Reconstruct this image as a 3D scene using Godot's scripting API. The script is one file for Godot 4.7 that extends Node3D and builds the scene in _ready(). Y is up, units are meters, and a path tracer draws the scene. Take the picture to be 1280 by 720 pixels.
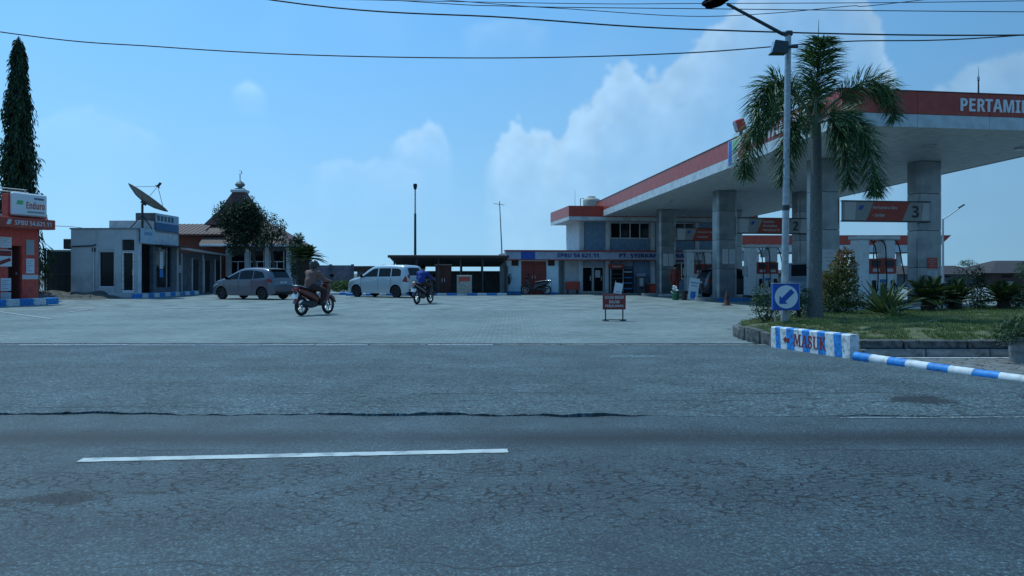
extends Node3D
# A filling station seen across a road. Units are metres, y is up, the road runs along x and the station lies towards -z.

var used := {}
var M := {}
var cache := {}
const STA := 8.5            # degrees that the station is turned from the road
const EYE := 1.25

class MB:
	var v := PackedVector3Array()
	var n := PackedVector3Array()
	var t := PackedVector2Array()
	var k := PackedColorArray()
	var tint := Color.WHITE
	var tinted := false
	var mapped := false
	func put(p: Vector3, nn: Vector3) -> void:
		v.append(p)
		n.append(nn)
		if tinted:
			k.append(tint)
	func tri(a: Vector3, b: Vector3, c: Vector3) -> void:      # counter-clockwise seen from outside
		var nn := (b - a).cross(c - a).normalized()
		put(a, nn); put(c, nn); put(b, nn)
	func trin(a: Vector3, b: Vector3, c: Vector3, na: Vector3, nb: Vector3, nc: Vector3) -> void:
		put(a, na); put(c, nc); put(b, nb)
	func quad(a: Vector3, b: Vector3, c: Vector3, d: Vector3) -> void:
		tri(a, b, c); tri(a, c, d)
	func quadn(a: Vector3, b: Vector3, c: Vector3, d: Vector3, na: Vector3, nb: Vector3, nc: Vector3, nd: Vector3) -> void:
		trin(a, b, c, na, nb, nc); trin(a, c, d, na, nc, nd)
	func out(pts: Array, mid: Vector3) -> void:                  # flat face turned away from mid
		var a: Vector3 = pts[0]
		var b: Vector3 = pts[1]
		var c: Vector3 = pts[2]
		var flip := (b - a).cross(c - a).dot((a + b + c) / 3.0 - mid) < 0.0
		for i in range(1, pts.size() - 1):
			if flip:
				tri(a, pts[i + 1], pts[i])
			else:
				tri(a, pts[i], pts[i + 1])
	func hexa(p: Array) -> void:                                 # four bottom corners in turn, then four top ones
		var mid := Vector3.ZERO
		for q in p:
			mid += q / 8.0
		out([p[0], p[1], p[2], p[3]], mid)
		out([p[4], p[5], p[6], p[7]], mid)
		for i in 4:
			var j := (i + 1) % 4
			out([p[i], p[j], p[j + 4], p[i + 4]], mid)
	func box(c: Vector3, s: Vector3, bev := 0.0, bas := Basis()) -> void:
		var h := s / 2.0
		var q := []
		if bev <= 0.0:
			for y in [-1, 1]:
				for xz in [[-1, -1], [1, -1], [1, 1], [-1, 1]]:
					q.append(c + bas * Vector3(h.x * xz[0], h.y * y, h.z * xz[1]))
			hexa(q)
			return
		var e := minf(bev, minf(h.x, minf(h.y, h.z)) * 0.9)
		for ax in 3:
			var i := (ax + 1) % 3
			var j := (ax + 2) % 3
			for s1 in [-1.0, 1.0]:
				var f := []
				for ij in [[-1, -1], [1, -1], [1, 1], [-1, 1]]:
					var p := Vector3.ZERO
					p[ax] = s1 * h[ax]
					p[i] = ij[0] * (h[i] - e)
					p[j] = ij[1] * (h[j] - e)
					f.append(c + bas * p)
				out(f, c)
				for s2 in [-1.0, 1.0]:
					var a := Vector3.ZERO
					a[ax] = s1 * h[ax]; a[i] = s2 * (h[i] - e); a[j] = h[j] - e
					var b := Vector3.ZERO
					b[ax] = s1 * (h[ax] - e); b[i] = s2 * h[i]; b[j] = h[j] - e
					var a2 := a; a2[j] = -a[j]
					var b2 := b; b2[j] = -b[j]
					out([c + bas * a, c + bas * b, c + bas * b2, c + bas * a2], c)
		for x in [-1.0, 1.0]:
			for y in [-1.0, 1.0]:
				for z in [-1.0, 1.0]:
					out([c + bas * Vector3(x * h.x, y * (h.y - e), z * (h.z - e)), c + bas * Vector3(x * (h.x - e), y * h.y, z * (h.z - e)), c + bas * Vector3(x * (h.x - e), y * (h.y - e), z * h.z)], c)
	func tube(path: Array, radii, sides := 8, caps := true, flat := 1.0) -> void:
		var rings := []
		var norms := []
		var side := Vector3.UP
		for i in path.size():
			var d: Vector3 = (path[mini(i + 1, path.size() - 1)] - path[maxi(i - 1, 0)]).normalized()
			var s := d.cross(side)
			if s.length() < 0.1:
				s = d.cross(Vector3.RIGHT)
			if s.length() < 0.1:
				s = d.cross(Vector3.BACK)
			s = s.normalized()
			var u := s.cross(d).normalized()
			side = u
			var r: float = radii[i] if radii is Array else radii
			var ring := []
			var nr := []
			for j in sides:
				var a := TAU * j / sides
				var w := s * cos(a) + u * sin(a) * flat
				ring.append(path[i] + w * r)
				nr.append((s * cos(a) * flat + u * sin(a)).normalized())
			rings.append(ring)
			norms.append(nr)
		for i in path.size() - 1:
			for j in sides:
				var m := (j + 1) % sides
				quadn(rings[i][j], rings[i + 1][j], rings[i + 1][m], rings[i][m], norms[i][j], norms[i + 1][j], norms[i + 1][m], norms[i][m])
		if caps:
			for j in range(1, sides - 1):
				tri(rings[0][0], rings[0][j], rings[0][j + 1])
				var l: Array = rings[-1]
				tri(l[0], l[j + 1], l[j])
	func lathe(prof: Array, sides := 20, at := Transform3D()) -> void:   # prof: Vector2(radius, height) from bottom to top, round y
		for i in prof.size() - 1:
			var p: Vector2 = prof[i]
			var q: Vector2 = prof[i + 1]
			var d := (q - p)
			if d.length() < 1e-6:
				continue
			var nn := Vector2(d.y, -d.x).normalized()
			var n0 := nn
			var n1 := nn
			if i > 0:
				var e: Vector2 = (p - prof[i - 1]).normalized()
				if e.dot(d.normalized()) > 0.75:
					n0 = (nn + Vector2(e.y, -e.x)).normalized()
			if i + 2 < prof.size():
				var e2: Vector2 = (prof[i + 2] - q).normalized()
				if e2.dot(d.normalized()) > 0.75:
					n1 = (nn + Vector2(e2.y, -e2.x)).normalized()
			for j in sides:
				var a := TAU * j / sides
				var b := TAU * (j + 1) / sides
				var ca := Vector3(cos(a), 0, -sin(a))
				var cb := Vector3(cos(b), 0, -sin(b))
				var up := Vector3.UP
				var P := [at * (ca * p.x + up * p.y), at * (cb * p.x + up * p.y), at * (cb * q.x + up * q.y), at * (ca * q.x + up * q.y)]
				var N := [at.basis * (ca * n0.x + up * n0.y), at.basis * (cb * n0.x + up * n0.y), at.basis * (cb * n1.x + up * n1.y), at.basis * (ca * n1.x + up * n1.y)]
				if p.x > 1e-6:
					trin(P[0], P[1], P[2], N[0], N[1], N[2])
				if q.x > 1e-6:
					trin(P[0], P[2], P[3], N[0], N[2], N[3])
	func ball(c: Vector3, r: Vector3, rows := 8, sides := 12) -> void:
		for i in rows:
			for j in sides:
				var p := []
				var m := []
				for ij in [[i, j], [i, j + 1], [i + 1, j + 1], [i + 1, j]]:
					var a = PI * ij[0] / rows
					var b = -TAU * ij[1] / sides
					var d := Vector3(sin(a) * cos(b), cos(a), sin(a) * sin(b))
					p.append(c + d * r)
					m.append((d / r).normalized())
				if i < rows - 1:
					trin(p[0], p[2], p[3], m[0], m[2], m[3])
				if i > 0:
					trin(p[0], p[1], p[2], m[0], m[1], m[2])
	func extrude(poly: Array, depth: float, at := Transform3D()) -> void:  # poly in x,y; the thickness runs from z = 0 to -depth
		var pk := PackedVector2Array(poly)
		if Geometry2D.is_polygon_clockwise(pk):
			pk.reverse()
		var ix := Geometry2D.triangulate_polygon(pk)
		for i in range(0, ix.size(), 3):
			var a := pk[ix[i]]
			var b := pk[ix[i + 1]]
			var c := pk[ix[i + 2]]
			if (b - a).cross(c - a) < 0:
				var s := b
				b = c
				c = s
			tri(at * Vector3(a.x, a.y, 0), at * Vector3(b.x, b.y, 0), at * Vector3(c.x, c.y, 0))
			tri(at * Vector3(a.x, a.y, -depth), at * Vector3(c.x, c.y, -depth), at * Vector3(b.x, b.y, -depth))
		for i in pk.size():
			var a := pk[i]
			var b := pk[(i + 1) % pk.size()]
			quad(at * Vector3(a.x, a.y, 0), at * Vector3(a.x, a.y, -depth), at * Vector3(b.x, b.y, -depth), at * Vector3(b.x, b.y, 0))
	func mesh() -> ArrayMesh:
		var a := []
		a.resize(Mesh.ARRAY_MAX)
		a[Mesh.ARRAY_VERTEX] = v
		a[Mesh.ARRAY_NORMAL] = n
		if tinted:
			a[Mesh.ARRAY_COLOR] = k
		if mapped:
			a[Mesh.ARRAY_TEX_UV] = t
		var m := ArrayMesh.new()
		m.add_surface_from_arrays(Mesh.PRIMITIVE_TRIANGLES, a)
		return m

func numbered(s: String) -> String:
	if not used.has(s):
		used[s] = 0
		return s
	used[s] += 1
	return "%s_%03d" % [s, used[s]]

func tag(o: Node3D, label: String, category: String, group := "", kind := "") -> void:
	if label: o.set_meta("label", label)
	if category: o.set_meta("category", category)
	if group: o.set_meta("group", group)
	if kind: o.set_meta("kind", kind)

func thing(called: String, label: String, category: String, at := Vector3.ZERO, turn := 0.0, group := "") -> Node3D:
	var o := Node3D.new()
	o.name = numbered(called)
	add_child(o)
	o.position = at
	o.rotation_degrees.y = turn
	tag(o, label, category, group)
	return o

func copy(src: Node3D, label: String, at: Vector3, turn := 0.0, group := "") -> Node3D:
	var called := src.name.rstrip("0123456789").rstrip("_")
	var o: Node3D = src.duplicate()
	o.name = numbered(called)
	add_child(o)
	o.position = at
	o.rotation_degrees.y = turn
	tag(o, label, "", group)
	return o

func part(parent: Node, called: String, m: Mesh, mt: Material, at := Vector3.ZERO, bas := Basis()) -> MeshInstance3D:
	var o := MeshInstance3D.new()
	o.name = called
	o.mesh = m
	o.material_override = mt
	parent.add_child(o, true)
	o.transform = Transform3D(bas, at)
	return o

func setting(called: String, m: Mesh, mt: Material) -> MeshInstance3D:
	var o := part(self, called, m, mt)
	o.set_meta("kind", "structure")
	return o

func box_mesh(s: Vector3, bev := 0.0) -> Mesh:
	var key := "%.4f %.4f %.4f %.4f" % [s.x, s.y, s.z, bev]
	if not cache.has(key):
		var b := MB.new()
		b.box(Vector3.ZERO, s, bev)
		cache[key] = b.mesh()
	return cache[key]

# a box part from its lower to its upper corner
func bx(parent: Node, called: String, lo: Vector3, hi: Vector3, mt: Material, bev := 0.0) -> MeshInstance3D:
	return part(parent, called, box_mesh((hi - lo).abs(), bev), mt, (lo + hi) / 2.0)

func cyl_mesh(r: float, h: float, sides := 16, r2 := -1.0) -> Mesh:
	var key := "c %.4f %.4f %d %.4f" % [r, h, sides, r2]
	if not cache.has(key):
		var b := MB.new()
		var top := r if r2 < 0 else r2
		b.lathe([Vector2(0, 0), Vector2(r, 0), Vector2(top, h), Vector2(0, h)], sides)
		cache[key] = b.mesh()
	return cache[key]

func lettering(parent: Node, words: String, width: float, height: float, mt: Material, at: Vector3, bas := Basis(), face := "Droid Sans", depth := 0.012, called := "lettering") -> MeshInstance3D:
	var key := "t " + words + face
	if not cache.has(key):
		var f := SystemFont.new()
		f.font_names = PackedStringArray([face])
		f.font_weight = 700
		var t := TextMesh.new()
		t.font = f
		t.font_size = 64
		t.pixel_size = 0.01
		t.depth = 1.0
		t.curve_step = 2.0
		t.text = words
		cache[key] = t
	var tm: TextMesh = cache[key]
	var ab := tm.get_aabb()
	var sc := Vector3(width / maxf(ab.size.x, 0.01), height / maxf(ab.size.y, 0.01), depth)
	var o := part(parent, called, tm, mt)
	var b := bas.scaled_local(sc)
	o.transform = Transform3D(b, at - b * (ab.position + ab.size / 2.0))
	return o

func lin(r: float, g: float, b: float) -> Color:     # linear reflectance -> albedo_color
	return Color(r, g, b).linear_to_srgb()

func plain(c: Color, rough := 0.7, metal := 0.0, spec := 0.5) -> StandardMaterial3D:
	var m := StandardMaterial3D.new()
	m.albedo_color = c
	m.roughness = rough
	m.metallic = metal
	m.metallic_specular = spec
	return m

func noise(freq: float, sd: int, type := FastNoiseLite.TYPE_SIMPLEX_SMOOTH, oct := 4) -> FastNoiseLite:
	var f := FastNoiseLite.new()
	f.noise_type = type
	f.frequency = freq
	f.seed = sd
	f.fractal_type = FastNoiseLite.FRACTAL_FBM if oct > 1 else FastNoiseLite.FRACTAL_NONE
	f.fractal_octaves = oct
	return f

# a noisy surface: colours run over the ramp, laid in world or object axes
func rough_mat(cols: Array, freq: float, size: float, rough := 0.8, bump := 0.0, sd := 1, world := false, metal := 0.0, oct := 5, stretch := Vector3.ONE) -> StandardMaterial3D:
	var key := "n %f %d %d" % [freq, sd, oct]
	var ramp := Gradient.new()
	var offs := PackedFloat32Array()
	var cc := PackedColorArray()
	for i in cols.size():
		offs.append(float(i) / (cols.size() - 1) * 0.7 + 0.15)
		cc.append(cols[i])
	ramp.offsets = offs
	ramp.colors = cc
	var nt := NoiseTexture2D.new()
	nt.width = 512
	nt.height = 512
	nt.seamless = true
	nt.noise = noise(freq, sd, FastNoiseLite.TYPE_SIMPLEX_SMOOTH, oct)
	nt.color_ramp = ramp
	var m := plain(Color.WHITE, rough, metal)
	m.albedo_texture = nt
	m.uv1_triplanar = true
	m.uv1_world_triplanar = world
	m.uv1_scale = stretch / size
	if bump > 0.0:
		if not cache.has(key):
			var ht := NoiseTexture2D.new()
			ht.width = 512
			ht.height = 512
			ht.seamless = true
			ht.noise = nt.noise
			cache[key] = ht
		m.heightmap_enabled = true
		m.heightmap_texture = cache[key]
		m.heightmap_scale = bump
	return m

# a point of the station: p metres along its front, y up, q metres into its depth
func S(p: float, y: float, q: float) -> Vector3:
	var c := cos(deg_to_rad(STA))
	var s := sin(deg_to_rad(STA))
	return Vector3(9.16 + p * c - q * s, y, -(21.3 + p * s + q * c))

func L(p: float, y: float, q: float) -> Vector3:
	return Vector3(p, y, -q)

func path3(pts: Array, steps := 6) -> Array:          # a smooth path through points
	var c := Curve3D.new()
	for i in pts.size():
		var d: Vector3 = (pts[mini(i + 1, pts.size() - 1)] - pts[maxi(i - 1, 0)]) / 6.0
		c.add_point(pts[i], -d, d)
	var r := []
	var k: int = (pts.size() - 1) * steps
	for i in k + 1:
		r.append(c.samplef(float(i) / steps))
	return r

func _ready() -> void:
	# ---- camera: level, 1.25 m above the road, with the lens shifted so that verticals stay upright
	var cam := Camera3D.new()
	cam.name = "camera"
	cam.near = 0.05
	cam.far = 4000.0
	cam.projection = Camera3D.PROJECTION_FRUSTUM
	cam.size = 0.75 * cam.near
	cam.frustum_offset = Vector2(0.0, -18.0 / 960.0 * cam.near)
	add_child(cam)
	cam.position = Vector3(0, EYE, 0)
	cam.current = true
	# ---- sky, sun, exposure
	var env := Environment.new()
	env.background_mode = Environment.BG_SKY
	var sky := Sky.new()
	var pano := PanoramaSkyMaterial.new()
	pano.panorama = sky_picture()
	sky.sky_material = pano
	env.sky = sky
	env.background_energy_multiplier = 1.0
	env.tonemap_mode = Environment.TONE_MAPPER_LINEAR
	env.tonemap_exposure = 1.0
	env.sdfgi_enabled = true
	env.ssao_enabled = true
	env.ssil_enabled = true
	var we := WorldEnvironment.new()
	we.name = "environment"
	we.environment = env
	add_child(we)
	var sun := DirectionalLight3D.new()
	sun.name = "sun"
	sun.light_energy = 0.95
	sun.light_color = Color(0.89, 0.99, 1.0)
	sun.light_angular_distance = 0.6
	sun.shadow_enabled = true
	add_child(sun)
	sun.basis = Basis.looking_at(Vector3(0.31, -0.90, 0.31).normalized(), Vector3.UP)
	# ---- the place
	materials()
	ground()
	yard()
	canopy()
	islands()
	office()
	shed()
	planted_bed()
	left_buildings()
	mosque()
	far_things()
	vehicles()
	people()
	yard_things()
	cables()

func sky_picture() -> ImageTexture:
	var w := 2048
	var h := 1024
	var rows := 540
	var field := PackedFloat32Array()
	field.resize(w * rows)
	var fine := noise(9.0, 9, FastNoiseLite.TYPE_SIMPLEX_SMOOTH, 5)
	var curl := noise(26.0, 19, FastNoiseLite.TYPE_SIMPLEX_SMOOTH, 4)
	# cumulus banks: the line of their tops [bearing, height in degrees], how deep they stay dense, strength
	var banks := [
		[[[-2.2, 8.6], [-.9, 10.4], [.6, 11.2], [2.4, 10.9], [3.6, 10.7], [4.5, 12.2], [5.9, 12.7], [7.1, 14.4], [8.6, 15.1], [11.2, 14.7], [12.9, 15.6], [14.6, 17.0], [15.4, 18.2], [17.4, 20.4], [19.5, 22.6], [22.0, 22.8], [24.2, 20.5], [25.4, 17.6], [26.2, 14.0], [27.2, 10.0]], 5.5, .95],
		[[[-9.2, 9.0], [-8.0, 10.2], [-7.0, 10.8], [-6.2, 11.5], [-5.3, 11.2], [-4.8, 10.1], [-4.3, 9.2]], 2.0, .75], [[[-20.2, 13.0], [-18.9, 13.7], [-17.6, 13.0]], .8, .6], [[[-15, 7.8], [-12.5, 8.6], [-9, 8.3], [-6, 7.6]], 1.6, .35],
		[[[27.5, 11.4], [29.5, 13.0], [31.5, 13.4], [33.5, 14.2], [36.0, 13.4], [38.5, 14.5], [41.0, 12.0]], 3.5, .6], [[[-33, 9.5], [-30, 10.8], [-27, 10.4], [-24, 9.4]], 1.8, .16], [[[1.0, 6.0], [3.5, 7.0], [6.0, 6.6], [9.0, 7.6], [12.0, 6.8]], 2.0, .35], [[[-4, 17.8], [-1, 18.6], [3, 18.0]], 1.2, .25]]
	var rng := RandomNumberGenerator.new()
	rng.seed = 77
	for i in 30:
		var az := 44.0 + 272.0 * (i + rng.randf()) / 30.0
		var el := rng.randf_range(4, 20)
		var wide := rng.randf_range(4, 16)
		var tall := wide * rng.randf_range(.15, .4)
		var line := []
		for k in 9:
			var f := k / 8.0
			line.append([az + wide * (f - .5), el + tall * sin(PI * f) * rng.randf_range(.7, 1.2)])
		banks.append([line, rng.randf_range(1.2, 4.0), rng.randf_range(.4, .95)])
	for b in banks:
		var line: Array = b[0]
		var top := 0.0
		for q in line:
			top = maxf(top, q[1])
		var y0 := int((90.0 - top - 1.6) / 180.0 * h)
		var y1 := mini(rows - 6, int((90.0 - maxf(.6, line[0][1] - b[1] * 2.6)) / 180.0 * h))
		var depth: float = b[1]
		for x in range(int((line[0][0] - 1.0) / 360.0 * w), int((line[-1][0] + 1.0) / 360.0 * w)):
			var az := (x + .5) * 360.0 / w
			var t := -5.0
			for k in line.size() - 1:
				if az >= line[k][0] and az <= line[k + 1][0]:
					t = lerpf(line[k][1], line[k + 1][1], smoothstep(line[k][0], line[k + 1][0], az))
			if t < 0.0:
				continue
			var edge := clampf(minf(az - line[0][0], line[-1][0] - az) / 1.2, 0.0, 1.0)
			for y in range(y0, y1):
				var el := 90.0 - (y + .5) * 180.0 / h
				if el > t + 1.6:
					continue
				var d := Vector3(sin(deg_to_rad(az)) * cos(deg_to_rad(el)), sin(deg_to_rad(el)), -cos(deg_to_rad(az)) * cos(deg_to_rad(el)))
				var below := t - el + fine.get_noise_3dv(d * 1.6) * minf(1.7, depth * .5) + (absf(curl.get_noise_3dv(d)) - .25) * minf(1.3, depth * .35)
				var v := smoothstep(0.0, .55, below) * exp(-maxf(0.0, below - .6) / depth) * edge
				var i := y * w + posmod(x, w)
				field[i] = maxf(field[i], v * b[2])
	var big := noise(3.2, 5, FastNoiseLite.TYPE_SIMPLEX_SMOOTH, 3)
	var sun_flat := Vector3(-0.36, 0.0, -0.26).normalized()
	var data := PackedFloat32Array()
	data.resize(w * h * 3)
	var low := Vector3(0.31, 0.60, 0.84)
	var high := Vector3(0.10, 0.42, 0.98)
	for y in h:
		var el := PI * (0.5 - (y + 0.5) / h)
		if y >= rows:
			for x in w:
				var i := (y * w + x) * 3
				data[i] = 0.12
				data[i + 1] = 0.15
				data[i + 2] = 0.17
			continue
		var ce := cos(el)
		var se := maxf(sin(el), 0.0)
		var base := low.lerp(high, 1.0 - pow(1.0 - se, 2.6))
		for x in w:
			var az := TAU * (x + 0.5) / w
			var d := Vector3(sin(az) * ce, sin(el), -cos(az) * ce)
			var toward := d.dot(sun_flat)
			var lit := (0.70 + 0.55 * toward) if toward > 0.0 else 0.70 * (1.0 + 0.12 * toward)
			var c := base * lit
			var f := field[y * w + x]
			var thin := clampf(big.get_noise_3dv(d * 1.3) * 0.9 + 0.05, 0.0, 1.0) * 0.22 * (1.0 - se)
			c = c.lerp(Vector3(0.40, 0.66, 0.92) * lit, thin)
			if f > 0.01:
				var lump := 0.94 + 0.22 * fine.get_noise_3dv(d * 3.0) + 0.10 * big.get_noise_3dv(d * 4.0)
				c = c.lerp(Vector3(0.50, 0.73, 0.96) * (lump * 1.12 * maxf(lit, 0.80)), clampf(f * 0.66, 0.0, 1.0))
			var i := (y * w + x) * 3
			data[i] = c.x
			data[i + 1] = c.y
			data[i + 2] = c.z
	return ImageTexture.create_from_image(Image.create_from_data(w, h, false, Image.FORMAT_RGBF, data.to_byte_array()))

func leaf_mat(rough := 0.5, glow := 0.55) -> StandardMaterial3D:
	var m := plain(Color.WHITE, rough)
	m.vertex_color_use_as_albedo = true
	m.backlight_enabled = true
	m.backlight = Color(glow, glow, glow * 0.6)
	m.metallic_specular = 0.4
	return m

func materials() -> void:
	M.red = rough_mat([lin(.34, .040, .024), lin(.40, .048, .028), lin(.44, .058, .034)], 0.012, 3.0, 0.42, 0.0, 3)
	M.white = rough_mat([lin(.40, .43, .44), lin(.50, .53, .54), lin(.56, .59, .60)], 0.012, 2.6, 0.5, 0.0, 4)
	M.wall = rough_mat([lin(.30, .315, .31), lin(.40, .42, .42), lin(.44, .46, .46), lin(.47, .49, .49)], 0.006, 5.0, 0.85, 0.12, 5)
	M.pale_wall = rough_mat([lin(.46, .48, .50), lin(.56, .58, .60), lin(.62, .64, .65)], 0.010, 3.0, 0.85, 0.1, 6)
	M.store_wall = rough_mat([lin(.58, .74, .80), lin(.66, .81, .86), lin(.70, .84, .88)], 0.010, 3.0, 0.8, 0.1, 35)
	M.silver = rough_mat([lin(.20, .22, .23), lin(.26, .28, .29), lin(.31, .33, .34)], 0.006, 2.5, 0.36, 0.0, 8, false, 0.75)
	M.alu = plain(lin(.55, .56, .57), 0.38, 0.8)
	M.steel = rough_mat([lin(.30, .31, .32), lin(.40, .41, .42), lin(.46, .47, .48)], 0.02, 1.2, 0.5, 0.0, 9, false, 0.6)
	M.dark_steel = plain(lin(.06, .065, .07), 0.5, 0.6)
	M.black = plain(lin(.012, .012, .013), 0.6)
	M.rubber = plain(lin(.014, .014, .015), 0.85)
	M.glass = plain(lin(.008, .012, .016), 0.06, 0.0, 0.32)
	M.pane = plain(Color(0.6, 0.75, 0.8, 0.22), 0.03)
	M.pane.transparency = BaseMaterial3D.TRANSPARENCY_ALPHA
	M.clad = rough_mat([lin(.13, .23, .34), lin(.165, .275, .40), lin(.19, .31, .44)], 0.012, 2.4, 0.5, 0.0, 10)
	M.band = rough_mat([lin(.30, .33, .42), lin(.36, .39, .48), lin(.40, .43, .52)], 0.01, 2.0, 0.5, 0.0, 11)
	M.blue_text = plain(lin(.015, .035, .17), 0.5)
	M.blue = rough_mat([lin(.05, .10, .20), lin(.009, .20, .56), lin(.010, .23, .62), lin(.03, .28, .66)], 0.02, 1.2, 0.6, 0.0, 12)
	M.sign_blue = plain(lin(.004, .075, .36), 0.4)
	M.bright = plain(lin(.70, .71, .72), 0.45)
	M.paint_white = rough_mat([lin(.34, .33, .31), lin(.60, .60, .59), lin(.70, .70, .70), lin(.74, .74, .74)], 0.02, 1.4, 0.7, 0.06, 13)
	M.letter_red = plain(lin(.22, .018, .014), 0.6)
	M.orange = rough_mat([lin(.44, .050, .034), lin(.54, .064, .042), lin(.60, .078, .05)], 0.012, 2.0, 0.6, 0.0, 14)
	M.door_red = rough_mat([lin(.075, .016, .014), lin(.10, .022, .018), lin(.12, .028, .022)], 0.02, 1.2, 0.55, 0.0, 15)
	M.store_door = rough_mat([lin(.22, .034, .026), lin(.28, .045, .032), lin(.32, .055, .04)], 0.02, 1.2, 0.55, 0.0, 38)
	M.brown = rough_mat([lin(.045, .024, .018), lin(.065, .033, .024), lin(.085, .042, .03)], 0.02, 1.4, 0.7, 0.0, 16)
	M.roof_brown = rough_mat([lin(.055, .022, .016), lin(.085, .035, .025), lin(.11, .05, .035)], 0.015, 1.6, 0.7, 0.0, 17)
	M.roof_red = rough_mat([lin(.075, .03, .024), lin(.10, .04, .03), lin(.125, .05, .036)], 0.015, 1.8, 0.7, 0.1, 18)
	M.brick_red = rough_mat([lin(.17, .045, .03), lin(.22, .058, .038), lin(.26, .07, .045)], 0.015, 1.8, 0.75, 0.0, 19)
	M.concrete = rough_mat([lin(.13, .13, .125), lin(.20, .20, .195), lin(.25, .25, .24), lin(.29, .285, .27)], 0.016, 1.6, 0.9, 0.25, 20)
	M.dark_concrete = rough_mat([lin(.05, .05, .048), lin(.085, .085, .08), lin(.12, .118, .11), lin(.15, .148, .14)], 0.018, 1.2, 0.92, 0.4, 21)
	M.grey_wall = rough_mat([lin(.07, .08, .10), lin(.10, .115, .135), lin(.13, .14, .16)], 0.012, 2.4, 0.85, 0.1, 22)
	M.mauve_wall = rough_mat([lin(.14, .125, .155), lin(.18, .16, .19), lin(.21, .19, .22)], 0.012, 3.0, 0.85, 0.1, 23)
	M.cream = rough_mat([lin(.30, .27, .22), lin(.38, .35, .29), lin(.42, .39, .33)], 0.012, 1.4, 0.7, 0.0, 24)
	M.soil = rough_mat([lin(.05, .045, .036), lin(.10, .09, .075), lin(.15, .135, .11)], 0.02, 1.6, 0.95, 0.8, 25, true)
	M.bark = rough_mat([lin(.09, .088, .082), lin(.15, .146, .136), lin(.21, .205, .19)], 0.03, 0.9, 0.9, 0.5, 26, false, 0.0, 5, Vector3(1, 2.2, 1))
	M.dark_bark = rough_mat([lin(.025, .02, .016), lin(.05, .04, .032), lin(.085, .07, .055)], 0.03, 0.7, 0.92, 0.7, 27)
	M.leaf = leaf_mat()
	M.glossy_leaf = leaf_mat(0.48, 0.5)
	M.glossy_leaf.metallic_specular = 0.35
	M.skin = plain(lin(.26, .14, .09), 0.6)
	M.tan = rough_mat([lin(.15, .075, .062), lin(.19, .098, .08), lin(.22, .118, .096)], 0.03, 0.5, 0.85, 0.15, 28)
	M.trousers = rough_mat([lin(.035, .014, .014), lin(.05, .02, .02)], 0.03, 0.5, 0.85, 0.1, 29)
	M.blue_shirt = rough_mat([lin(.006, .03, .19), lin(.010, .042, .25)], 0.03, 0.5, 0.8, 0.1, 30)
	M.uniform = rough_mat([lin(.16, .022, .016), lin(.21, .03, .02)], 0.03, 0.5, 0.8, 0.1, 31)
	M.shade_toned_cone = rough_mat([lin(.11, .04, .026), lin(.15, .055, .034), lin(.18, .07, .045)], 0.03, .6, .8, 0.0, 37)  # orange cone darkened to brown: canopy shade put into its colour
	M.lens_red = plain(lin(.28, .012, .010), 0.2)
	M.lens_clear = plain(lin(.55, .57, .58), 0.12, 0.3)
	M.chrome = plain(lin(.72, .73, .74), 0.15, 1.0)
	M.paper = plain(lin(.60, .62, .64), 0.8)
	M.green = plain(lin(.02, .14, .06), 0.5)
	M.logo_green = plain(lin(.12, .42, .16), 0.4)
	M.logo_blue = plain(lin(.015, .08, .42), 0.4)
	M.logo_red = plain(lin(.42, .02, .02), 0.4)
	M.grey_print = plain(lin(.30, .31, .31), 0.5)
	M.board_red = plain(lin(.20, .022, .02), 0.55)
	M.pump_white = rough_mat([lin(.60, .62, .63), lin(.70, .72, .73), lin(.74, .76, .77)], 0.012, 1.6, 0.4, 0.0, 36)
	M.pale_print = plain(lin(.50, .51, .52), 0.5)
	M.letter_orange = plain(lin(.50, .10, .05), 0.5)
	M.emblem = plain(lin(.5, .3, .3), 0.6)
	M.pale_blue = rough_mat([lin(.32, .46, .56), lin(.38, .52, .62), lin(.42, .56, .66)], 0.01, 2.0, 0.4, 0.0, 32)
	M.blue_text_soft = plain(lin(.16, .30, .46), 0.5)
	M.sign_teal = plain(lin(.04, .14, .28), 0.4)
	M.dish = rough_mat([lin(.13, .13, .12), lin(.20, .20, .19), lin(.25, .25, .24)], 0.02, 1.2, 0.6, 0.0, 33)
	M.roof_dark = rough_mat([lin(.025, .02, .022), lin(.04, .03, .032), lin(.055, .042, .04)], 0.015, 3.0, 0.85, 0.0, 34)
	M.dark_print = plain(lin(.03, .03, .035), 0.5)

func bytes_of(f: FastNoiseLite, w: int, h: int) -> PackedByteArray:
	var im := f.get_seamless_image(w, h, false, false, 0.12)
	im.convert(Image.FORMAT_L8)
	return im.get_data()

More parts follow.
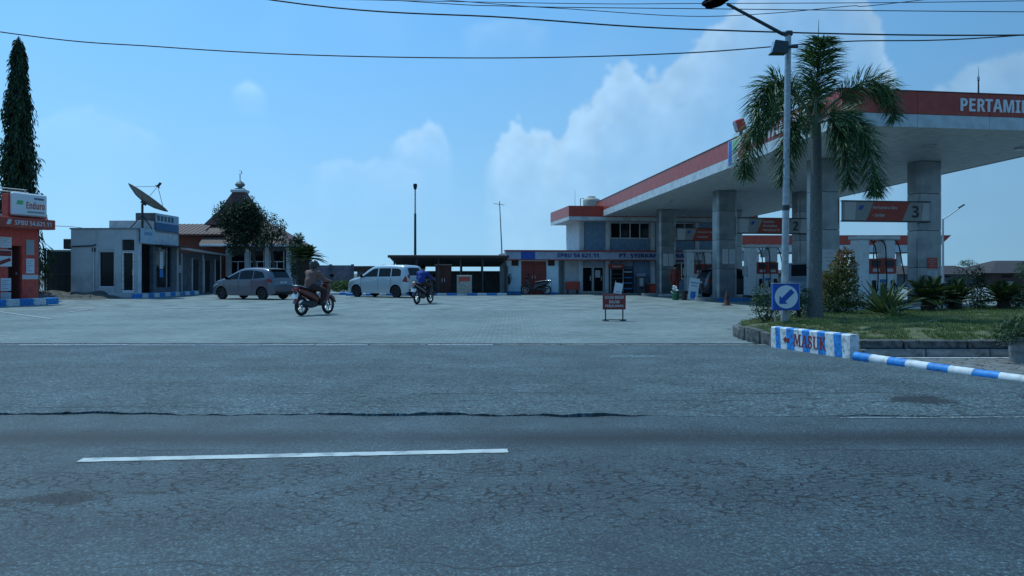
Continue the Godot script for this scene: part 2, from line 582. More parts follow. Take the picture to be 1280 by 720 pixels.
# old asphalt: aggregate with painted glints, patches, a net of cracks and long cracks along x. Returns [colour, height] textures.
# cracks: rows (0..1 of the picture's height) that long cracks follow, [row, width in pixels, wander in pixels, depth]
func asphalt(w: int, h: int, base: Color, net: Callable, longs: Array, streak: Callable, sd: int, cells: float, stains := []) -> Array:
	var grain := bytes_of(noise(0.55, sd, FastNoiseLite.TYPE_VALUE, 2), w, h)
	var dice := RandomNumberGenerator.new()
	dice.seed = sd
	var mid := bytes_of(noise(0.11, sd + 8, FastNoiseLite.TYPE_SIMPLEX_SMOOTH, 3), w, h)
	var patch := bytes_of(noise(0.006, sd + 1, FastNoiseLite.TYPE_SIMPLEX_SMOOTH, 5), w, h)
	var cell := noise(cells, sd + 2, FastNoiseLite.TYPE_CELLULAR, 1)
	cell.cellular_return_type = FastNoiseLite.RETURN_DISTANCE2_SUB
	cell.cellular_distance_function = FastNoiseLite.DISTANCE_EUCLIDEAN
	cell.cellular_jitter = 1.0
	cell.domain_warp_enabled = true
	cell.domain_warp_amplitude = 0.55 / cells
	cell.domain_warp_frequency = cells * 1.2
	var cim := cell.get_image(int(w / 1.6), h, false, false, false)
	cim.resize(w, h, Image.INTERPOLATE_CUBIC)
	cim.convert(Image.FORMAT_L8)
	var web := cim.get_data()
	var gate := bytes_of(noise(0.010, sd + 3, FastNoiseLite.TYPE_SIMPLEX_SMOOTH, 4), w, h)
	var lines := bytes_of(noise(0.012, sd + 4, FastNoiseLite.TYPE_SIMPLEX_SMOOTH, 3), w, 64)   # stretched along x by sampling it with x / 8
	var crack := PackedByteArray()
	crack.resize(w * h)
	var wig := noise(0.011, sd + 5, FastNoiseLite.TYPE_SIMPLEX_SMOOTH, 5)
	var wid := noise(0.006, sd + 6, FastNoiseLite.TYPE_SIMPLEX_SMOOTH, 3)
	for l in longs:
		for x in w:
			var a := TAU * x / w
			var q := Vector3(cos(a), sin(a), l[0] * 9.0) * (w / TAU)
			var y0: float = l[0] * h + wig.get_noise_3dv(q) * l[2]
			var wd: float = l[1] * clampf(0.75 + wid.get_noise_3dv(q) * 2.6, 0.0, 2.2)
			for y in range(int(y0 - wd - 1), int(y0 + wd + 2)):
				if y >= 0 and y < h:
					var s := clampf(1.0 - absf(y - y0) / maxf(wd, 0.01), 0.0, 1.0)
					var i := y * w + x
					crack[i] = maxi(crack[i], int(minf(1.0, s * 2.0) * 255 * l[3]))
	var col := PackedByteArray()
	col.resize(w * h * 3)
	var hei := PackedByteArray()
	hei.resize(w * h)
	var br := base.r * 255
	var bg := base.g * 255
	var bb := base.b * 255
	for y in h:
		var amount: float = net.call(float(y) / h)
		var st: float = streak.call(float(y) / h)
		var near := []
		for s in stains:
			if absf(y - s[1] * h) < s[3] * h * 2.4:
				near.append(s)
		for x in w:
			var i := y * w + x
			var g := clampf((grain[i] / 255.0 - 0.5) * 1.5 + 0.5 + (dice.randf() - 0.5) * 0.55, 0.0, 1.0)
			var p := patch[i] / 255.0
			var f := 0.78 + 0.34 * p + (g - 0.5) * 0.62 + (mid[i] / 255.0 - 0.5) * 0.30
			if g > 0.88:  # brightest grains lifted again: glints painted into the colour
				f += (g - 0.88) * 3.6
			if st > 0.0:
				var ln := lines[((y * 7) % 64) * w + (x >> 3)] / 255.0
				f *= 1.0 - st * ln
			for s in near:
				var e := (Vector2(x - s[0] * w, y - s[1] * h) / Vector2(s[2] * w, s[3] * h)).length() + (p - 0.5) * 2.2 + (g - 0.5) * 0.5
				if e < 1.0:
					f *= lerpf(s[4], 1.0, smoothstep(0.55, 1.0, e))
			var c := crack[i] / 255.0
			if amount > 0.0:
				var t := amount * clampf((gate[i] / 255.0 - 0.26) * 3.4, 0.0, 1.0)
				var e2 := web[i] / 255.0
				c = maxf(c, clampf((0.024 + 0.040 * t - e2 + (mid[i] / 255.0 - 0.5) * 0.07) * 46.0, 0.0, 1.0) * minf(1.0, t * 1.5))
			f *= 1.0 - 0.84 * c
			col[i * 3] = clampi(int(br * f), 0, 255)
			col[i * 3 + 1] = clampi(int(bg * f), 0, 255)
			col[i * 3 + 2] = clampi(int(bb * f), 0, 255)
			hei[i] = clampi(int(150 + (g - 0.5) * 70 - c * 140), 0, 255)
	return [ImageTexture.create_from_image(Image.create_from_data(w, h, false, Image.FORMAT_RGB8, col)), ImageTexture.create_from_image(Image.create_from_data(w, h, false, Image.FORMAT_L8, hei))]

func sheet(mb: MB, a: Vector3, b: Vector3, c: Vector3, d: Vector3, us: float, vs: float, off: Vector2) -> void:
	mb.mapped = true
	for p in [a, c, b, a, d, c]:
		mb.v.append(p)
		mb.n.append(Vector3.UP)
		mb.t.append(Vector2((p.x - off.x) / us, (p.z - off.y) / vs))

func textured(pair: Array, rough: float, bump: float) -> StandardMaterial3D:
	var m := plain(Color.WHITE, rough)
	m.albedo_texture = pair[0]
	m.heightmap_enabled = true
	m.heightmap_texture = pair[1]
	m.heightmap_scale = bump
	return m

func edge_of_apron(x: float) -> float:
	return -6.93 + 0.030 * sin(x * 0.7 + 1.0) + 0.11 * edge_noise.get_noise_1d(x) + 0.06 * edge_noise2.get_noise_1d(x)

func lip_height(x: float) -> float:       # how far the broken edge stands above the road
	var k := (0.16 if x < 1.2 else -0.15) + 0.5 * edge_noise.get_noise_1d(x * 0.9 + 40.0)
	for b in [[-0.95, 0.65, 0.8], [0.66, 0.30, 0.8], [-3.9, 0.8, 0.45], [-7.5, 1.2, 0.6], [8.0, 1.5, 0.5]]:
		k += b[2] * exp(-pow((x - b[0]) / b[1], 2.0))
	return -0.028 + 0.030 * clampf(k + 0.5 * edge_noise2.get_noise_1d(x * 1.3 + 9.0), 0.0, 1.0)

var edge_noise := FastNoiseLite.new()
var edge_noise2 := FastNoiseLite.new()

func ground() -> void:
	edge_noise.frequency = 0.5
	edge_noise.seed = 4
	edge_noise2.frequency = 3.0
	edge_noise2.seed = 8
	var far := rough_mat([lin(.05, .06, .035), lin(.085, .085, .06), lin(.11, .10, .08)], 0.012, 24.0, 0.95, 0.0, 40, true)
	var g := MB.new()
	g.quad(Vector3(-1500, -0.14, 1500), Vector3(1500, -0.14, 1500), Vector3(1500, -0.14, -1500), Vector3(-1500, -0.14, -1500))
	setting("ground", g.mesh(), far)
	# the road: one picture covers 10.2 m along x and 4.2 m across (z -2.8 to -7)
	var net := func(r: float) -> float: return clampf(minf((r - 0.30) * 5.0, (0.86 - r) * 4.0), 0.06, 1.0) * 0.95
	var streak := func(r: float) -> float: return 0.95 * clampf(1.0 - absf(r - 0.24) / 0.09, 0.0, 1.0) + 0.16
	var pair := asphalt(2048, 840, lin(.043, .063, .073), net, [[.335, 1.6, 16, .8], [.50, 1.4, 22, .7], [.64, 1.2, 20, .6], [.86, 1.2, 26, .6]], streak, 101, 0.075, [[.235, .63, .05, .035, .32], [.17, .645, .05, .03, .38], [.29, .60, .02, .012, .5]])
	var road := MB.new()
	sheet(road, Vector3(-60, -0.03, 26), Vector3(60, -0.03, 26), Vector3(60, -0.03, -7.1), Vector3(-60, -0.03, -7.1), 10.2, 4.2, Vector2(-5.1, -7.0))
	setting("road", road.mesh(), textured(pair, 0.72, 0.7))
	# the apron between the road and the yard: 18.6 m by 6.6 m in one picture
	var net2 := func(r: float) -> float: return 0.30 if r > 0.5 else 0.12
	var none := func(_r: float) -> float: return 0.05
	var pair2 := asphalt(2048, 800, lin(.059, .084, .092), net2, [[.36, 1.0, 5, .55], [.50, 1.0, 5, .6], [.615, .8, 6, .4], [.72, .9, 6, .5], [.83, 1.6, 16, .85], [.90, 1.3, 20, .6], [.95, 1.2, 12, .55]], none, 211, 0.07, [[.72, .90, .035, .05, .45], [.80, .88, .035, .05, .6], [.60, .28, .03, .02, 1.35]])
	var am := textured(pair2, 0.85, 0.8)
	var ap := MB.new()
	ap.mapped = true
	var x := -60.0
	var o := Vector2(-9.3, -13.5)
	while x < 60.0:
		var dx := 0.06 if absf(x) < 9.0 else 1.0
		var za := edge_of_apron(x)
		var zb := edge_of_apron(x + dx)
		var ya := lip_height(x)
		var yb := lip_height(x + dx)
		sheet(ap, Vector3(x, ya, za), Vector3(x + dx, yb, zb), Vector3(x + dx, 0, -7.35), Vector3(x, 0, -7.35), 18.6, 6.6, o)
		sheet(ap, Vector3(x, 0, -7.35), Vector3(x + dx, 0, -7.35), Vector3(x + dx, 0, -13.40), Vector3(x, 0, -13.40), 18.6, 6.6, o)
		for p in [Vector3(x, -0.06, za - 0.01), Vector3(x + dx, yb, zb), Vector3(x + dx, -0.06, zb - 0.01), Vector3(x, -0.06, za - 0.01), Vector3(x, ya, za), Vector3(x + dx, yb, zb)]:
			ap.v.append(p)
			ap.n.append(Vector3(0, 0.2, 0.98))
			ap.t.append(Vector2((p.x - o.x) / 18.6, (p.z - o.y) / 6.6))
		x += dx
	setting("apron", ap.mesh(), am)
	# painted lines on the road, worn at their edges
	var worn := rough_mat([lin(.26, .28, .28), lin(.42, .44, .43), lin(.46, .48, .46), lin(.50, .52, .50)], 0.018, 2.3, 0.75, 0.0, 41, true)
	var faint := rough_mat([lin(.07, .08, .085), lin(.12, .135, .14), lin(.28, .30, .30), lin(.36, .38, .38)], 0.05, .9, 0.8, 0.0, 43, true)
	worn_line("lane_line", Vector2(-2.96, -5.26), Vector2(-0.03, -5.54), 0.115, worn, 61, 0.012)
	worn_line("edge_line", Vector2(2.91, -6.80), Vector2(4.6, -6.84), 0.04, faint, 62, 0.03)

func worn_line(called: String, a: Vector2, b: Vector2, wide: float, m: Material, sd: int, wear: float) -> void:
	var f := noise(1.1, sd, FastNoiseLite.TYPE_SIMPLEX_SMOOTH, 4)
	var mb := MB.new()
	var k := int(a.distance_to(b) / 0.03)
	var d := (b - a).normalized()
	var s := Vector2(-d.y, d.x) * wide / 2.0
	for i in k:
		var p := a.lerp(b, float(i) / k)
		var q := a.lerp(b, float(i + 1) / k)
		var e := []
		for j in [[p, i], [q, i + 1]]:
			var n1 := maxf(0.0, f.get_noise_2d(j[1] * 0.03 * 5.0, 0)) * wear * 3.0 / wide
			var n2 := maxf(0.0, f.get_noise_2d(j[1] * 0.03 * 5.0, 50)) * wear * 3.0 / wide
			e.append(j[0] + s * (1.0 - n1))
			e.append(j[0] - s * (1.0 - n2))
		mb.quad(Vector3(e[0].x, -0.026, e[0].y), Vector3(e[1].x, -0.026, e[1].y), Vector3(e[3].x, -0.026, e[3].y), Vector3(e[2].x, -0.026, e[2].y))
	# faces may run either way; turn them all upwards
	for i in range(0, mb.v.size(), 3):
		if mb.n[i].y < 0:
			var w := mb.v[i + 1]
			mb.v[i + 1] = mb.v[i + 2]
			mb.v[i + 2] = w
			for j in 3:
				mb.n[i + j] = Vector3.UP
	setting(called, mb.mesh(), m)

func yard() -> void:
	M.worn_white = rough_mat([lin(.20, .21, .21), lin(.36, .37, .37), lin(.44, .45, .45)], 0.03, 1.2, 0.8, 0.0, 42, true)
	# slot drain with its white edging along the yard
	var y := Node3D.new()
	y.name = "drain_channel"
	add_child(y)
	y.set_meta("kind", "structure")
	var rng := RandomNumberGenerator.new()
	rng.seed = 31
	var x := -16.0
	while x < 4.6:
		var l := rng.randf_range(0.9, 1.25)
		bx(y, "edging_block", Vector3(x, -0.1, -13.50), Vector3(x + l - 0.012, 0.006 + rng.randf_range(-.003, .004), -13.405), M.worn_white if x < -1.2 and rng.randf() < 0.8 else M.concrete, 0.006)
		x += l
	bx(y, "channel_wall", Vector3(-60, -0.12, -13.775), Vector3(60, -0.008, -13.76), M.dark_concrete)  # dark strip over the yard edge paints the shade inside the slot
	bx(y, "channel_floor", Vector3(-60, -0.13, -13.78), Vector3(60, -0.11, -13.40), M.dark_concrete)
	for i in 26:
		bx(y, "grate_bar", Vector3(-9.9 + i * 0.09, -0.03, -13.755), Vector3(-9.87 + i * 0.09, 0.002, -13.505), M.dark_steel)
	# paving of the yard
	var nz := rough_mat([lin(.142, .168, .162), lin(.174, .203, .196), lin(.197, .226, .217), lin(.222, .25, .239)], 0.01, 5.0, 0.88, 0.12, 50, true)
	var streaky := NoiseTexture2D.new()
	streaky.width = 512
	streaky.height = 512
	streaky.seamless = true
	streaky.noise = noise(0.02, 51, FastNoiseLite.TYPE_SIMPLEX_SMOOTH, 5)
	var rp := Gradient.new()
	rp.colors = PackedColorArray([Color(.82, .82, .82), Color(1, 1, 1), Color(1.0, 1.0, 1.0)])
	rp.offsets = PackedFloat32Array([0.2, 0.55, 0.9])
	streaky.color_ramp = rp
	nz.detail_enabled = true
	nz.detail_albedo = streaky
	nz.detail_blend_mode = BaseMaterial3D.BLEND_MODE_MUL
	nz.detail_uv_layer = BaseMaterial3D.DETAIL_UV_2
	nz.uv2_triplanar = true
	nz.uv2_world_triplanar = true
	nz.uv2_scale = Vector3(1, 1, 1) / 17.0
	var yd := MB.new()
	yd.quad(Vector3(-60, 0, -26.0), Vector3(60, 0, -26.0), Vector3(60, 0, -75), Vector3(-60, 0, -75))
	yd.quad(Vector3(-60, -0.007, -13.78), Vector3(60, -0.007, -13.78), Vector3(60, -0.007, -26.0), Vector3(-60, -0.007, -26.0))
	yd.quad(Vector3(-60, -0.13, -13.78), Vector3(60, -0.13, -13.78), Vector3(60, -0.007, -13.78), Vector3(-60, -0.007, -13.78))
	var yo := setting("yard", yd.mesh(), nz)
	# concrete pavers: 0.20 x 0.10 m in running bond; the nearest ones one by one, the others as one mass
	var pm := plain(Color.WHITE, 0.88)
	pm.vertex_color_use_as_albedo = true
	var tones := [Color(.145, .171, .165), Color(.174, .203, .196), Color(.20, .229, .220), Color(.225, .254, .243)]
	var tone_mats := []
	for t in tones:
		tone_mats.append(rough_mat([lin(t.r * .85, t.g * .85, t.b * .85), lin(t.r, t.g, t.b), lin(t.r * 1.1, t.g * 1.1, t.b * 1.1)], 0.03, 0.6, 0.88, 0.1, 52))
	var one := MB.new()
	one.box(Vector3.ZERO, Vector3(0.195, 0.05, 0.097), 0.006)
	var pav := one.mesh()
	var tile := noise(0.25, 53, FastNoiseLite.TYPE_SIMPLEX_SMOOTH, 3)
	var xf := []
	var cs := []
	var made := 0
	var row := 0
	var z := -13.83
	while z > -26.0:
		var half := 4.7 if z > -16.5 else 60.0
		var xx := -0.5 * 0.2 * (row % 2) - 0.2 * ceilf(-z * 0.70 / 0.2)
		var stop := minf(-z * 0.70, 4.8 if z > -17.5 else 60.0)
		while xx < stop:
			var tilt := Basis.from_euler(Vector3(rng.randf_range(-.012, .012), 0, rng.randf_range(-.008, .008)))
			var at := Vector3(xx, -0.025 + rng.randf_range(-.002, .002), z)
			var tn := clampi(int(1.6 + tile.get_noise_2d(xx, z) * 2.2 + rng.randf_range(-.8, .8)), 0, 3)
			if row < 5 and made < 300 and absf(xx) < 6.2:
				part(yo, "paver", pav, tone_mats[tn], at, tilt)
				made += 1
			else:
				xf.append(Transform3D(tilt, at))
				cs.append(tones[tn] * rng.randf_range(.94, 1.06))
			xx += 0.2
		z -= 0.1
		row += 1
	var mm := MultiMesh.new()
	mm.transform_format = MultiMesh.TRANSFORM_3D
	mm.use_colors = true
	mm.mesh = pav
	mm.instance_count = xf.size()
	for i in xf.size():
		mm.set_instance_transform(i, xf[i])
		mm.set_instance_color(i, cs[i])
	var mi := MultiMeshInstance3D.new()
	mi.name = "paver_field"
	mi.multimesh = mm
	mi.material_override = pm
	mi.set_meta("kind", "stuff")
	yo.add_child(mi)
	# thin painted bay lines
	var worn := rough_mat([lin(.24, .25, .25), lin(.42, .43, .43), lin(.5, .51, .51)], 0.05, 1.3, 0.8, 0.0, 54, true)
	for l in [[-17.3, -25.6, -12.6, -21.0], [-22.0, -28.4, -9.6, -28.0], [-15.0, -27.6, -14.2, -24.6], [-9.5, -33, 0.5, -32.2], [-3.5, -36.5, 4, -36]]:
		var mb := MB.new()
		var a := Vector2(l[0], l[1])
		var b := Vector2(l[2], l[3])
		var s := (b - a).normalized().orthogonal() * 0.04
		var hh := 0.012
		mb.quad(Vector3(a.x - s.x, hh, a.y - s.y), Vector3(a.x + s.x, hh, a.y + s.y), Vector3(b.x + s.x, hh, b.y + s.y), Vector3(b.x - s.x, hh, b.y - s.y))
		if mb.n[0].y < 0:
			for i in range(0, mb.v.size(), 3):
				var w := mb.v[i + 1]
				mb.v[i + 1] = mb.v[i + 2]
				mb.v[i + 2] = w
			for i in mb.n.size():
				mb.n[i] = Vector3.UP
		setting("bay_line", mb.mesh(), worn)

func sof(q: float) -> float:          # height of the canopy's ceiling: it rises a little towards the road
	return 5.38 - 0.0277 * q

func slab(mb: MB, p0: float, p1: float, q0: float, q1: float, lo: float, hi: float) -> void:   # a piece that follows the ceiling's slope
	mb.hexa([L(p0, sof(q0) + lo, q0), L(p1, sof(q0) + lo, q0), L(p1, sof(q1) + lo, q1), L(p0, sof(q1) + lo, q1), L(p0, sof(q0) + hi, q0), L(p1, sof(q0) + hi, q0), L(p1, sof(q1) + hi, q1), L(p0, sof(q1) + hi, q1)])

func ring_mesh(hx: float, hz: float, r: float, h: float) -> Mesh:     # an upright post with rounded corners, from y 0 to h
	var key := "ring %f %f %f %f" % [hx, hz, r, h]
	if cache.has(key):
		return cache[key]
	var pts := []
	var nn := []
	for c in 4:
		var cx = (hx - r) * [1, -1, -1, 1][c]
		var cz = (hz - r) * [1, 1, -1, -1][c]
		for i in 7:
			var a := PI / 2 * (c + i / 6.0)
			pts.append(Vector3(cx + cos(a) * r, 0, cz + sin(a) * r))
			nn.append(Vector3(cos(a), 0, sin(a)))
	var mb := MB.new()
	var up := Vector3(0, h, 0)
	for i in pts.size():
		var j := (i + 1) % pts.size()
		mb.quadn(pts[j], pts[i], pts[i] + up, pts[j] + up, nn[j], nn[i], nn[i], nn[j])
	for i in range(1, pts.size() - 1):
		mb.tri(pts[0] + up, pts[i + 1] + up, pts[i] + up)
		mb.tri(pts[0], pts[i], pts[i + 1])
	cache[key] = mb.mesh()
	return cache[key]

func canopy() -> void:
	var t := thing("station_canopy", "flat filling station canopy with red and white fascia on silver columns", "canopy", S(0, 0, 0), STA)
	var W := 9.0
	var D := 26.4
	for i in 18:
		var mb := MB.new()
		slab(mb, i * 0.5 + 0.004, i * 0.5 + 0.496, 0.06, D, 0.0, 0.04)
		part(t, "ceiling_panel", mb.mesh(), M.white)
	var rd := MB.new()
	slab(rd, 0.08, W - 0.08, 0.08, D, 0.5, 0.86)
	part(t, "roof_deck", rd.mesh(), M.steel)
	# fascia: white below, red above, in sheets with open joints
	var bands := [[-0.02, 0.34, M.white, "white_fascia_panel"], [0.352, 0.985, M.red, "red_fascia_panel"]]
	for b in bands:
		for side in [[-0.06, 0.0], [W, W + 0.06]]:
			for i in 11:
				var mb := MB.new()
				slab(mb, side[0], side[1], i * D / 11.0 + 0.005, (i + 1) * D / 11.0 - 0.005, b[0], b[1])
				part(t, b[3], mb.mesh(), b[2])
		for i in 4:
			var mb := MB.new()
			slab(mb, i * W / 4.0 + 0.005 - (0.06 if i == 0 else 0.0), (i + 1) * W / 4.0 - 0.005 + (0.06 if i == 3 else 0.0), -0.062, 0.0, b[0], b[1])
			part(t, b[3], mb.mesh(), b[2])
	var cap := MB.new()
	slab(cap, -0.08, 0.1, -0.08, D, 0.987, 1.01)
	slab(cap, W - 0.1, W + 0.08, -0.08, D, 0.987, 1.01)
	slab(cap, 0.103, W - 0.103, -0.08, 0.1, 0.987, 1.01)
	part(t, "cap_flashing", cap.mesh(), M.roof_brown)
	# lettering and emblem
	lettering(t, "PERTAMINA", 2.55, 0.37, M.bright, Vector3(4.85, sof(0) + 0.66, 0.075), Basis(), "Droid Sans", 0.04)
	var left := Basis(Vector3.UP, -PI / 2)
	var tilt := Basis(Vector3.RIGHT, 0.0)
	lettering(t, "PERTAMINA", 3.7, 0.40, M.bright, L(-0.075, sof(3.4) + 0.66, 3.5), left * Basis(Vector3(0, 0, 1), atan(0.0277)), "Droid Sans", 0.04)
	var e := bx(t, "emblem_panel", L(-0.085, sof(6.6) + 0.06, 7.25), L(-0.062, sof(6.6) + 0.94, 6.0), M.white, 0.004)
	var at := Transform3D(left, Vector3(-0.016, 0, 0))
	var m1 := MB.new()
	m1.extrude([Vector2(-.60, -.42), Vector2(-.32, -.42), Vector2(-.28, .42), Vector2(-.56, .42)], 0.01, at)
	part(e, "emblem_blue", m1.mesh(), M.logo_blue)
	var m2 := MB.new()
	m2.extrude([Vector2(-.24, .02), Vector2(.10, .02), Vector2(.20, .42), Vector2(-.2, .42)], 0.01, at)
	part(e, "emblem_green", m2.mesh(), M.logo_green)
	var m3 := MB.new()
	m3.extrude([Vector2(.18, -.04), Vector2(.60, .34), Vector2(.60, -.42), Vector2(.34, -.42)], 0.01, at)
	part(e, "emblem_red", m3.mesh(), M.logo_red)
	# columns, each a dark core with silver sheets round it
	for q in [5.3, 13.5, 21.2]:
		for p in [2.55, 6.45]:
			var c := part(t, "column", ring_mesh(0.44, 0.31, 0.10, sof(q)), M.dark_steel, L(p, 0.0, q))
			var y := 0.16
			while y < sof(q) - 0.02:
				var h := minf(1.29, sof(q) - 0.012 - y)
				part(c, "cladding_sheet", ring_mesh(0.475, 0.345, 0.13, h), M.silver, Vector3(0, y, 0))
				y += h + 0.022
	# round ceiling lights
	for q in [2.4, 9.4, 17.3, 23.8]:
		for p in [1.3, 4.5, 7.7]:
			var o := part(t, "ceiling_light", cyl_mesh(0.17, 0.05, 18), M.alu, L(p, sof(q) - 0.052, q))
			part(o, "lens", cyl_mesh(0.135, 0.012, 18), M.lens_clear, Vector3(0, -0.013, 0))
	# lightning rod and floodlight standing on the roof
	var rod := thing("lightning_rod", "thin dark lightning rod standing on the canopy roof above the lettering", "lightning rod", S(4.7, sof(.6) + 0.86, 0.6), STA)
	part(rod, "mast", cyl_mesh(0.028, 0.72, 8, 0.02), M.dark_steel)
	part(rod, "tip", cyl_mesh(0.012, 0.42, 6, 0.003), M.dark_steel, Vector3(0, 0.72, 0))
	for a in [0.0, PI / 2, PI, -PI / 2]:
		var mb := MB.new()
		mb.tube([Vector3(0, 0.66, 0), Vector3(cos(a) * 0.03, 0.70, sin(a) * 0.03), Vector3(cos(a) * 0.035, 0.82, sin(a) * 0.035)], 0.006, 5)
		part(rod, "prong", mb.mesh(), M.dark_steel)
	var fl := thing("roof_floodlight", "small boxy orange floodlight perched on the canopy edge above the emblem", "floodlight", S(-0.02, sof(6.3) + 1.01, 6.3), STA)
	bx(fl, "bracket", Vector3(-.05, 0, -.05), Vector3(.05, .16, .05), M.dark_steel, 0.01)
	var hd := part(fl, "housing", box_mesh(Vector3(.34, .42, .30), 0.03), M.orange, Vector3(-.05, .35, 0), Basis(Vector3(0, 0, 1), 0.3))
	part(hd, "lens", box_mesh(Vector3(.02, .34, .24), 0.006), M.lens_clear, Vector3(-.178, 0, 0))

func dispenser() -> Node3D:
	var t := thing("fuel_dispenser", "", "fuel pump")
	bx(t, "base", Vector3(-.82, 0, -.30), Vector3(.82, .10, .30), M.dark_steel, 0.01)
	bx(t, "hose_column", Vector3(-.80, .10, -.27), Vector3(-.40, 2.28, .27), M.pump_white, 0.03)
	bx(t, "hose_column", Vector3(.22, 1.62, -.24), Vector3(.62, 2.28, .24), M.pump_white, 0.03)
	bx(t, "header", Vector3(-.86, 2.284, -.33), Vector3(.76, 2.42, .33), M.pump_white, 0.035)
	var c := bx(t, "lower_cabinet", Vector3(-.396, .10, -.25), Vector3(.66, 1.08, .25), M.pump_white, 0.02)
	var d := bx(t, "display_head", Vector3(-.394, 1.084, -.23), Vector3(.66, 1.616, .23), M.red, 0.015)
	for s in [1, -1]:
		for x in [-.26, .26]:
			part(d, "display", box_mesh(Vector3(.34, .22, .012), 0.003), M.dark_print, Vector3(x, .1, s * .238))
			part(d, "price_plate", box_mesh(Vector3(.26, .11, .012), 0.003), M.pale_print, Vector3(x, -.14, s * .238))
		for x in [-.36, .36]:
			part(c, "nozzle_holster", box_mesh(Vector3(.15, .34, .06), 0.02), M.black, Vector3(x, .1, s * .27))
		part(c, "sticker", box_mesh(Vector3(.26, .12, .008), 0.002), M.blue, Vector3(0, .24, s * .256))
		for h in [[-.30, -.22, .10], [.10, .14, .06], [.62, .56, .42]]:
			var mb := MB.new()
			mb.tube(path3([Vector3(h[0], 2.27, s * .2), Vector3(h[0] + .06, 2.05, s * .33), Vector3(h[1] + h[2] * .5, 1.5, s * .36), Vector3(h[1] + h[2] * .7, .9, s * .38), Vector3(h[1] + h[2] * .3, .45, s * .36), Vector3(h[1], .75, s * .30)], 5), 0.021, 6)
			part(t, "hose", mb.mesh(), M.rubber)
	part(t, "notice", box_mesh(Vector3(.30, .34, .012), 0.003), M.pale_print, Vector3(-.08, 2.0, .24))
	part(t, "side_box", box_mesh(Vector3(.16, .42, .22), 0.02), M.pale_wall, Vector3(-.88, 1.2, .05))
	return t

func hanging_sign(n: int, p0: float, p1: float, q: float, lines: Array, label: String) -> void:
	var t := thing("island_sign", label, "sign", S((p0 + p1) / 2, 3.42, q), STA, "numbered signs between the canopy columns")
	var w := p1 - p0
	var h := 0.66
	bx(t, "board", Vector3(-w / 2, -h / 2, -.06), Vector3(w / 2, h / 2, .06), M.grey_print, 0.01)
	bx(t, "frame", Vector3(-w / 2 - .02, h / 2 + .001, -.07), Vector3(w / 2 + .02, h / 2 + .04, .07), M.dark_steel)
	bx(t, "frame", Vector3(-w / 2 - .02, -h / 2 - .04, -.07), Vector3(w / 2 + .02, -h / 2 - .001, .07), M.dark_steel)
	var a := MB.new()
	a.extrude([Vector2(-w * .24, -h * .5), Vector2(w * .17, -h * .5), Vector2(w * .26, h * .5), Vector2(-w * .15, h * .5)], 0.004, Transform3D(Basis(), Vector3(0, 0, .066)))
	part(t, "red_panel", a.mesh(), M.red)
	var b := MB.new()
	b.extrude([Vector2(-w * .485, -h * .47), Vector2(-w * .37, -h * .47), Vector2(-w * .35, h * .47), Vector2(-w * .485, h * .47)], 0.004, Transform3D(Basis(), Vector3(0, 0, .066)))
	part(t, "photo_panel", b.mesh(), M.pale_print)
	var f := MB.new()
	f.extrude([Vector2(-w * .33, h * .06), Vector2(-w * .29, h * .06), Vector2(-w * .26, h * .3), Vector2(-w * .31, h * .3)], 0.004, Transform3D(Basis(), Vector3(0, 0, .068)))
	part(t, "emblem", f.mesh(), M.logo_blue)
	var c := MB.new()
	c.extrude([Vector2(w * .39, -h * .47), Vector2(w * .485, -h * .47), Vector2(w * .485, h * .47), Vector2(w * .42, h * .47)], 0.004, Transform3D(Basis(), Vector3(0, 0, .066)))
	part(t, "pale_panel", c.mesh(), M.pale_print)
	for i in lines.size():
		var s: String = lines[i]
		lettering(t, s, 0.068 * s.length(), 0.115, M.pale_print, Vector3(-w * .19 + 0.05 * i * 0 + 0.034 * s.length() + 0.06, h * .5 - (i + .75) * h / (lines.size() + .5), .070), Basis(), "Droid Sans", 0.008)
	lettering(t, str(n), 0.26, 0.42, M.dark_print, Vector3(w * .325, 0, .072), Basis(), "Droid Sans", 0.01, "number")

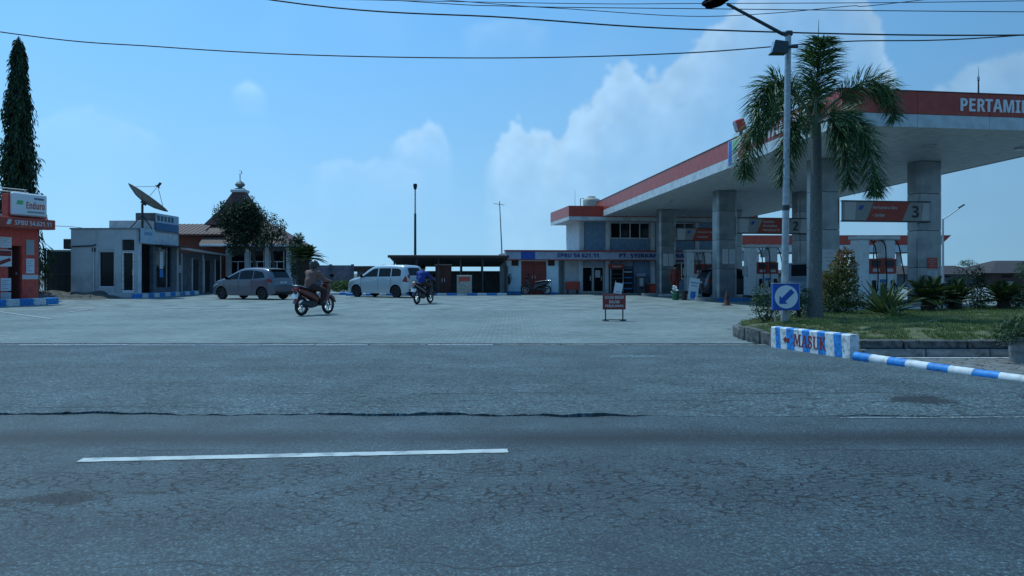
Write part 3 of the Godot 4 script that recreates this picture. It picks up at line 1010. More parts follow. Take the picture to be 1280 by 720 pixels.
func islands() -> void:
	var names := ["pump island between the near pair of silver columns", "pump island under the sign numbered two", "pump island under the sign numbered one"]
	var k := 0
	for q in [5.3, 13.5, 21.2]:
		var o := thing("pump_island", "low concrete " + names[k], "pump island", S(4.5, 0, q), STA, "pump islands under the canopy")
		var mb := MB.new()
		var poly := []
		for i in 17:
			var a := -PI / 2 + PI * i / 16.0
			poly.append(Vector2(2.7 + cos(a) * .62, sin(a) * .62))
		for i in 17:
			var a := PI / 2 + PI * i / 16.0
			poly.append(Vector2(-2.7 + cos(a) * .62, sin(a) * .62))
		mb.extrude(poly, 0.16, Transform3D(Basis(Vector3.RIGHT, -PI / 2), Vector3(0, 0.16, 0)))
		part(o, "plinth", mb.mesh(), M.concrete)
		for s in [-1, 1]:
			bx(o, "kerb_band", Vector3(-2.6, .02, s * .622 - .004), Vector3(2.6, .13, s * .622 + .004), M.blue if k % 2 else M.paint_white)
		k += 1
	var d := dispenser()
	d.set_meta("label", "white and red fuel dispenser beside the orange-tipped shrub")
	d.set_meta("group", "fuel dispensers on the islands")
	d.position = S(4.55, .16, 5.3)
	d.rotation_degrees.y = STA
	copy(d, "white and red fuel dispenser under the sign numbered two", S(4.4, .16, 13.5), STA, "fuel dispensers on the islands")
	copy(d, "white and red fuel dispenser under the sign numbered one", S(4.5, .16, 21.2), STA, "fuel dispensers on the islands")
	hanging_sign(3, 3.03, 6.35, 5.3 - .40, ["-Pertamina Dex", "- Solar"], "grey and red sign numbered three, above the dispenser by the orange-tipped shrub")
	hanging_sign(2, 3.03, 6.35, 13.5 - .40, ["- Dexlite", "- Pertalite", "- Pertamax 92"], "grey and red sign numbered two, with three lines of writing")
	hanging_sign(1, 3.03, 6.35, 21.2 - .40, ["- Pertamax Turbo", "- Pertamax"], "grey and red sign numbered one, hung in front of the office")
	# sheets stuck to the columns
	for a in [[2.43, 13.5, 2.02, .27, .66, M.pale_print, "narrow white notice, first of two on the silver column by the cone"], [2.76, 13.5, 2.02, .27, .66, M.pale_print, "narrow white notice, second of two on the silver column by the cone"], [2.40, 21.2, 2.0, .27, .66, M.pale_print, "narrow white notice, first of two behind the attendant in red"], [2.72, 21.2, 2.0, .27, .66, M.pale_print, "narrow white notice, second of two behind the attendant in red"],
			[2.62, 5.3, 1.72, .66, .74, M.pale_print, "large pale notice with small dark print on the column behind the palm"], [6.5, 5.3, 1.62, .40, .38, M.orange, "orange square sticker on the silver column"], [6.5, 5.3, 1.22, .40, .26, M.pale_print, "pale sticker with a blue mark below the orange sticker"]]:
		var t := thing("column_notice", a[6], "notice", S(a[0], a[2], a[1] - .349), STA)
		bx(t, "sheet", Vector3(-a[3] / 2, -a[4] / 2, 0.0), Vector3(a[3] / 2, a[4] / 2, .006), a[5])
		for i in 4:
			var ww: float = a[3] * [.5, .7, .4, .6][i]
			var yy: float = a[4] * (.30 - i * .19)
			bx(t, "print", Vector3(-ww / 2, yy, .0065), Vector3(ww / 2, yy + .022, .009), M.grey_print)

func window_part(parent: Node, p0: float, p1: float, y0: float, y1: float, q: float, sashes: int, fm: Material) -> void:
	var w := Node3D.new()
	w.name = "window"
	parent.add_child(w, true)
	w.position = L(p0, y0, q)
	var W := p1 - p0
	var H := y1 - y0
	bx(w, "pane", Vector3(.03, .03, -.012), Vector3(W - .03, H - .03, .004), M.glass)
	bx(w, "frame", Vector3(0, 0, -.05), Vector3(W, .06, .03), fm)
	bx(w, "frame", Vector3(0, H - .06, -.05), Vector3(W, H, .03), fm)
	for i in sashes + 1:
		var x := (W - .06) * i / sashes
		bx(w, "mullion", Vector3(x, .061, -.05), Vector3(x + .06, H - .061, .028), fm)

func office() -> void:
	var t := thing("station_office", "two storey office and shop with red eaves and a long lettered band", "building", S(0, 0, 0), STA)
	# upper storey
	bx(t, "upper_wall", L(-1.2, 2.5, 29.8), L(9.2, 4.44, 26.3), M.pale_wall)
	var x := -1.14
	for a in [[-1.14, .45], [3.65, 4.9], [6.5, 7.8], [7.81, 9.2]]:
		for y in [[2.63, 3.5], [3.51, 4.43]]:
			bx(t, "cladding_panel", L(a[0] + .004, y[0], 26.3), L(a[1] - .004, y[1], 26.24), M.clad)
	for a in [[.78, 2.05], [2.055, 3.33], [4.95, 6.22]]:
		bx(t, "cladding_panel", L(a[0], 2.63, 26.3), L(a[1], 3.40, 26.24), M.clad)
	for p in [-1.2, .48, 3.36, 6.25]:
		bx(t, "pilaster", L(p, 2.6, 26.32), L(p + (.26 if p > -1 else .30), 4.44, 26.12), M.pale_wall, 0.008)
	window_part(t, .78, 3.33, 3.41, 4.42, 26.28, 4, M.pale_wall)
	window_part(t, 4.95, 6.22, 3.41, 4.42, 26.28, 2, M.pale_wall)
	# eaves
	var P0 := -2.15
	var P1 := 9.75
	bx(t, "eaves_soffit", L(P0 + .06, 4.445, 30.2), L(P1 - .06, 4.50, 24.9), M.pale_wall)
	for b in [[4.43, 4.64, M.white, "white_eaves_band"], [4.646, 5.28, M.red, "red_eaves_band"]]:
		bx(t, b[3], L(P0, b[0], 24.86), L(P1, b[1], 24.8), b[2])
		bx(t, b[3], L(P0, b[0], 30.3), L(P0 + .06, b[1], 24.865), b[2])
		bx(t, b[3], L(P1 - .06, b[0], 30.3), L(P1, b[1], 24.865), b[2])
	bx(t, "flat_roof", L(P0 + .07, 4.9, 30.2), L(P1 - .07, 5.1, 24.9), M.concrete)
	# lettered band above the ground floor
	var band := bx(t, "sign_band", L(-5.8, 2.10, 26.2), L(9.6, 2.58, 25.55), M.band, 0.01)
	bx(t, "red_trim", L(-5.85, 2.582, 26.2), L(9.65, 2.66, 25.50), M.red)
	bx(t, "red_trim", L(-5.82, 2.05, 26.2), L(9.62, 2.098, 25.53), M.red)
	bx(t, "blue_panel", L(-4.9, 2.11, 25.55), L(-4.05, 2.57, 25.535), M.sign_blue)
	lettering(t, "SPBU 54 621.11", 2.55, .25, M.blue_text, L(-1.42, 2.35, 25.53), Basis(), "Droid Sans", 0.03)
	lettering(t, "PT. SYIRKAH AMANAH", 4.4, .25, M.blue_text, L(3.35, 2.35, 25.53), Basis(), "Droid Sans", 0.03)
	# ground floor, store room with the red double door
	bx(t, "store_wall", L(-5.7, 0, 29.2), L(-4.83, 2.08, 25.9), M.store_wall)
	bx(t, "store_wall", L(-3.28, 0, 29.2), L(-2.55, 2.08, 25.9), M.store_wall)
	bx(t, "store_back", L(-4.826, 0, 29.2), L(-3.284, 2.08, 26.2), M.dark_concrete)
	bx(t, "store_roof", L(-5.75, 2.3, 29.3), L(-1.25, 2.5, 26.21), M.concrete)
	bx(t, "door_lintel", L(-4.828, 2.0, 26.1), L(-3.282, 2.08, 25.9), M.store_wall)
	for i in 2:
		var d := bx(t, "store_door", L(-4.81 + i * .76, .02, 26.06), L(-4.06 + i * .76, 1.99, 26.0), M.store_door, 0.01)
		for k in 8:
			bx(d, "slat", Vector3(-.33 + k * .084, -.9, .031), Vector3(-.27 + k * .084, .9, .040), M.store_door)
		bx(d, "handle", Vector3((.28 if i == 0 else -.31), -.05, .042), Vector3((.31 if i == 0 else -.28), .12, .07), M.alu)
	for p in [-5.42, -3.2]:
		var v := bx(t, "vent", L(p, 1.72, 25.9), L(p + .42, 2.06, 25.885), M.black)
		for k in 4:
			bx(v, "louvre", Vector3(-.2, -.15 + k * .085, .008), Vector3(.2, -.11 + k * .085, .03), M.brown)
	bx(t, "base_course", L(-5.72, 0, 25.9), L(-4.84, .18, 25.885), M.blue)
	bx(t, "base_course", L(-3.27, 0, 25.9), L(-2.56, .12, 25.885), M.blue)
	# passage and shop front
	bx(t, "shop_side_wall", L(-2.05, 0, 30.0), L(-1.24, 2.09, 26.4), M.pale_wall)
	bx(t, "shop_wall", L(-1.2, 0, 29.8), L(9.2, 2.49, 26.5), M.clad)
	bx(t, "shop_wall_front", L(2.3, .001, 26.49), L(3.5, 2.09, 26.3), M.clad)
	for p in [-1.24, .46, 3.36, 6.25, 9.0]:
		bx(t, "pillar", L(p, 0, 26.5), L(p + .26, 2.09, 26.1), M.pale_wall, 0.01)
	for a in [[-.95, .44], [.75, 1.45], [1.5, 2.28]]:
		bx(t, "transom_panel", L(a[0], 1.72, 26.46), L(a[1], 2.085, 26.38), M.band)
	bx(t, "shop_step", L(-2.0, 0, 26.49), L(9.3, .06, 25.6), M.concrete)
	for i in 2:
		var d := Node3D.new()
		d.name = "glass_door"
		t.add_child(d, true)
		d.position = L(-.96 + i * .70, .06, 26.42)
		bx(d, "pane", Vector3(.06, .1, -.015), Vector3(.62, 1.55, -.005), M.glass)
		for f in [[0, 0, .06, 1.64], [.62, 0, .68, 1.64], [.061, 1.56, .619, 1.64], [.061, 0, .619, .1]]:
			bx(d, "door_frame", Vector3(f[0], f[1], -.03), Vector3(f[2], f[3], .02), M.alu)
		bx(d, "push_bar", Vector3(.5, .75, .021), Vector3(.55, 1.05, .05), M.alu)
		if i == 1:
			bx(d, "paper_notice", Vector3(.14, .95, -.004), Vector3(.46, 1.4, .002), M.pale_print)
	window_part(t, 4.0, 6.2, .9, 1.95, 26.47, 3, M.alu)
	window_part(t, 6.6, 8.9, .9, 1.95, 26.47, 3, M.alu)
	# water tank on the roof
	var wt := thing("water_tank", "squat brown water tank with a lid on the office roof", "water tank", S(-.15, 5.1, 27.2), STA)
	var mb := MB.new()
	mb.lathe([Vector2(0, 0), Vector2(.52, 0), Vector2(.54, .1), Vector2(.54, .72), Vector2(.50, .80), Vector2(.24, .92), Vector2(.24, .98), Vector2(0, .99)], 24)
	part(wt, "tank", mb.mesh(), M.cream)
	var pp := MB.new()
	pp.tube([Vector3(-.72, 0, 0), Vector3(-.72, .85, 0), Vector3(-.5, .85, 0)], .025, 6)
	part(wt, "pipe", pp.mesh(), M.dark_steel)
	var an := thing("roof_aerial", "thin wire aerial rising from the office's red eaves", "antenna", S(-1.4, 5.1, 26.4), STA)
	part(an, "rod", cyl_mesh(.015, 1.3, 6, .006), M.dark_steel)
	part(an, "foot", cyl_mesh(.05, .05, 8), M.dark_steel)
	# things standing against the shop front
	var fr := thing("drinks_cooler", "dark glass drinks cooler with a red header beside the shop doors", "cooler", S(1.08, .06, 26.06), STA)
	bx(fr, "cabinet", Vector3(-.44, 0, -.32), Vector3(.44, 1.5, .24), M.dark_steel, 0.01)
	bx(fr, "header", Vector3(-.46, 1.502, -.32), Vector3(.46, 1.76, .28), M.red, 0.012)
	bx(fr, "header_print", Vector3(-.3, 1.58, .281), Vector3(.3, 1.67, .286), M.grey_print)
	bx(fr, "glass_front", Vector3(-.36, .12, .242), Vector3(.36, 1.42, .256), M.glass)
	bx(fr, "frame", Vector3(-.42, .08, .242), Vector3(-.365, 1.46, .27), M.alu)
	bx(fr, "frame", Vector3(.365, .08, .242), Vector3(.42, 1.46, .27), M.alu)
	for i in 4:
		bx(fr, "shelf", Vector3(-.35, .35 + i * .27, .257), Vector3(.35, .36 + i * .27, .264), M.alu)
	var at2 := thing("payment_kiosk", "slim grey payment machine with a pale screen by the shop wall", "machine", S(2.62, .06, 25.95), STA)
	bx(at2, "cabinet", Vector3(-.24, 0, -.25), Vector3(.24, 1.0, .2), M.grey_wall, .02)
	bx(at2, "top_sign", Vector3(-.26, 1.02, -.2), Vector3(.26, 1.2, .22), M.band, .02)
	bx(at2, "screen", Vector3(-.12, .42, .201), Vector3(.12, .92, .215), M.pale_print)
	bx(at2, "keypad", Vector3(-.12, .25, .201), Vector3(.12, .36, .23), M.dark_print)
	var rk := thing("newspaper_rack", "dark display rack with pale labels beside the drinks cooler", "rack", S(1.85, .06, 26.0), STA)
	bx(rk, "back_panel", Vector3(-.3, 0, -.2), Vector3(.3, 1.45, -.15), M.dark_steel)
	for i in 4:
		var s := bx(rk, "shelf", Vector3(-.3, .2 + i * .34, -.148), Vector3(.3, .23 + i * .34, .15), M.dark_steel)
		bx(s, "label_strip", Vector3(-.28, .02, .151), Vector3(.2, .09, .158), M.pale_print if i == 3 else M.blue)
	var cr := thing("snack_counter", "low orange counter with dark pictures in front of the shop wall", "counter", S(3.72, .06, 25.7), STA)
	bx(cr, "body", Vector3(-.62, 0, -.25), Vector3(.62, .56, .2), M.red, .01)
	bx(cr, "top", Vector3(-.66, .562, -.28), Vector3(.66, .60, .24), M.pale_print, .008)
	for i in 3:
		part(cr, "picture", box_mesh(Vector3(.32, .38, .012), .004), [M.orange, M.dark_print, M.grey_print][i], Vector3(-.38 + i * .38, .29, .208))
	var bn := thing("red_planter_box", "red box planter standing in the passage beside the shop", "planter", S(-1.75, 0, 25.6), STA)
	for s in [-.3, .3]:
		bx(bn, "leg", Vector3(s - .04, 0, -.15), Vector3(s + .04, .28, .15), M.dark_steel)
	bx(bn, "box", Vector3(-.42, .282, -.2), Vector3(.42, .78, .2), M.red, .02)
	var ex := thing("fire_extinguisher", "dark red fire extinguisher hung on the white store wall", "extinguisher", S(-5.58, .62, 25.78), STA)
	var em := MB.new()
	em.lathe([Vector2(0, 0), Vector2(.07, .0), Vector2(.08, .02), Vector2(.08, .40), Vector2(.05, .48), Vector2(.025, .5), Vector2(.025, .56), Vector2(0, .56)], 14)
	part(ex, "cylinder", em.mesh(), M.door_red)
	bx(ex, "handle", Vector3(-.02, .562, -.02), Vector3(.1, .6, .02), M.black)
	var hs := MB.new()
	hs.tube(path3([Vector3(.03, .55, 0), Vector3(.13, .5, .02), Vector3(.12, .3, .04), Vector3(.09, .12, .06)], 4), .012, 6)
	part(ex, "hose", hs.mesh(), M.black)

func shed() -> void:
	# lean-to of the motorcycle park: its roof falls away from the yard
	var t := thing("parking_shed", "low dark brown lean-to shed with an open front and falling roof", "shed", Vector3(-7.1, 0, -44.2), 3.0)
	var w := 6.9
	var r := MB.new()
	r.hexa([Vector3(0, 2.22, 0), Vector3(w, 2.22, 0), Vector3(w, 1.72, -5.6), Vector3(.0, 1.72, -5.6), Vector3(0, 2.30, 0), Vector3(w, 2.30, 0), Vector3(w, 1.80, -5.6), Vector3(.0, 1.80, -5.6)])
	part(t, "roof", r.mesh(), M.roof_brown)
	bx(t, "gutter", Vector3(-.05, 2.16, .003), Vector3(w + .05, 2.32, .10), M.brown, .02)
	for i in 6:
		bx(t, "post", Vector3(.25 + i * 1.28, 0, -.35), Vector3(.33 + i * 1.28, 2.16, -.27), M.dark_steel)
		bx(t, "rear_post", Vector3(.25 + i * 1.28, 0, -5.5), Vector3(.33 + i * 1.28, 1.71, -5.42), M.dark_steel)
	for i in 9:
		bx(t, "purlin", Vector3(.02, 2.13 - i * .055, -.5 - i * .6), Vector3(w - .02, 2.19 - i * .0545, -.44 - i * .6), M.dark_steel)
	bx(t, "rear_wall", Vector3(0, 0, -5.75), Vector3(w, 1.42, -5.6), M.grey_wall)
	bx(t, "side_wall", Vector3(w - .1, 0, -5.59), Vector3(w, 1.7, -.4), M.grey_wall)
	var g := thing("red_brown_cabinet", "tall red-brown steel cabinet with two doors standing in the shed", "cabinet", Vector3(-4.05, 0, -45.4), 3.0)
	bx(g, "carcass", Vector3(-.47, 0, -.3), Vector3(.47, 1.74, .26), M.door_red, .01)
	for i in 2:
		var d := bx(g, "door", Vector3(-.45 + i * .455, .06, .262), Vector3(-.005 + i * .455, 1.66, .285), M.door_red, .006)
		bx(d, "handle", Vector3((.14 if i == 0 else -.17), -.1, .012), Vector3((.17 if i == 0 else -.14), .1, .04), M.alu)
	bx(g, "top_plate", Vector3(-.5, 1.742, -.32), Vector3(.5, 1.80, .3), M.cream)
	var c := thing("old_pump_cabinet", "cream metal cabinet with an orange panel near its top", "cabinet", Vector3(-2.72, 0.10, -43.9), 3.0)
	bx(c, "body", Vector3(-.43, 0, -.22), Vector3(.43, 1.06, .22), M.cream, .02)
	bx(c, "orange_panel", Vector3(-.31, .72, .222), Vector3(.31, .96, .235), M.orange)
	bx(c, "latch", Vector3(-.3, .6, .222), Vector3(-.26, .66, .245), M.dark_steel)
	kerb_row("shed_kerb", "low kerb painted blue and white in front of the brown shed", Vector3(-9.4, 0, -43.5), Vector3(-.3, 0, -43.9), .14, .22, .58, M.blue, M.paint_white)

func kerb_row(called: String, label: String, a: Vector3, b: Vector3, h: float, w: float, seg: float, m1: Material, m2: Material) -> void:
	var d := b - a
	var o := thing(called, label, "kerb", a, rad_to_deg(atan2(-d.z, d.x)))
	var k := int(round(d.length() / seg))
	var l := d.length() / k
	for i in k:
		bx(o, "kerb_stone", Vector3(i * l + .004, -.02, -w / 2), Vector3((i + 1) * l - .004, h, w / 2), m1 if i % 2 == 0 else m2, .02)

func leaf(mb: MB, at: Vector3, dir: Vector3, face: Vector3, l: float, w: float) -> void:
	var s := dir.cross(face)
	if s.length() < 0.05:
		s = dir.cross(Vector3.UP + Vector3(0.1, 0, 0))
	s = s.normalized() * w * 0.5
	var nn := s.cross(dir).normalized()
	var mid := at + dir * l * 0.45
	var fold := nn * w * 0.18
	var tip := at + dir * l - nn * l * 0.12
	mb.tri(at, mid + s + fold, tip)
	mb.tri(at, tip, mid - s + fold)

func green(mb: MB, rng: RandomNumberGenerator, cols: Array) -> void:
	mb.tinted = true
	var c: Color = cols[rng.randi() % cols.size()]
	mb.tint = c * rng.randf_range(.75, 1.25)
	mb.tint.a = 1.0

func rand_dir(rng: RandomNumberGenerator) -> Vector3:
	var y := rng.randf_range(-1, 1)
	var a := rng.randf_range(0, TAU)
	var r := sqrt(1.0 - y * y)
	return Vector3(cos(a) * r, y, sin(a) * r)

# leaves through a lump: most lie near its surface, all turn outwards and a little down
func lump(mb: MB, rng: RandomNumberGenerator, c: Vector3, r: Vector3, count: int, size: float, cols: Array, droop := 0.2) -> void:
	for i in count:
		var d := rand_dir(rng)
		var k := pow(rng.randf(), 0.45) * rng.randf_range(.8, 1.12)
		var at := c + d * r * k
		green(mb, rng, cols)
		var dir := (d + rand_dir(rng) * 0.9 + Vector3(0, -droop, 0)).normalized()
		leaf(mb, at, dir, (d + Vector3(0, .6, 0) + rand_dir(rng) * .5).normalized(), size * rng.randf_range(.7, 1.3), size * rng.randf_range(.35, .55))

func tree(called: String, label: String, at: Vector3, trunk: Array, radii: Array, limbs: Array, lumps: Array, leaf_size: float, density: float, cols: Array, sd: int, bark: Material, droop := 0.2) -> Node3D:
	var t := thing(called, label, "tree", at)
	var rng := RandomNumberGenerator.new()
	rng.seed = sd
	var tr := MB.new()
	tr.tube(path3(trunk, 4), lerp_list(radii, (trunk.size() - 1) * 4 + 1), 10)
	part(t, "trunk", tr.mesh(), bark)
	for l in limbs:
		var mb := MB.new()
		mb.tube(path3(l, 3), lerp_list([radii[-1] * .8, radii[-1] * .25], (l.size() - 1) * 3 + 1), 6)
		part(t, "limb", mb.mesh(), bark)
	var cr := MB.new()
	for l in lumps:
		var r: Vector3 = l[1]
		lump(cr, rng, l[0], r, int(density * r.x * r.y * r.z * 4.2), leaf_size, cols, droop)
	part(t, "crown", cr.mesh(), M.leaf)
	return t

func lerp_list(a: Array, n: int) -> Array:
	var r := []
	for i in n:
		var f: float = float(i) / maxi(1, n - 1) * (a.size() - 1)
		var j := mini(int(f), a.size() - 2)
		r.append(lerpf(a[j], a[j + 1], f - j))
	return r

# a plume of leaflets all round an arching stalk (foxtail palm)
func plume(parent: Node, rng: RandomNumberGenerator, pts: Array, length: float, count: int) -> void:
	var path := path3(pts, 8)
	var st := MB.new()
	st.tube(path, lerp_list([.030, .022, .008, .003], path.size()), 6)
	var f := part(parent, "frond", st.mesh(), M.frond_stalk)
	var mb := MB.new()
	var cols := [Color(.055, .105, .035), Color(.075, .14, .045), Color(.045, .085, .03), Color(.10, .17, .06)]
	count = int(count * .85)
	for i in count:
		var s := 0.26 + 0.74 * (i + rng.randf()) / count
		var x := s * (path.size() - 1)
		var j := mini(int(x), path.size() - 2)
		var at: Vector3 = path[j].lerp(path[j + 1], x - j)
		var d: Vector3 = (path[j + 1] - path[j]).normalized()
		var around := rand_dir(rng)
		around = (around - d * around.dot(d))
		if around.length() < .05:
			continue
		around = around.normalized()
		var l := length * (0.55 + 0.9 * sin(PI * clampf(s * .92 + .04, 0, 1))) * rng.randf_range(.75, 1.1) * 0.72
		var dir := (around * 0.92 + d * rng.randf_range(.35, .75) + Vector3(0, -.10, 0)).normalized()
		var w := rng.randf_range(.014, .024)
		green(mb, rng, cols)
		var side := dir.cross(around + Vector3(0, .3, 0) + rand_dir(rng) * .6)
		if side.length() < .05:
			continue
		side = side.normalized() * w * .5
		var mid := at + dir * l * .55 + Vector3(0, -.10, 0) * l * .3
		var tip := at + dir * l * .97 + Vector3(0, -1, 0) * l * rng.randf_range(.12, .34)
		mb.quad(at - side * .5, at + side * .5, mid + side, mid - side)
		mb.tri(mid - side, mid + side, tip)
	part(f, "leaflets", mb.mesh(), M.glossy_leaf)

func foxtail_palm() -> void:
	var base := Vector3(6.10, .26, -15.5)
	var t := thing("foxtail_palm", "palm with a smooth grey trunk and bushy arching fronds in the planted bed", "palm tree", base)
	var tr := MB.new()
	var path := []
	var rad := []
	var n := 60
	for i in n + 1:
		var s := float(i) / n
		path.append(Vector3(.02 * sin(s * 3.0) + .03 * s, s * 3.75, 0))
		var r := lerpf(.140, .108, minf(1.0, s * 1.2)) + .05 * exp(-s * 14.0)
		rad.append(r * (1.0 - (.025 if i % 3 == 0 else 0.0)))
	tr.tube(path, rad, 18)
	part(t, "trunk", tr.mesh(), M.bark)
	var cs := MB.new()
	cs.tube(path3([Vector3(.03, 3.74, 0), Vector3(.03, 3.95, 0), Vector3(.03, 4.2, 0)], 4), lerp_list([.11, .105, .06], 9), 14)
	part(t, "crownshaft", cs.mesh(), M.frond_stalk)
	var rng := RandomNumberGenerator.new()
	rng.seed = 515
	# fronds: points in metres from the crown's heart
	var o := Vector3(.0, 4.05, 0)
	for fr in [
		[[0, 0, 0], [.06, .6, -.05], [.10, 1.2, .03], [.12, 1.62, .12], 0.72, 900],
		[[0, 0, 0], [-.45, .55, .1], [-.95, .74, .25], [-1.28, .36, .3], [-1.36, -.28, .3], 0.58, 756],
		[[0, 0, 0], [-.5, .28, -.4], [-.98, .12, -.75], [-1.2, -.5, -.9], [-1.22, -.95, -.9], 0.58, 648],
		[[0, -.05, 0], [-.5, -.06, .45], [-.85, -.5, .75], [-1.02, -1.3, .85], 0.52, 621],
		[[0, 0, 0], [.45, .42, .15], [1.0, .74, .25], [1.42, .60, .3], [1.62, .02, .28], 0.52, 729],
		[[0, 0, 0], [.5, .25, -.5], [1.05, .36, -.8], [1.40, .05, -.9], [1.52, -.45, -.9], 0.52, 594],
		[[0, -.05, 0], [.38, -.02, .5], [.75, -.40, .7], [.92, -1.15, .75], [.95, -1.5, .75], 0.49, 648],
		[[0, -.05, 0], [.22, -.06, .35], [.40, -.55, .55], [.48, -1.35, .6], 0.52, 634],
		[[0, 0, 0], [-.15, .6, -.5], [-.32, .8, -1.0], [-.45, .3, -1.4], 0.52, 513],
		[[0, 0, 0], [.25, .55, -.5], [.45, .65, -1.1], [.5, .1, -1.5], 0.52, 486],
		]:
		var pts := []
		for i in fr.size() - 2:
			pts.append(o + Vector3(fr[i][0] * .92, fr[i][1], fr[i][2]))
		plume(t, rng, pts, fr[-2], fr[-1])
	# the unopened spear
	var sp := MB.new()
	sp.tube([o + Vector3(.0, 0, 0), o + Vector3(.10, 1.2, -.05), o + Vector3(.13, 2.1, -.1)], [.025, .018, .004], 6)
	part(t, "spear_leaf", sp.mesh(), M.frond_stalk)

func blades(parent: Node, called: String, rng: RandomNumberGenerator, count: int, length: float, wide: float, up0: float, up1: float, bend: float, cols: Array, m: Material) -> void:
	for i in count:
		var a := i * 2.399963 + rng.randf_range(-.2, .2)
		var e := lerpf(up1, up0, float(i) / count) + rng.randf_range(-.08, .08)
		var l := length * rng.randf_range(.75, 1.1)
		var d := Vector3(cos(a) * cos(e), sin(e), sin(a) * cos(e))
		var s := Vector3(-sin(a), 0, cos(a))
		var mb := MB.new()
		green(mb, rng, cols)
		var prev := []
		var pr := Vector3(cos(a), 0, sin(a)) * .03
		for k in 7:
			var f := k / 6.0
			var p := pr + d * l * f + Vector3(0, -1, 0) * bend * l * f * f
			var w := wide * (1.0 - pow(f, 2.2)) * (.6 + .8 * minf(1.0, f * 3.0))
			var nn := s.cross(d).normalized()
			if nn.y < 0: nn = -nn
			var row := [p - s * w * .5 + nn * w * .22, p - nn * w * .05, p + s * w * .5 + nn * w * .22]
			if k > 0:
				mb.quad(prev[0], prev[1], row[1], row[0])
				mb.quad(prev[1], prev[2], row[2], row[1])
			prev = row
		part(parent, called, mb.mesh(), m)

func agave(label: String, at: Vector3, size: float, count: int, sd: int) -> void:
	var t := thing("agave_plant", label, "plant", at)
	var rng := RandomNumberGenerator.new()
	rng.seed = sd
	blades(t, "leaf", rng, count, size, size * .085, .25, 1.35, .16, [Color(.085, .125, .06), Color(.06, .10, .05), Color(.13, .17, .085)], M.glossy_leaf)

func cycad_crown(parent: Node, rng: RandomNumberGenerator, o: Vector3, count: int, length: float, e0: float, e1: float, bend: float, cols: Array, step := 26) -> void:
	for i in count:
		var a := i * 2.399963 + rng.randf_range(-.2, .2)
		var e := lerpf(e1, e0, float(i) / count) + rng.randf_range(-.1, .1)
		var l := length * rng.randf_range(.85, 1.1)
		var d := Vector3(cos(a) * cos(e), sin(e), sin(a) * cos(e))
		var s := Vector3(-sin(a), 0, cos(a))
		var pts := []
		for k in 9:
			var f := k / 8.0
			pts.append(o + d * l * f + Vector3(0, -1, 0) * bend * l * f * f)
		var st := MB.new()
		st.tinted = true
		st.tint = Color(.05, .07, .025)
		st.tube(pts, lerp_list([.016, .004], 9), 5)
		for k in step:
			var f := .12 + .88 * k / step
			var x := f * 8.0
			var j := mini(int(x), 7)
			var p: Vector3 = pts[j].lerp(pts[j + 1], x - j)
			var g: Vector3 = (pts[j + 1] - pts[j]).normalized()
			var ll := l * .20 * sin(PI * clampf(f * .9 + .1, 0, 1)) + .03
			for sgn in [-1.0, 1.0]:
				green(st, rng, cols)
				leaf(st, p, (s * sgn + g * .55 + Vector3(0, .12, 0)).normalized(), Vector3.UP, ll, ll * .11 + .006)
		part(parent, "frond", st.mesh(), M.glossy_leaf)

func cycad(label: String, at: Vector3, size: float, count: int, sd: int) -> void:
	var t := thing("cycad_plant", label, "plant", at)
	var rng := RandomNumberGenerator.new()
	rng.seed = sd
	var mb := MB.new()
	mb.lathe([Vector2(0, 0), Vector2(.14, 0), Vector2(.16, .1), Vector2(.12, .22), Vector2(0, .26)], 12)
	part(t, "stem", mb.mesh(), M.dark_bark)
	cycad_crown(t, rng, Vector3(0, .2, 0), count, size, .15, 1.35, .38, [Color(.03, .055, .024), Color(.04, .07, .03), Color(.055, .09, .04)])

func shrub(called: String, label: String, at: Vector3, lumps: Array, leaf_size: float, density: float, cols: Array, sd: int, group := "") -> Node3D:
	var t := thing(called, label, "shrub", at, 0, group)
	var rng := RandomNumberGenerator.new()
	rng.seed = sd
	for i in 5:
		var a := rng.randf_range(0, TAU)
		var mb := MB.new()
		var r: Vector3 = lumps[0][1]
		var c: Vector3 = lumps[0][0]
		mb.tube(path3([Vector3(cos(a) * .04, -.03, sin(a) * .04), Vector3(cos(a) * r.x * .4, c.y * .5, sin(a) * r.z * .4), c + Vector3(cos(a) * r.x * .6, r.y * .3, sin(a) * r.z * .6)], 3), lerp_list([.02, .006], 7), 5)
		part(t, "stem", mb.mesh(), M.dark_bark)
	var f := MB.new()
	for l in lumps:
		var r: Vector3 = l[1]
		var n := int(density * pow(r.x * r.y * r.z, .6667) * 9.0)
		lump(f, rng, l[0], r, n, leaf_size, l[2] if l.size() > 2 else cols, 0.0)
	part(t, "foliage", f.mesh(), M.leaf)
	return t

var bed_line := PackedVector2Array()

func bed_height(x: float, z: float) -> float:      # the lawn is a low mound that comes down to its edging
	var p := Vector2(x, z)
	var d := 9.0
	for i in bed_line.size() - 1:
		d = minf(d, p.distance_squared_to(Geometry2D.get_closest_point_to_segment(p, bed_line[i], bed_line[i + 1])))
	return .235 + .13 * smoothstep(0.0, 1.3, sqrt(d)) + .03 * sin(x * 1.7) * cos(z * 1.3) * smoothstep(0.0, .6, sqrt(d))

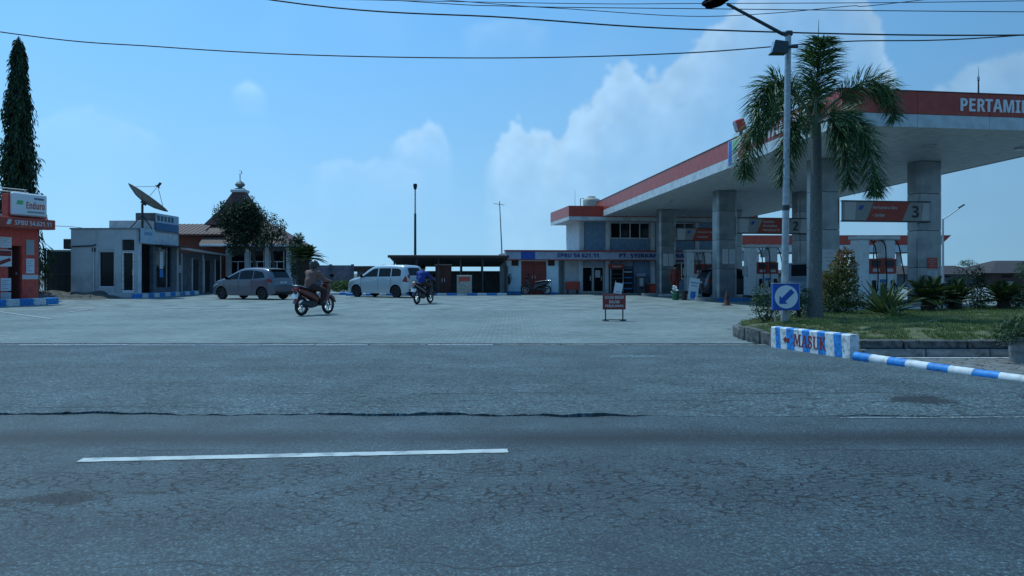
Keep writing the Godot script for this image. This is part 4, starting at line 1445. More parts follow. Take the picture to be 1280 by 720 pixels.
func planted_bed() -> void:
	M.frond_stalk = rough_mat([lin(.06, .075, .035), lin(.09, .11, .05), lin(.13, .145, .075)], 0.03, .5, .5, 0.0, 60)
	# outline of the bed, from its front right round the rounded end to the back
	var line := path3([Vector3(16, 0, -11.45), Vector3(9.0, 0, -11.45), Vector3(5.3, 0, -11.45), Vector3(4.78, 0, -12.6), Vector3(4.50, 0, -13.6), Vector3(4.44, 0, -14.6), Vector3(4.62, 0, -15.6), Vector3(5.2, 0, -16.7), Vector3(6.6, 0, -18.2), Vector3(9.5, 0, -20.0), Vector3(16, 0, -22.4)], 6)
	var poly := PackedVector2Array()
	for p in line:
		poly.append(Vector2(p.x, p.z))
	bed_line = poly
	var lawn := MB.new()
	var g := 0.11
	var heights := {}
	var nz := noise(1.3, 91, FastNoiseLite.TYPE_SIMPLEX_SMOOTH, 4)
	for i in int(12.0 / g):
		for j in int(11.5 / g):
			var x := 4.2 + i * g
			var z := -11.2 - j * g
			if not Geometry2D.is_point_in_polygon(Vector2(x + g * .5, z - g * .5), poly):
				continue
			var q := []
			for c in [[0, 0], [1, 0], [1, 1], [0, 1]]:
				var key := Vector2i(i + c[0], j + c[1])
				if not heights.has(key):
					heights[key] = bed_height(x + c[0] * g, z - c[1] * g) + .02 * nz.get_noise_2d(x + c[0] * g, z - c[1] * g)
				q.append(Vector3(x + c[0] * g, heights[key], z - c[1] * g))
			lawn.quad(q[0], q[1], q[2], q[3])
	var under := MB.new()
	var ip := Geometry2D.triangulate_polygon(poly)
	for i in range(0, ip.size(), 3):
		under.out([Vector3(poly[ip[i]].x, .20, poly[ip[i]].y), Vector3(poly[ip[i + 1]].x, .20, poly[ip[i + 1]].y), Vector3(poly[ip[i + 2]].x, .20, poly[ip[i + 2]].y)], Vector3(8, -5, -15))
	setting("bed_soil", under.mesh(), M.soil)
	var lm := rough_mat([lin(.06, .052, .032), lin(.085, .085, .04), lin(.105, .12, .045), lin(.14, .135, .075)], 0.02, 1.8, .95, .5, 61, true)
	setting("lawn", lawn.mesh(), lm)
	# short grass
	var rng := RandomNumberGenerator.new()
	rng.seed = 92
	var tuft := MB.new()
	for k in 5:
		var a := k * 1.3
		var b := Vector3(cos(a), 0, sin(a)) * .012
		tuft.tri(b - Vector3(sin(a), 0, -cos(a)) * .005, b + Vector3(sin(a), 0, -cos(a)) * .005, b * 2.6 + Vector3(0, rng.randf_range(.03, .055), 0))
	var xf := []
	var cs := []
	var gm := noise(.5, 93, FastNoiseLite.TYPE_SIMPLEX_SMOOTH, 3)
	while xf.size() < 26000:
		var x := rng.randf_range(4.4, 13.0)
		var z := -11.4 - pow(rng.randf(), 1.3) * 8.5
		if not Geometry2D.is_point_in_polygon(Vector2(x, z), poly):
			continue
		if gm.get_noise_2d(x * 3.0, z * 3.0) < -.18:
			continue
		xf.append(Transform3D(Basis(Vector3.UP, rng.randf_range(0, TAU)).scaled(Vector3.ONE * rng.randf_range(.7, 1.5)), Vector3(x, heights.get(Vector2i(roundi((x - 4.2) / g), roundi((-11.2 - z) / g)), .25) - .006, z)))
		var c := Color(.105, .155, .045).lerp(Color(.21, .225, .10), clampf(.4 + gm.get_noise_2d(x, z) * 1.1 + rng.randf_range(-.25, .25), 0, 1))
		cs.append(c)
	var mm := MultiMesh.new()
	mm.transform_format = MultiMesh.TRANSFORM_3D
	mm.use_colors = true
	mm.mesh = tuft.mesh()
	mm.instance_count = xf.size()
	for i in xf.size():
		mm.set_instance_transform(i, xf[i])
		mm.set_instance_color(i, cs[i])
	var gr := MultiMeshInstance3D.new()
	gr.name = "grass"
	gr.multimesh = mm
	gr.material_override = M.leaf
	add_child(gr)
	tag(gr, "short sunlit lawn grass growing over the raised bed", "grass", "", "stuff")
	# rough stones round the rounded end
	var ed := thing("stone_edging", "edging of rough grey stones round the end of the bed", "edging", Vector3(4.5, 0, -14))
	var along := []
	for i in range(17, 50):
		along.append(line[i])
	var pos := 0.0
	var done := 0.0
	for i in along.size() - 1:
		var l: float = along[i].distance_to(along[i + 1])
		while done < pos + l:
			var f := (done - pos) / l
			var p: Vector3 = along[i].lerp(along[i + 1], f)
			var d: Vector3 = (along[i + 1] - along[i]).normalized()
			var sl := rng.randf_range(.20, .42)
			var mb := MB.new()
			var q := []
			for y in [0.0, 1.0]:
				for xz in [[-.5, -.5], [.5, -.5], [.5, .5], [-.5, .5]]:
					q.append(Vector3(xz[0] * sl * .97 * rng.randf_range(.78, 1.04), y * rng.randf_range(.19, .30) - .03, xz[1] * .19 * rng.randf_range(.7, 1.35)))
			stone(mb, q, rng)
			part(ed, "stone", mb.mesh(), M.dark_concrete, p + d * sl * .5 - ed.position, Basis(Vector3.UP, atan2(-d.z, d.x)))
			done += sl + .012
		pos += l
	# front retaining wall in two courses of precast blocks
	var rw := thing("bed_wall", "low weathered concrete wall along the front of the bed", "wall", Vector3(5.05, 0, -11.42))
	var x2 := 0.12
	var k := 0
	while x2 < 10.0:
		bx(rw, "block", Vector3(x2, -.05, -.08), Vector3(x2 + .93, .135, .10), M.concrete, .012)
		bx(rw, "coping", Vector3(x2 - .3 if k else x2, .139, -.12), Vector3(x2 + .62, .27 + rng.randf_range(-.008, .008), .06), M.dark_concrete, .015)
		x2 += .945
		k += 1
	# pavement between the striped kerb and the wall
	var pv := MB.new()
	var pvp := [Vector3(5.05, .012, -11.3), Vector3(16, .012, -11.3), Vector3(16, .012, -6.0), Vector3(7.2, .012, -6.0), Vector3(6.05, .012, -8.8), Vector3(5.35, .012, -10.4)]
	for i in range(1, pvp.size() - 1):
		pv.out([pvp[0], pvp[i], pvp[i + 1]], Vector3(8, -5, -9))
	var pm := rough_mat([lin(.07, .065, .055), lin(.12, .118, .11), lin(.155, .155, .15), lin(.19, .19, .185)], 0.016, 1.7, .93, .5, 62, true)
	setting("pavement", pv.mesh(), pm)
	bx(self, "pavement_edge", Vector3(5.15, .0, -11.26), Vector3(11, .022, -11.20), M.paint_white).set_meta("kind", "structure")
	# fallen leaves on the pavement
	var fl := MB.new()
	for i in 260:
		var p := Vector3(5.3 + rng.randf() * 3.4, .018, -11.15 + rng.randf() * 2.6)
		if p.x < 5.3 + (p.z + 11.0) * .42 + .2:
			continue
		green(fl, rng, [Color(.14, .10, .04), Color(.09, .06, .03), Color(.17, .14, .06)])
		var a := rng.randf_range(0, TAU)
		leaf(fl, p, Vector3(cos(a), .05, sin(a)), Vector3.UP, rng.randf_range(.03, .07), .02)
	var flo := part(self, "fallen_leaves", fl.mesh(), M.leaf)
	tag(flo, "scattered dry leaves on the pavement behind the striped kerb", "leaves", "", "stuff")
	striped_block()
	# rounded kerb that curves away from the block and sinks into the road
	var kb := thing("striped_kerb", "thin rounded kerb painted blue and white curving away from the block", "kerb", Vector3(4.98, 0, -11.12))
	var cur := path3([Vector3(4.98, 0, -11.12), Vector3(5.38, 0, -10.15), Vector3(5.95, 0, -8.95), Vector3(6.75, 0, -7.5), Vector3(7.6, 0, -6.2)], 30)
	var seg := []
	var acc := 0.0
	var idx := 0
	for i in cur.size():
		seg.append(cur[i])
		if i > 0:
			acc += cur[i].distance_to(cur[i - 1])
		if acc > .285 or i == cur.size() - 1:
			if seg.size() > 1:
				var mb := MB.new()
				var pts := []
				var rr := []
				for s in seg:
					var prog: float = clampf((s.z + 11.12) / 3.2, 0, 1)
					pts.append(s - kb.position + Vector3(0, lerpf(.045, -.012, prog), 0))
					rr.append(lerpf(.074, .058, prog))
				mb.tube(pts, rr, 14, true)
				part(kb, "kerb_length", mb.mesh(), M.blue if idx % 2 == 0 else M.paint_white)
			seg = [cur[i]]
			acc = 0.0
			idx += 1
	foxtail_palm()
	lamp_post()
	# plants
	shrub("tapered_shrub", "upright shrub with orange-red young leaves at its top beside the palm", Vector3(7.28, .36, -17.0), [
		[Vector3(0, .34, 0), Vector3(.48, .34, .42)], [Vector3(-.05, .68, .05), Vector3(.40, .34, .38)], [Vector3(.06, 1.0, 0), Vector3(.30, .28, .28), [Color(.16, .13, .035), Color(.26, .14, .035), Color(.10, .12, .03)]], [Vector3(.08, 1.26, 0), Vector3(.19, .22, .19), [Color(.30, .09, .03), Color(.22, .12, .035), Color(.12, .11, .03)]],
		[Vector3(-.34, .75, .1), Vector3(.14, .22, .14), [Color(.22, .13, .03), Color(.14, .12, .035)]], [Vector3(-.40, .35, .15), Vector3(.15, .2, .15), [Color(.20, .14, .035), Color(.12, .13, .04)]]], .075, 900, [Color(.07, .10, .03), Color(.12, .135, .035), Color(.17, .155, .04)], 301)
	agave("agave with long pale-edged sword leaves beside the orange-topped shrub", Vector3(8.05, .36, -16.6), 1.0, 44, 302)
	agave("small agave with narrow leaves under the first agave's shade", Vector3(7.75, .34, -15.6), .42, 24, 303)
	cycad("dark cycad with arching fronds between the agave and the silver column", Vector3(9.75, .36, -18.0), 1.0, 30, 304)
	cycad("second dark cycad crowding against the first one", Vector3(10.6, .36, -18.4), .85, 26, 305)
	cycad("cycad with stiff spreading fronds beside the bare dark shrub", Vector3(12.1, .36, -18.9), .85, 26, 306)
	shrub("dark_shrub", "narrow dark green shrub between the cycads", Vector3(11.35, .36, -18.7), [[Vector3(0, .42, 0), Vector3(.26, .42, .26)], [Vector3(0, .85, 0), Vector3(.18, .22, .18)]], .07, 700, [Color(.02, .036, .02), Color(.03, .05, .025)], 307)
	shrub("yellow_shrub", "wispy yellow-green shrub behind the dark shrub", Vector3(11.9, .36, -20.4), [[Vector3(0, .7, 0), Vector3(.2, .35, .2)]], .07, 420, [Color(.12, .14, .03), Color(.07, .10, .03)], 308)
	shrub("leafy_bush", "leafy green bush growing round the sign post", Vector3(5.05, .32, -15.3), [[Vector3(0, .24, 0), Vector3(.34, .26, .3)], [Vector3(-.1, .5, .1), Vector3(.2, .22, .2)], [Vector3(.28, .42, 0), Vector3(.22, .2, .2)]], .06, 640, [Color(.035, .07, .028), Color(.05, .095, .035), Color(.08, .12, .05)], 309)
	shrub("leafy_bush", "leafy green bush between the sign and the palm trunk", Vector3(5.72, .32, -15.4), [[Vector3(0, .26, 0), Vector3(.24, .28, .24)], [Vector3(.1, .5, 0), Vector3(.18, .18, .18)]], .06, 640, [Color(.035, .07, .028), Color(.05, .09, .035), Color(.09, .13, .055)], 310)
	shrub("leafy_bush", "broad dark bush low at the orange-topped shrub's foot", Vector3(6.85, .34, -16.6), [[Vector3(0, .22, 0), Vector3(.32, .24, .3)]], .06, 620, [Color(.03, .055, .025), Color(.045, .08, .03)], 311)
	shrub("low_hedge_bush", "dark low bush along the back of the bed below the dispenser", Vector3(9.0, .36, -18.6), [[Vector3(0, .25, 0), Vector3(.5, .28, .3)]], .07, 520, [Color(.02, .038, .02), Color(.03, .05, .025)], 312)
	shrub("low_hedge_bush", "dark low bush at the foot of the silver column", Vector3(11.0, .36, -19.6), [[Vector3(0, .3, 0), Vector3(.7, .34, .3)]], .07, 520, [Color(.02, .036, .02), Color(.03, .05, .025)], 313)
	shrub("low_hedge_bush", "dark low bush beyond the stiff cycad", Vector3(13.2, .36, -20.3), [[Vector3(0, .25, 0), Vector3(.7, .28, .3)]], .07, 520, [Color(.02, .038, .02), Color(.03, .055, .025)], 314)
	# potted plant on the pavement
	var pot := thing("plant_pot", "round weathered concrete plant pot on the pavement before the bed", "plant pot", Vector3(7.22, .012, -10.75))
	pot.scale = Vector3.ONE * .88
	var pb := MB.new()
	pb.lathe([Vector2(0, 0), Vector2(.24, 0), Vector2(.25, .03), Vector2(.27, .34), Vector2(.30, .35), Vector2(.30, .41), Vector2(.25, .41), Vector2(.24, .33), Vector2(0, .33)], 26)
	part(pot, "bowl", pb.mesh(), M.concrete)
	shrub("potted_bush", "bushy plant with small glossy leaves growing in the concrete pot", Vector3(7.22, .30, -10.75), [[Vector3(0, .18, 0), Vector3(.40, .20, .36)], [Vector3(-.32, .12, .1), Vector3(.22, .16, .2)], [Vector3(.22, .26, 0), Vector3(.22, .16, .2)]], .055, 900, [Color(.03, .06, .026), Color(.045, .085, .035), Color(.085, .12, .06)], 315)

func stone(mb: MB, q: Array, rng: RandomNumberGenerator) -> void:
	var mid := Vector3.ZERO
	for p in q:
		mid += p / 8.0
	for f in [[0, 1, 2, 3], [4, 5, 6, 7], [0, 1, 5, 4], [1, 2, 6, 5], [2, 3, 7, 6], [3, 0, 4, 7]]:
		var c: Vector3 = (q[f[0]] + q[f[1]] + q[f[2]] + q[f[3]]) / 4.0
		c += (c - mid).normalized() * .018
		for i in 4:
			mb.out([q[f[i]], q[f[(i + 1) % 4]], c], mid)

func striped_block() -> void:
	# a wedge of concrete painted in blue and white stripes, MASUK (enter) lettered on its road side
	var a := Vector3(4.49, 0, -13.1)
	var b := Vector3(5.04, 0, -11.3)
	var d := (b - a)
	var l := d.length()
	var t := thing("striped_block", "concrete block striped blue and white with the word MASUK in red", "barrier", a, rad_to_deg(atan2(-d.z, d.x)))
	# local x runs along the block, local +z is the road side; stripes lean a little
	var cuts := [0.0, .11, .24, .40, .60, .80, .98, 1.16, 1.34, 1.53, 1.70, l]
	for i in cuts.size() - 1:
		var x0: float = cuts[i]
		var x1: float = cuts[i + 1]
		var lean0 := 0.0 if i == 0 else .035
		var lean1 := 0.0 if i == cuts.size() - 2 else .035
		var mb := MB.new()
		var e := .018
		var pr := [Vector2(.085, -.05), Vector2(.085, .335), Vector2(.085 - e, .335 + e), Vector2(-.085 + e, .335 + e), Vector2(-.085, .335), Vector2(-.085, -.05)]
		for k in pr.size() - 1:
			var u: Vector2 = pr[k]
			var v: Vector2 = pr[k + 1]
			var fu := (u.y + .05) / .4
			var fv := (v.y + .05) / .4
			mb.quad(Vector3(x0 + lean0 * (1 - fu), u.y, u.x), Vector3(x1 + lean1 * (1 - fu), u.y, u.x), Vector3(x1 + lean1 * (1 - fv), v.y, v.x), Vector3(x0 + lean0 * (1 - fv), v.y, v.x))
		for s in [[x0, lean0, -1.0], [x1, lean1, 1.0]]:
			var ring := []
			for p in pr:
				ring.append(Vector3(s[0] + s[1] * (1 - (p.y + .05) / .4), p.y, p.x))
			mb.out(ring, Vector3((x0 + x1) / 2, .15, 0))
		part(t, "painted_stripe", mb.mesh(), M.paint_white if i % 2 == 0 else M.blue)
	lettering(t, "MASUK", .76, .20, M.letter_red, Vector3(.98, .17, .0865), Basis(), "Droid Serif", .005)
	var ar := MB.new()
	ar.extrude([Vector2(.33, .16), Vector2(.40, .215), Vector2(.40, .185), Vector2(.49, .19), Vector2(.475, .155), Vector2(.49, .12), Vector2(.40, .13), Vector2(.40, .10)], .006, Transform3D(Basis(), Vector3(0, 0, .091)))
	part(t, "arrow", ar.mesh(), M.letter_red)
	for s in [[1.66, .20], [1.735, .16]]:
		part(t, "fixing", cyl_mesh(.008, .012, 8), M.dark_steel, Vector3(s[0], s[1], .085), Basis(Vector3.RIGHT, PI / 2))

func lamp_post() -> void:
	var t := thing("street_lamp", "tall grey street lamp post with a slanted arm and oval head", "street lamp", Vector3(5.14, .22, -14.5))
	var H := 5.56
	var lean := .075
	var mb := MB.new()
	mb.tube([Vector3(0, 0, 0), Vector3(lean * .5, H * .5, 0), Vector3(lean, H, 0)], [.068, .062, .055], 16)
	part(t, "pole", mb.mesh(), M.steel)
	part(t, "base_plate", cyl_mesh(.13, .03, 12), M.dark_steel)
	var bd := MB.new()
	bd.tube([Vector3(lean * .42, 2.22, 0), Vector3(lean * .42, 2.32, 0)], .068, 16)
	part(t, "band", bd.mesh(), M.dark_steel)
	var arm := MB.new()
	arm.tube([Vector3(lean + .03, H + .0, 0), Vector3(lean - .1, H - .01, .0), Vector3(lean - 1.17, H + .545, .05)], [.034, .034, .028], 10)
	part(t, "arm", arm.mesh(), M.dark_steel)
	part(t, "cap", box_mesh(Vector3(.15, .10, .12), .02), M.dark_steel, Vector3(lean, H, 0))
	var d := Vector3(-1.18, .63, .05).normalized()
	var hd := MB.new()
	var bs := Basis(d, d.cross(Vector3.BACK).normalized() * -1.0, Vector3.BACK)
	hd.ball(Vector3.ZERO, Vector3(.28, .085, .14), 10, 16)
	var h := part(t, "lamp_head", hd.mesh(), M.steel, Vector3(lean - 1.17, H + .545, .05) + Vector3(-.21, .055, 0), Basis(Vector3(0, 0, 1), .22 + PI))
	var ln := MB.new()
	ln.ball(Vector3.ZERO, Vector3(.20, .055, .11), 8, 14)
	part(h, "lens", ln.mesh(), M.lens_clear, Vector3(.03, .062, 0))
	var f := thing("pole_floodlight", "square dark floodlight clamped to the street lamp post", "floodlight", Vector3(5.08, 5.47, -14.47))
	part(f, "bracket", box_mesh(Vector3(.36, .05, .05), .01), M.dark_steel, Vector3(.10, .03, .08))
	var box := MB.new()
	box.hexa([Vector3(-.27, -.13, .06), Vector3(.02, -.13, .06), Vector3(.02, -.13, .30), Vector3(-.27, -.13, .30), Vector3(-.20, .11, .10), Vector3(.04, .08, .10), Vector3(.04, .08, .26), Vector3(-.20, .11, .26)])
	var bb := part(f, "housing", box.mesh(), M.dark_steel)
	var gl := MB.new()
	gl.hexa([Vector3(-.282, -.12, .075), Vector3(-.272, -.126, .075), Vector3(-.272, -.126, .285), Vector3(-.282, -.12, .285), Vector3(-.21, .10, .11), Vector3(-.201, .10, .11), Vector3(-.201, .10, .25), Vector3(-.21, .10, .25)])
	part(bb, "lens", gl.mesh(), M.lens_clear)
	# keep-left sign on the same post
	var s := thing("arrow_sign", "square blue sign with a white disc and a slanting blue arrow", "road sign", Vector3(5.11, .815, -14.33))
	bx(s, "box", Vector3(-.245, -.25, -.09), Vector3(.245, .25, .02), M.sign_blue, .006)
	bx(s, "side_plate", Vector3(.247, -.2, -.30), Vector3(.36, .24, -.28), M.pale_wall)
	bx(s, "edge_trim", Vector3(-.25, .2505, -.09), Vector3(.25, .258, .022), M.pale_print)
	var dm := MB.new()
	dm.lathe([Vector2(0, 0), Vector2(.215, 0), Vector2(.215, .004), Vector2(0, .004)], 40)
	part(s, "disc", dm.mesh(), M.bright, Vector3(0, 0, .0205), Basis(Vector3.RIGHT, PI / 2))
	var am := MB.new()
	am.extrude([Vector2(-.185, 0), Vector2(-.075, .105), Vector2(-.075, .047), Vector2(.165, .047), Vector2(.165, -.047), Vector2(-.075, -.047), Vector2(-.075, -.105)], .004, Transform3D(Basis(Vector3(0, 0, 1), PI * .25), Vector3(.0, 0, .030)))
	part(s, "arrow", am.mesh(), M.sign_blue)
	for x in [-.17, .20]:
		var w := thing("wooden_stake", "short weathered wooden stake %s the arrow sign" % ("under the pointed side of" if x < 0 else "behind the blunt side of"), "stake", Vector3(5.11 + x, .24, -14.42 if x < 0 else -14.75))
		var k := MB.new()
		k.tube([Vector3.ZERO, Vector3(.005, .2, 0), Vector3(.0, .42, .01)], [.016, .018, .015], 7)
		part(w, "stick", k.mesh(), M.cream)

func left_buildings() -> void:
	kiosk()
	white_building()
	# tall weeping tree behind the kiosk
	var t := thing("weeping_tree", "tall narrow dark green tree with hanging leaves behind the orange kiosk", "tree", Vector3(-24.4, 0, -38.0))
	var tr := MB.new()
	tr.tube([Vector3(0, 0, 0), Vector3(.05, 6, 0), Vector3(0, 12.9, 0)], [.22, .14, .02], 10)
	part(t, "trunk", tr.mesh(), M.dark_bark)
	var rng := RandomNumberGenerator.new()
	rng.seed = 400
	var cols := [Color(.030, .054, .024), Color(.040, .072, .030), Color(.06, .10, .04), Color(.024, .040, .022)]
	var cr := MB.new()
	var lm := MB.new()
	for i in 300:
		var h := 1.4 + 11.6 * pow(float(i) / 300.0, .92)
		var a := i * 2.399963 + rng.randf_range(-.3, .3)
		var R := (.03 + 1.32 * pow(1.0 - (h - 1.2) / 12.3, .80)) * rng.randf_range(.72, 1.14) * (1.0 + .16 * sin(h * 2.7))
		var out := Vector3(cos(a), 0, sin(a))
		var tip := Vector3(0, h, 0) + out * R + Vector3(0, -.45 * R - .1, 0)
		lm.tube([Vector3(0, h, 0), Vector3(0, h + .02, 0) + out * R * .5, tip], [.02, .014, .005], 4)
		for k in 62:
			var f := rng.randf_range(.25, 1.05)
			var p := Vector3(0, h, 0).lerp(tip, f) + rand_dir(rng) * Vector3(.16, .22, .16) * minf(1.0, .3 + R) + Vector3(0, -rng.randf_range(0, .38), 0)
			green(cr, rng, cols)
			leaf(cr, p, (Vector3(0, -1, 0) + out * rng.randf_range(.1, .7) + rand_dir(rng) * .35).normalized(), (out + rand_dir(rng) * .5).normalized(), rng.randf_range(.20, .34), rng.randf_range(.06, .10))
	part(t, "limbs", lm.mesh(), M.dark_bark)
	part(t, "crown", cr.mesh(), M.leaf)
	shrub("leafy_bush", "sunlit bush peering over the dark gate", Vector3(-23.4, 0, -42.5), [[Vector3(0, 1.9, 0), Vector3(.8, .8, .6)]], .12, 260, [Color(.05, .085, .03), Color(.08, .12, .04)], 401)
	# dark yard gate between the kiosk and the white building
	var g := thing("yard_gate", "dark sheet steel gate between the orange kiosk and the white building", "gate", Vector3(-24.6, 0, -40.6))
	for i in 7:
		bx(g, "gate_sheet", Vector3(i * .34, .08, -.03), Vector3(i * .34 + .33, 2.44, .01), M.black, .006)
	bx(g, "rail", Vector3(-.03, 2.445, -.05), Vector3(2.42, 2.5, .03), M.dark_steel)
	bx(g, "rail", Vector3(-.03, 1.2, .012), Vector3(2.42, 1.26, .04), M.dark_steel)
	for x in [-.11, 2.43]:
		bx(g, "gate_post", Vector3(x, 0, -.05), Vector3(x + .07, 2.6, .05), M.dark_steel)
	# heaped soil in front of the white building
	var nz := noise(.5, 402, FastNoiseLite.TYPE_SIMPLEX_SMOOTH, 4)
	var mb := MB.new()
	var n := 26
	var hh := func(i: int, j: int) -> Vector3:
		var x := -25.2 + 5.6 * i / n
		var z := -36.6 - 4.0 * j / n
		var e := minf(minf(i, n - i) / 5.0, minf(j, n - j) / 5.0)
		return Vector3(x, -.02 + clampf(e, 0, 1) * (.17 + .22 * nz.get_noise_2d(x * 2.0, z * 2.0) + .16 * clampf((-z - 37.2) / 2.0, 0, 1)), z)
	for i in n:
		for j in n:
			mb.quad(hh.call(i, j), hh.call(i + 1, j), hh.call(i + 1, j + 1), hh.call(i, j + 1))
	var so := setting("soil_path", mb.mesh(), M.soil)
	kerb_row("porch_kerb", "kerb painted blue and white along the porch of the white building", Vector3(-19.02, 0, -38.65), Vector3(-18.95, 0, -46.2), .22, .26, .62, M.blue, M.paint_white)

func kiosk() -> void:
	# local x runs along the side that faces the yard, from near to far; local +z looks at the yard
	var d := Vector3(.26, 0, -.966)
	var t := thing("orange_kiosk", "small orange lubricant kiosk with a red fascia and posters by its door", "kiosk", Vector3(-20.0, 0, -30.0), rad_to_deg(atan2(-d.z, d.x)))
	# wall on this side in pieces round the door opening
	bx(t, "floor_slab", Vector3(-3.2, 0, -2.4), Vector3(1.75, .16, .1), M.concrete)
	bx(t, "wall", Vector3(-3.2, .16, -.12), Vector3(.34, 3.05, .0), M.orange)
	bx(t, "wall", Vector3(.98, .16, -.12), Vector3(1.75, 3.05, .0), M.orange)
	bx(t, "lintel", Vector3(.34, 2.36, -.12), Vector3(.98, 3.05, .0), M.orange)
	bx(t, "rear_wall", Vector3(-3.2, .16, -2.4), Vector3(1.75, 3.05, -2.3), M.orange)
	bx(t, "end_wall", Vector3(1.65, .16, -2.299), Vector3(1.75, 3.05, -.121), M.orange)
	bx(t, "roof_slab", Vector3(-3.2, 3.05, -2.4), Vector3(1.8, 3.2, .02), M.concrete)
	bx(t, "door_frame", Vector3(.34, .16, -.10), Vector3(.39, 2.35, -.02), M.door_red)
	var dr := bx(t, "open_door", Vector3(.935, .17, -.95), Vector3(.965, 2.33, -.13), M.door_red, .006)
	bx(dr, "handle", Vector3(-.05, -.05, .3), Vector3(-.021, .05, .36), M.alu)
	bx(t, "shelf_unit", Vector3(-.4, .17, -2.28), Vector3(1.4, 2.0, -1.9), M.dark_steel)
	bx(t, "white_band", Vector3(.99, 1.02, .001), Vector3(1.74, 1.2, .006), M.pale_print)
	# fascia
	var fs := bx(t, "fascia", Vector3(-3.4, 3.06, .021), Vector3(2.12, 3.46, .50), M.red, .02)
	lettering(t, "SPBU 54.621.11", 1.70, .19, M.pale_print, Vector3(1.05, 3.26, .508), Basis(), "Droid Sans", .02)
	var b := MB.new()
	b.extrude([Vector2(-.12, -.1), Vector2(.04, -.1), Vector2(.12, .1), Vector2(-.04, .1)], .01, Transform3D(Basis(), Vector3(-.05, 3.27, .512)))
	part(t, "fascia_emblem", b.mesh(), M.pale_print)
	# raised back board with the white sign box
	bx(t, "back_board", Vector3(.25, 3.461, -.2), Vector3(2.05, 4.42, .1), M.orange, .01)
	var s := thing("lubricant_sign", "white box sign reading Enduro on the roof of the orange kiosk", "sign", t.position + t.basis * Vector3(1.12, 4.02, .26), t.rotation_degrees.y)
	bx(s, "box", Vector3(-.78, -.46, -.19), Vector3(.78, .46, .06), M.bright, .05)
	lettering(s, "Enduro", .86, .30, M.letter_orange, Vector3(.20, -.02, .066), Basis(), "Droid Sans", .008)
	lettering(s, "PERTAMINA", .46, .08, M.blue_text, Vector3(.36, .26, .066), Basis(), "Droid Sans", .008)
	bx(s, "small_print", Vector3(-.18, -.33, .0605), Vector3(.62, -.25, .068), M.grey_print)
	var lg := MB.new()
	lg.extrude([Vector2(-.68, -.02), Vector2(-.40, -.02), Vector2(-.36, .14), Vector2(-.64, .14)], .006, Transform3D(Basis(), Vector3(0, 0, .067)))
	part(s, "green_mark", lg.mesh(), M.logo_green)
	# posters
	for a in [[1.16, 1.6, 2.32, .38, .62, M.grey_print, "dark photo poster on the orange wall beside the kiosk door"], [1.16, 1.6, 1.56, .38, .60, M.paper, "plain white sheet below the photo poster on the kiosk wall"], [.05, .2, 2.48, .5, .42, M.paper, "white notice with dark writing above the round emblem poster"], [.03, .2, 1.86, .56, .66, M.emblem, "poster with a large red and white emblem on the kiosk wall"], [.05, .2, .82, .46, .5, M.paper, "white and blue poster low on the kiosk wall"], [.05, .2, .36, .46, .3, M.pale_print, "lowest torn pale poster on the kiosk wall"]]:
		var p := thing("wall_poster", a[6], "poster", t.position + t.basis * Vector3(a[0] + .2, a[2], .004), t.rotation_degrees.y)
		bx(p, "sheet", Vector3(-a[3] / 2, -a[4] / 2, 0), Vector3(a[3] / 2, a[4] / 2, .006), M.paper if a[5] == M.emblem else a[5])
		if a[5] == M.emblem:
			bx(p, "red_field", Vector3(-.26, .08, .0065), Vector3(.26, .30, .009), M.letter_red)
			var sw := MB.new()
			sw.extrude([Vector2(-.25, -.28), Vector2(.25, -.1), Vector2(.2, .02), Vector2(-.25, -.12)], .004, Transform3D(Basis(), Vector3(0, 0, .011)))
			part(p, "red_sweep", sw.mesh(), M.letter_red)
		else:
			for i in 5:
				bx(p, "print", Vector3(-a[3] * .40, a[4] * (.30 - i * .16), .0065), Vector3(a[3] * [.3, .1, .36, -.1, .22][i], a[4] * (.35 - i * .16), .009), M.blue_text_soft if i == 2 else M.grey_print)
	kerb_row("kiosk_kerb", "broad kerb painted blue and white along the orange kiosk", Vector3(-20.28, 0, -26.4), Vector3(-18.9, 0, -31.7), .26, .5, .62, M.blue, M.paint_white)
	bx(t, "drain_pipe", Vector3(1.76, .1, -.1), Vector3(1.83, 3.05, -.03), M.dark_steel)
	# rusty rods of an old billboard behind the sign
	var f := thing("billboard_frame", "bare white steel frame of an old billboard above the kiosk", "frame", Vector3(-21.6, 3.2, -31.5), 40)
	for r in [[Vector3(-1.8, 1.55, 0), Vector3(1.5, 1.45, 0)], [Vector3(-1.8, 1.75, -.4), Vector3(1.5, 1.6, -.4)], [Vector3(-1.2, 0, 0), Vector3(-.2, 1.5, 0)], [Vector3(-.9, .1, 0), Vector3(.3, .35, 0)], [Vector3(1.4, 0, 0), Vector3(1.4, 1.6, 0)], [Vector3(-.3, 0, 0), Vector3(-.3, 1.65, 0)]]:
		var k := MB.new()
		k.tube([r[0], r[1]], .03, 6)
		part(f, "rod", k.mesh(), M.steel)

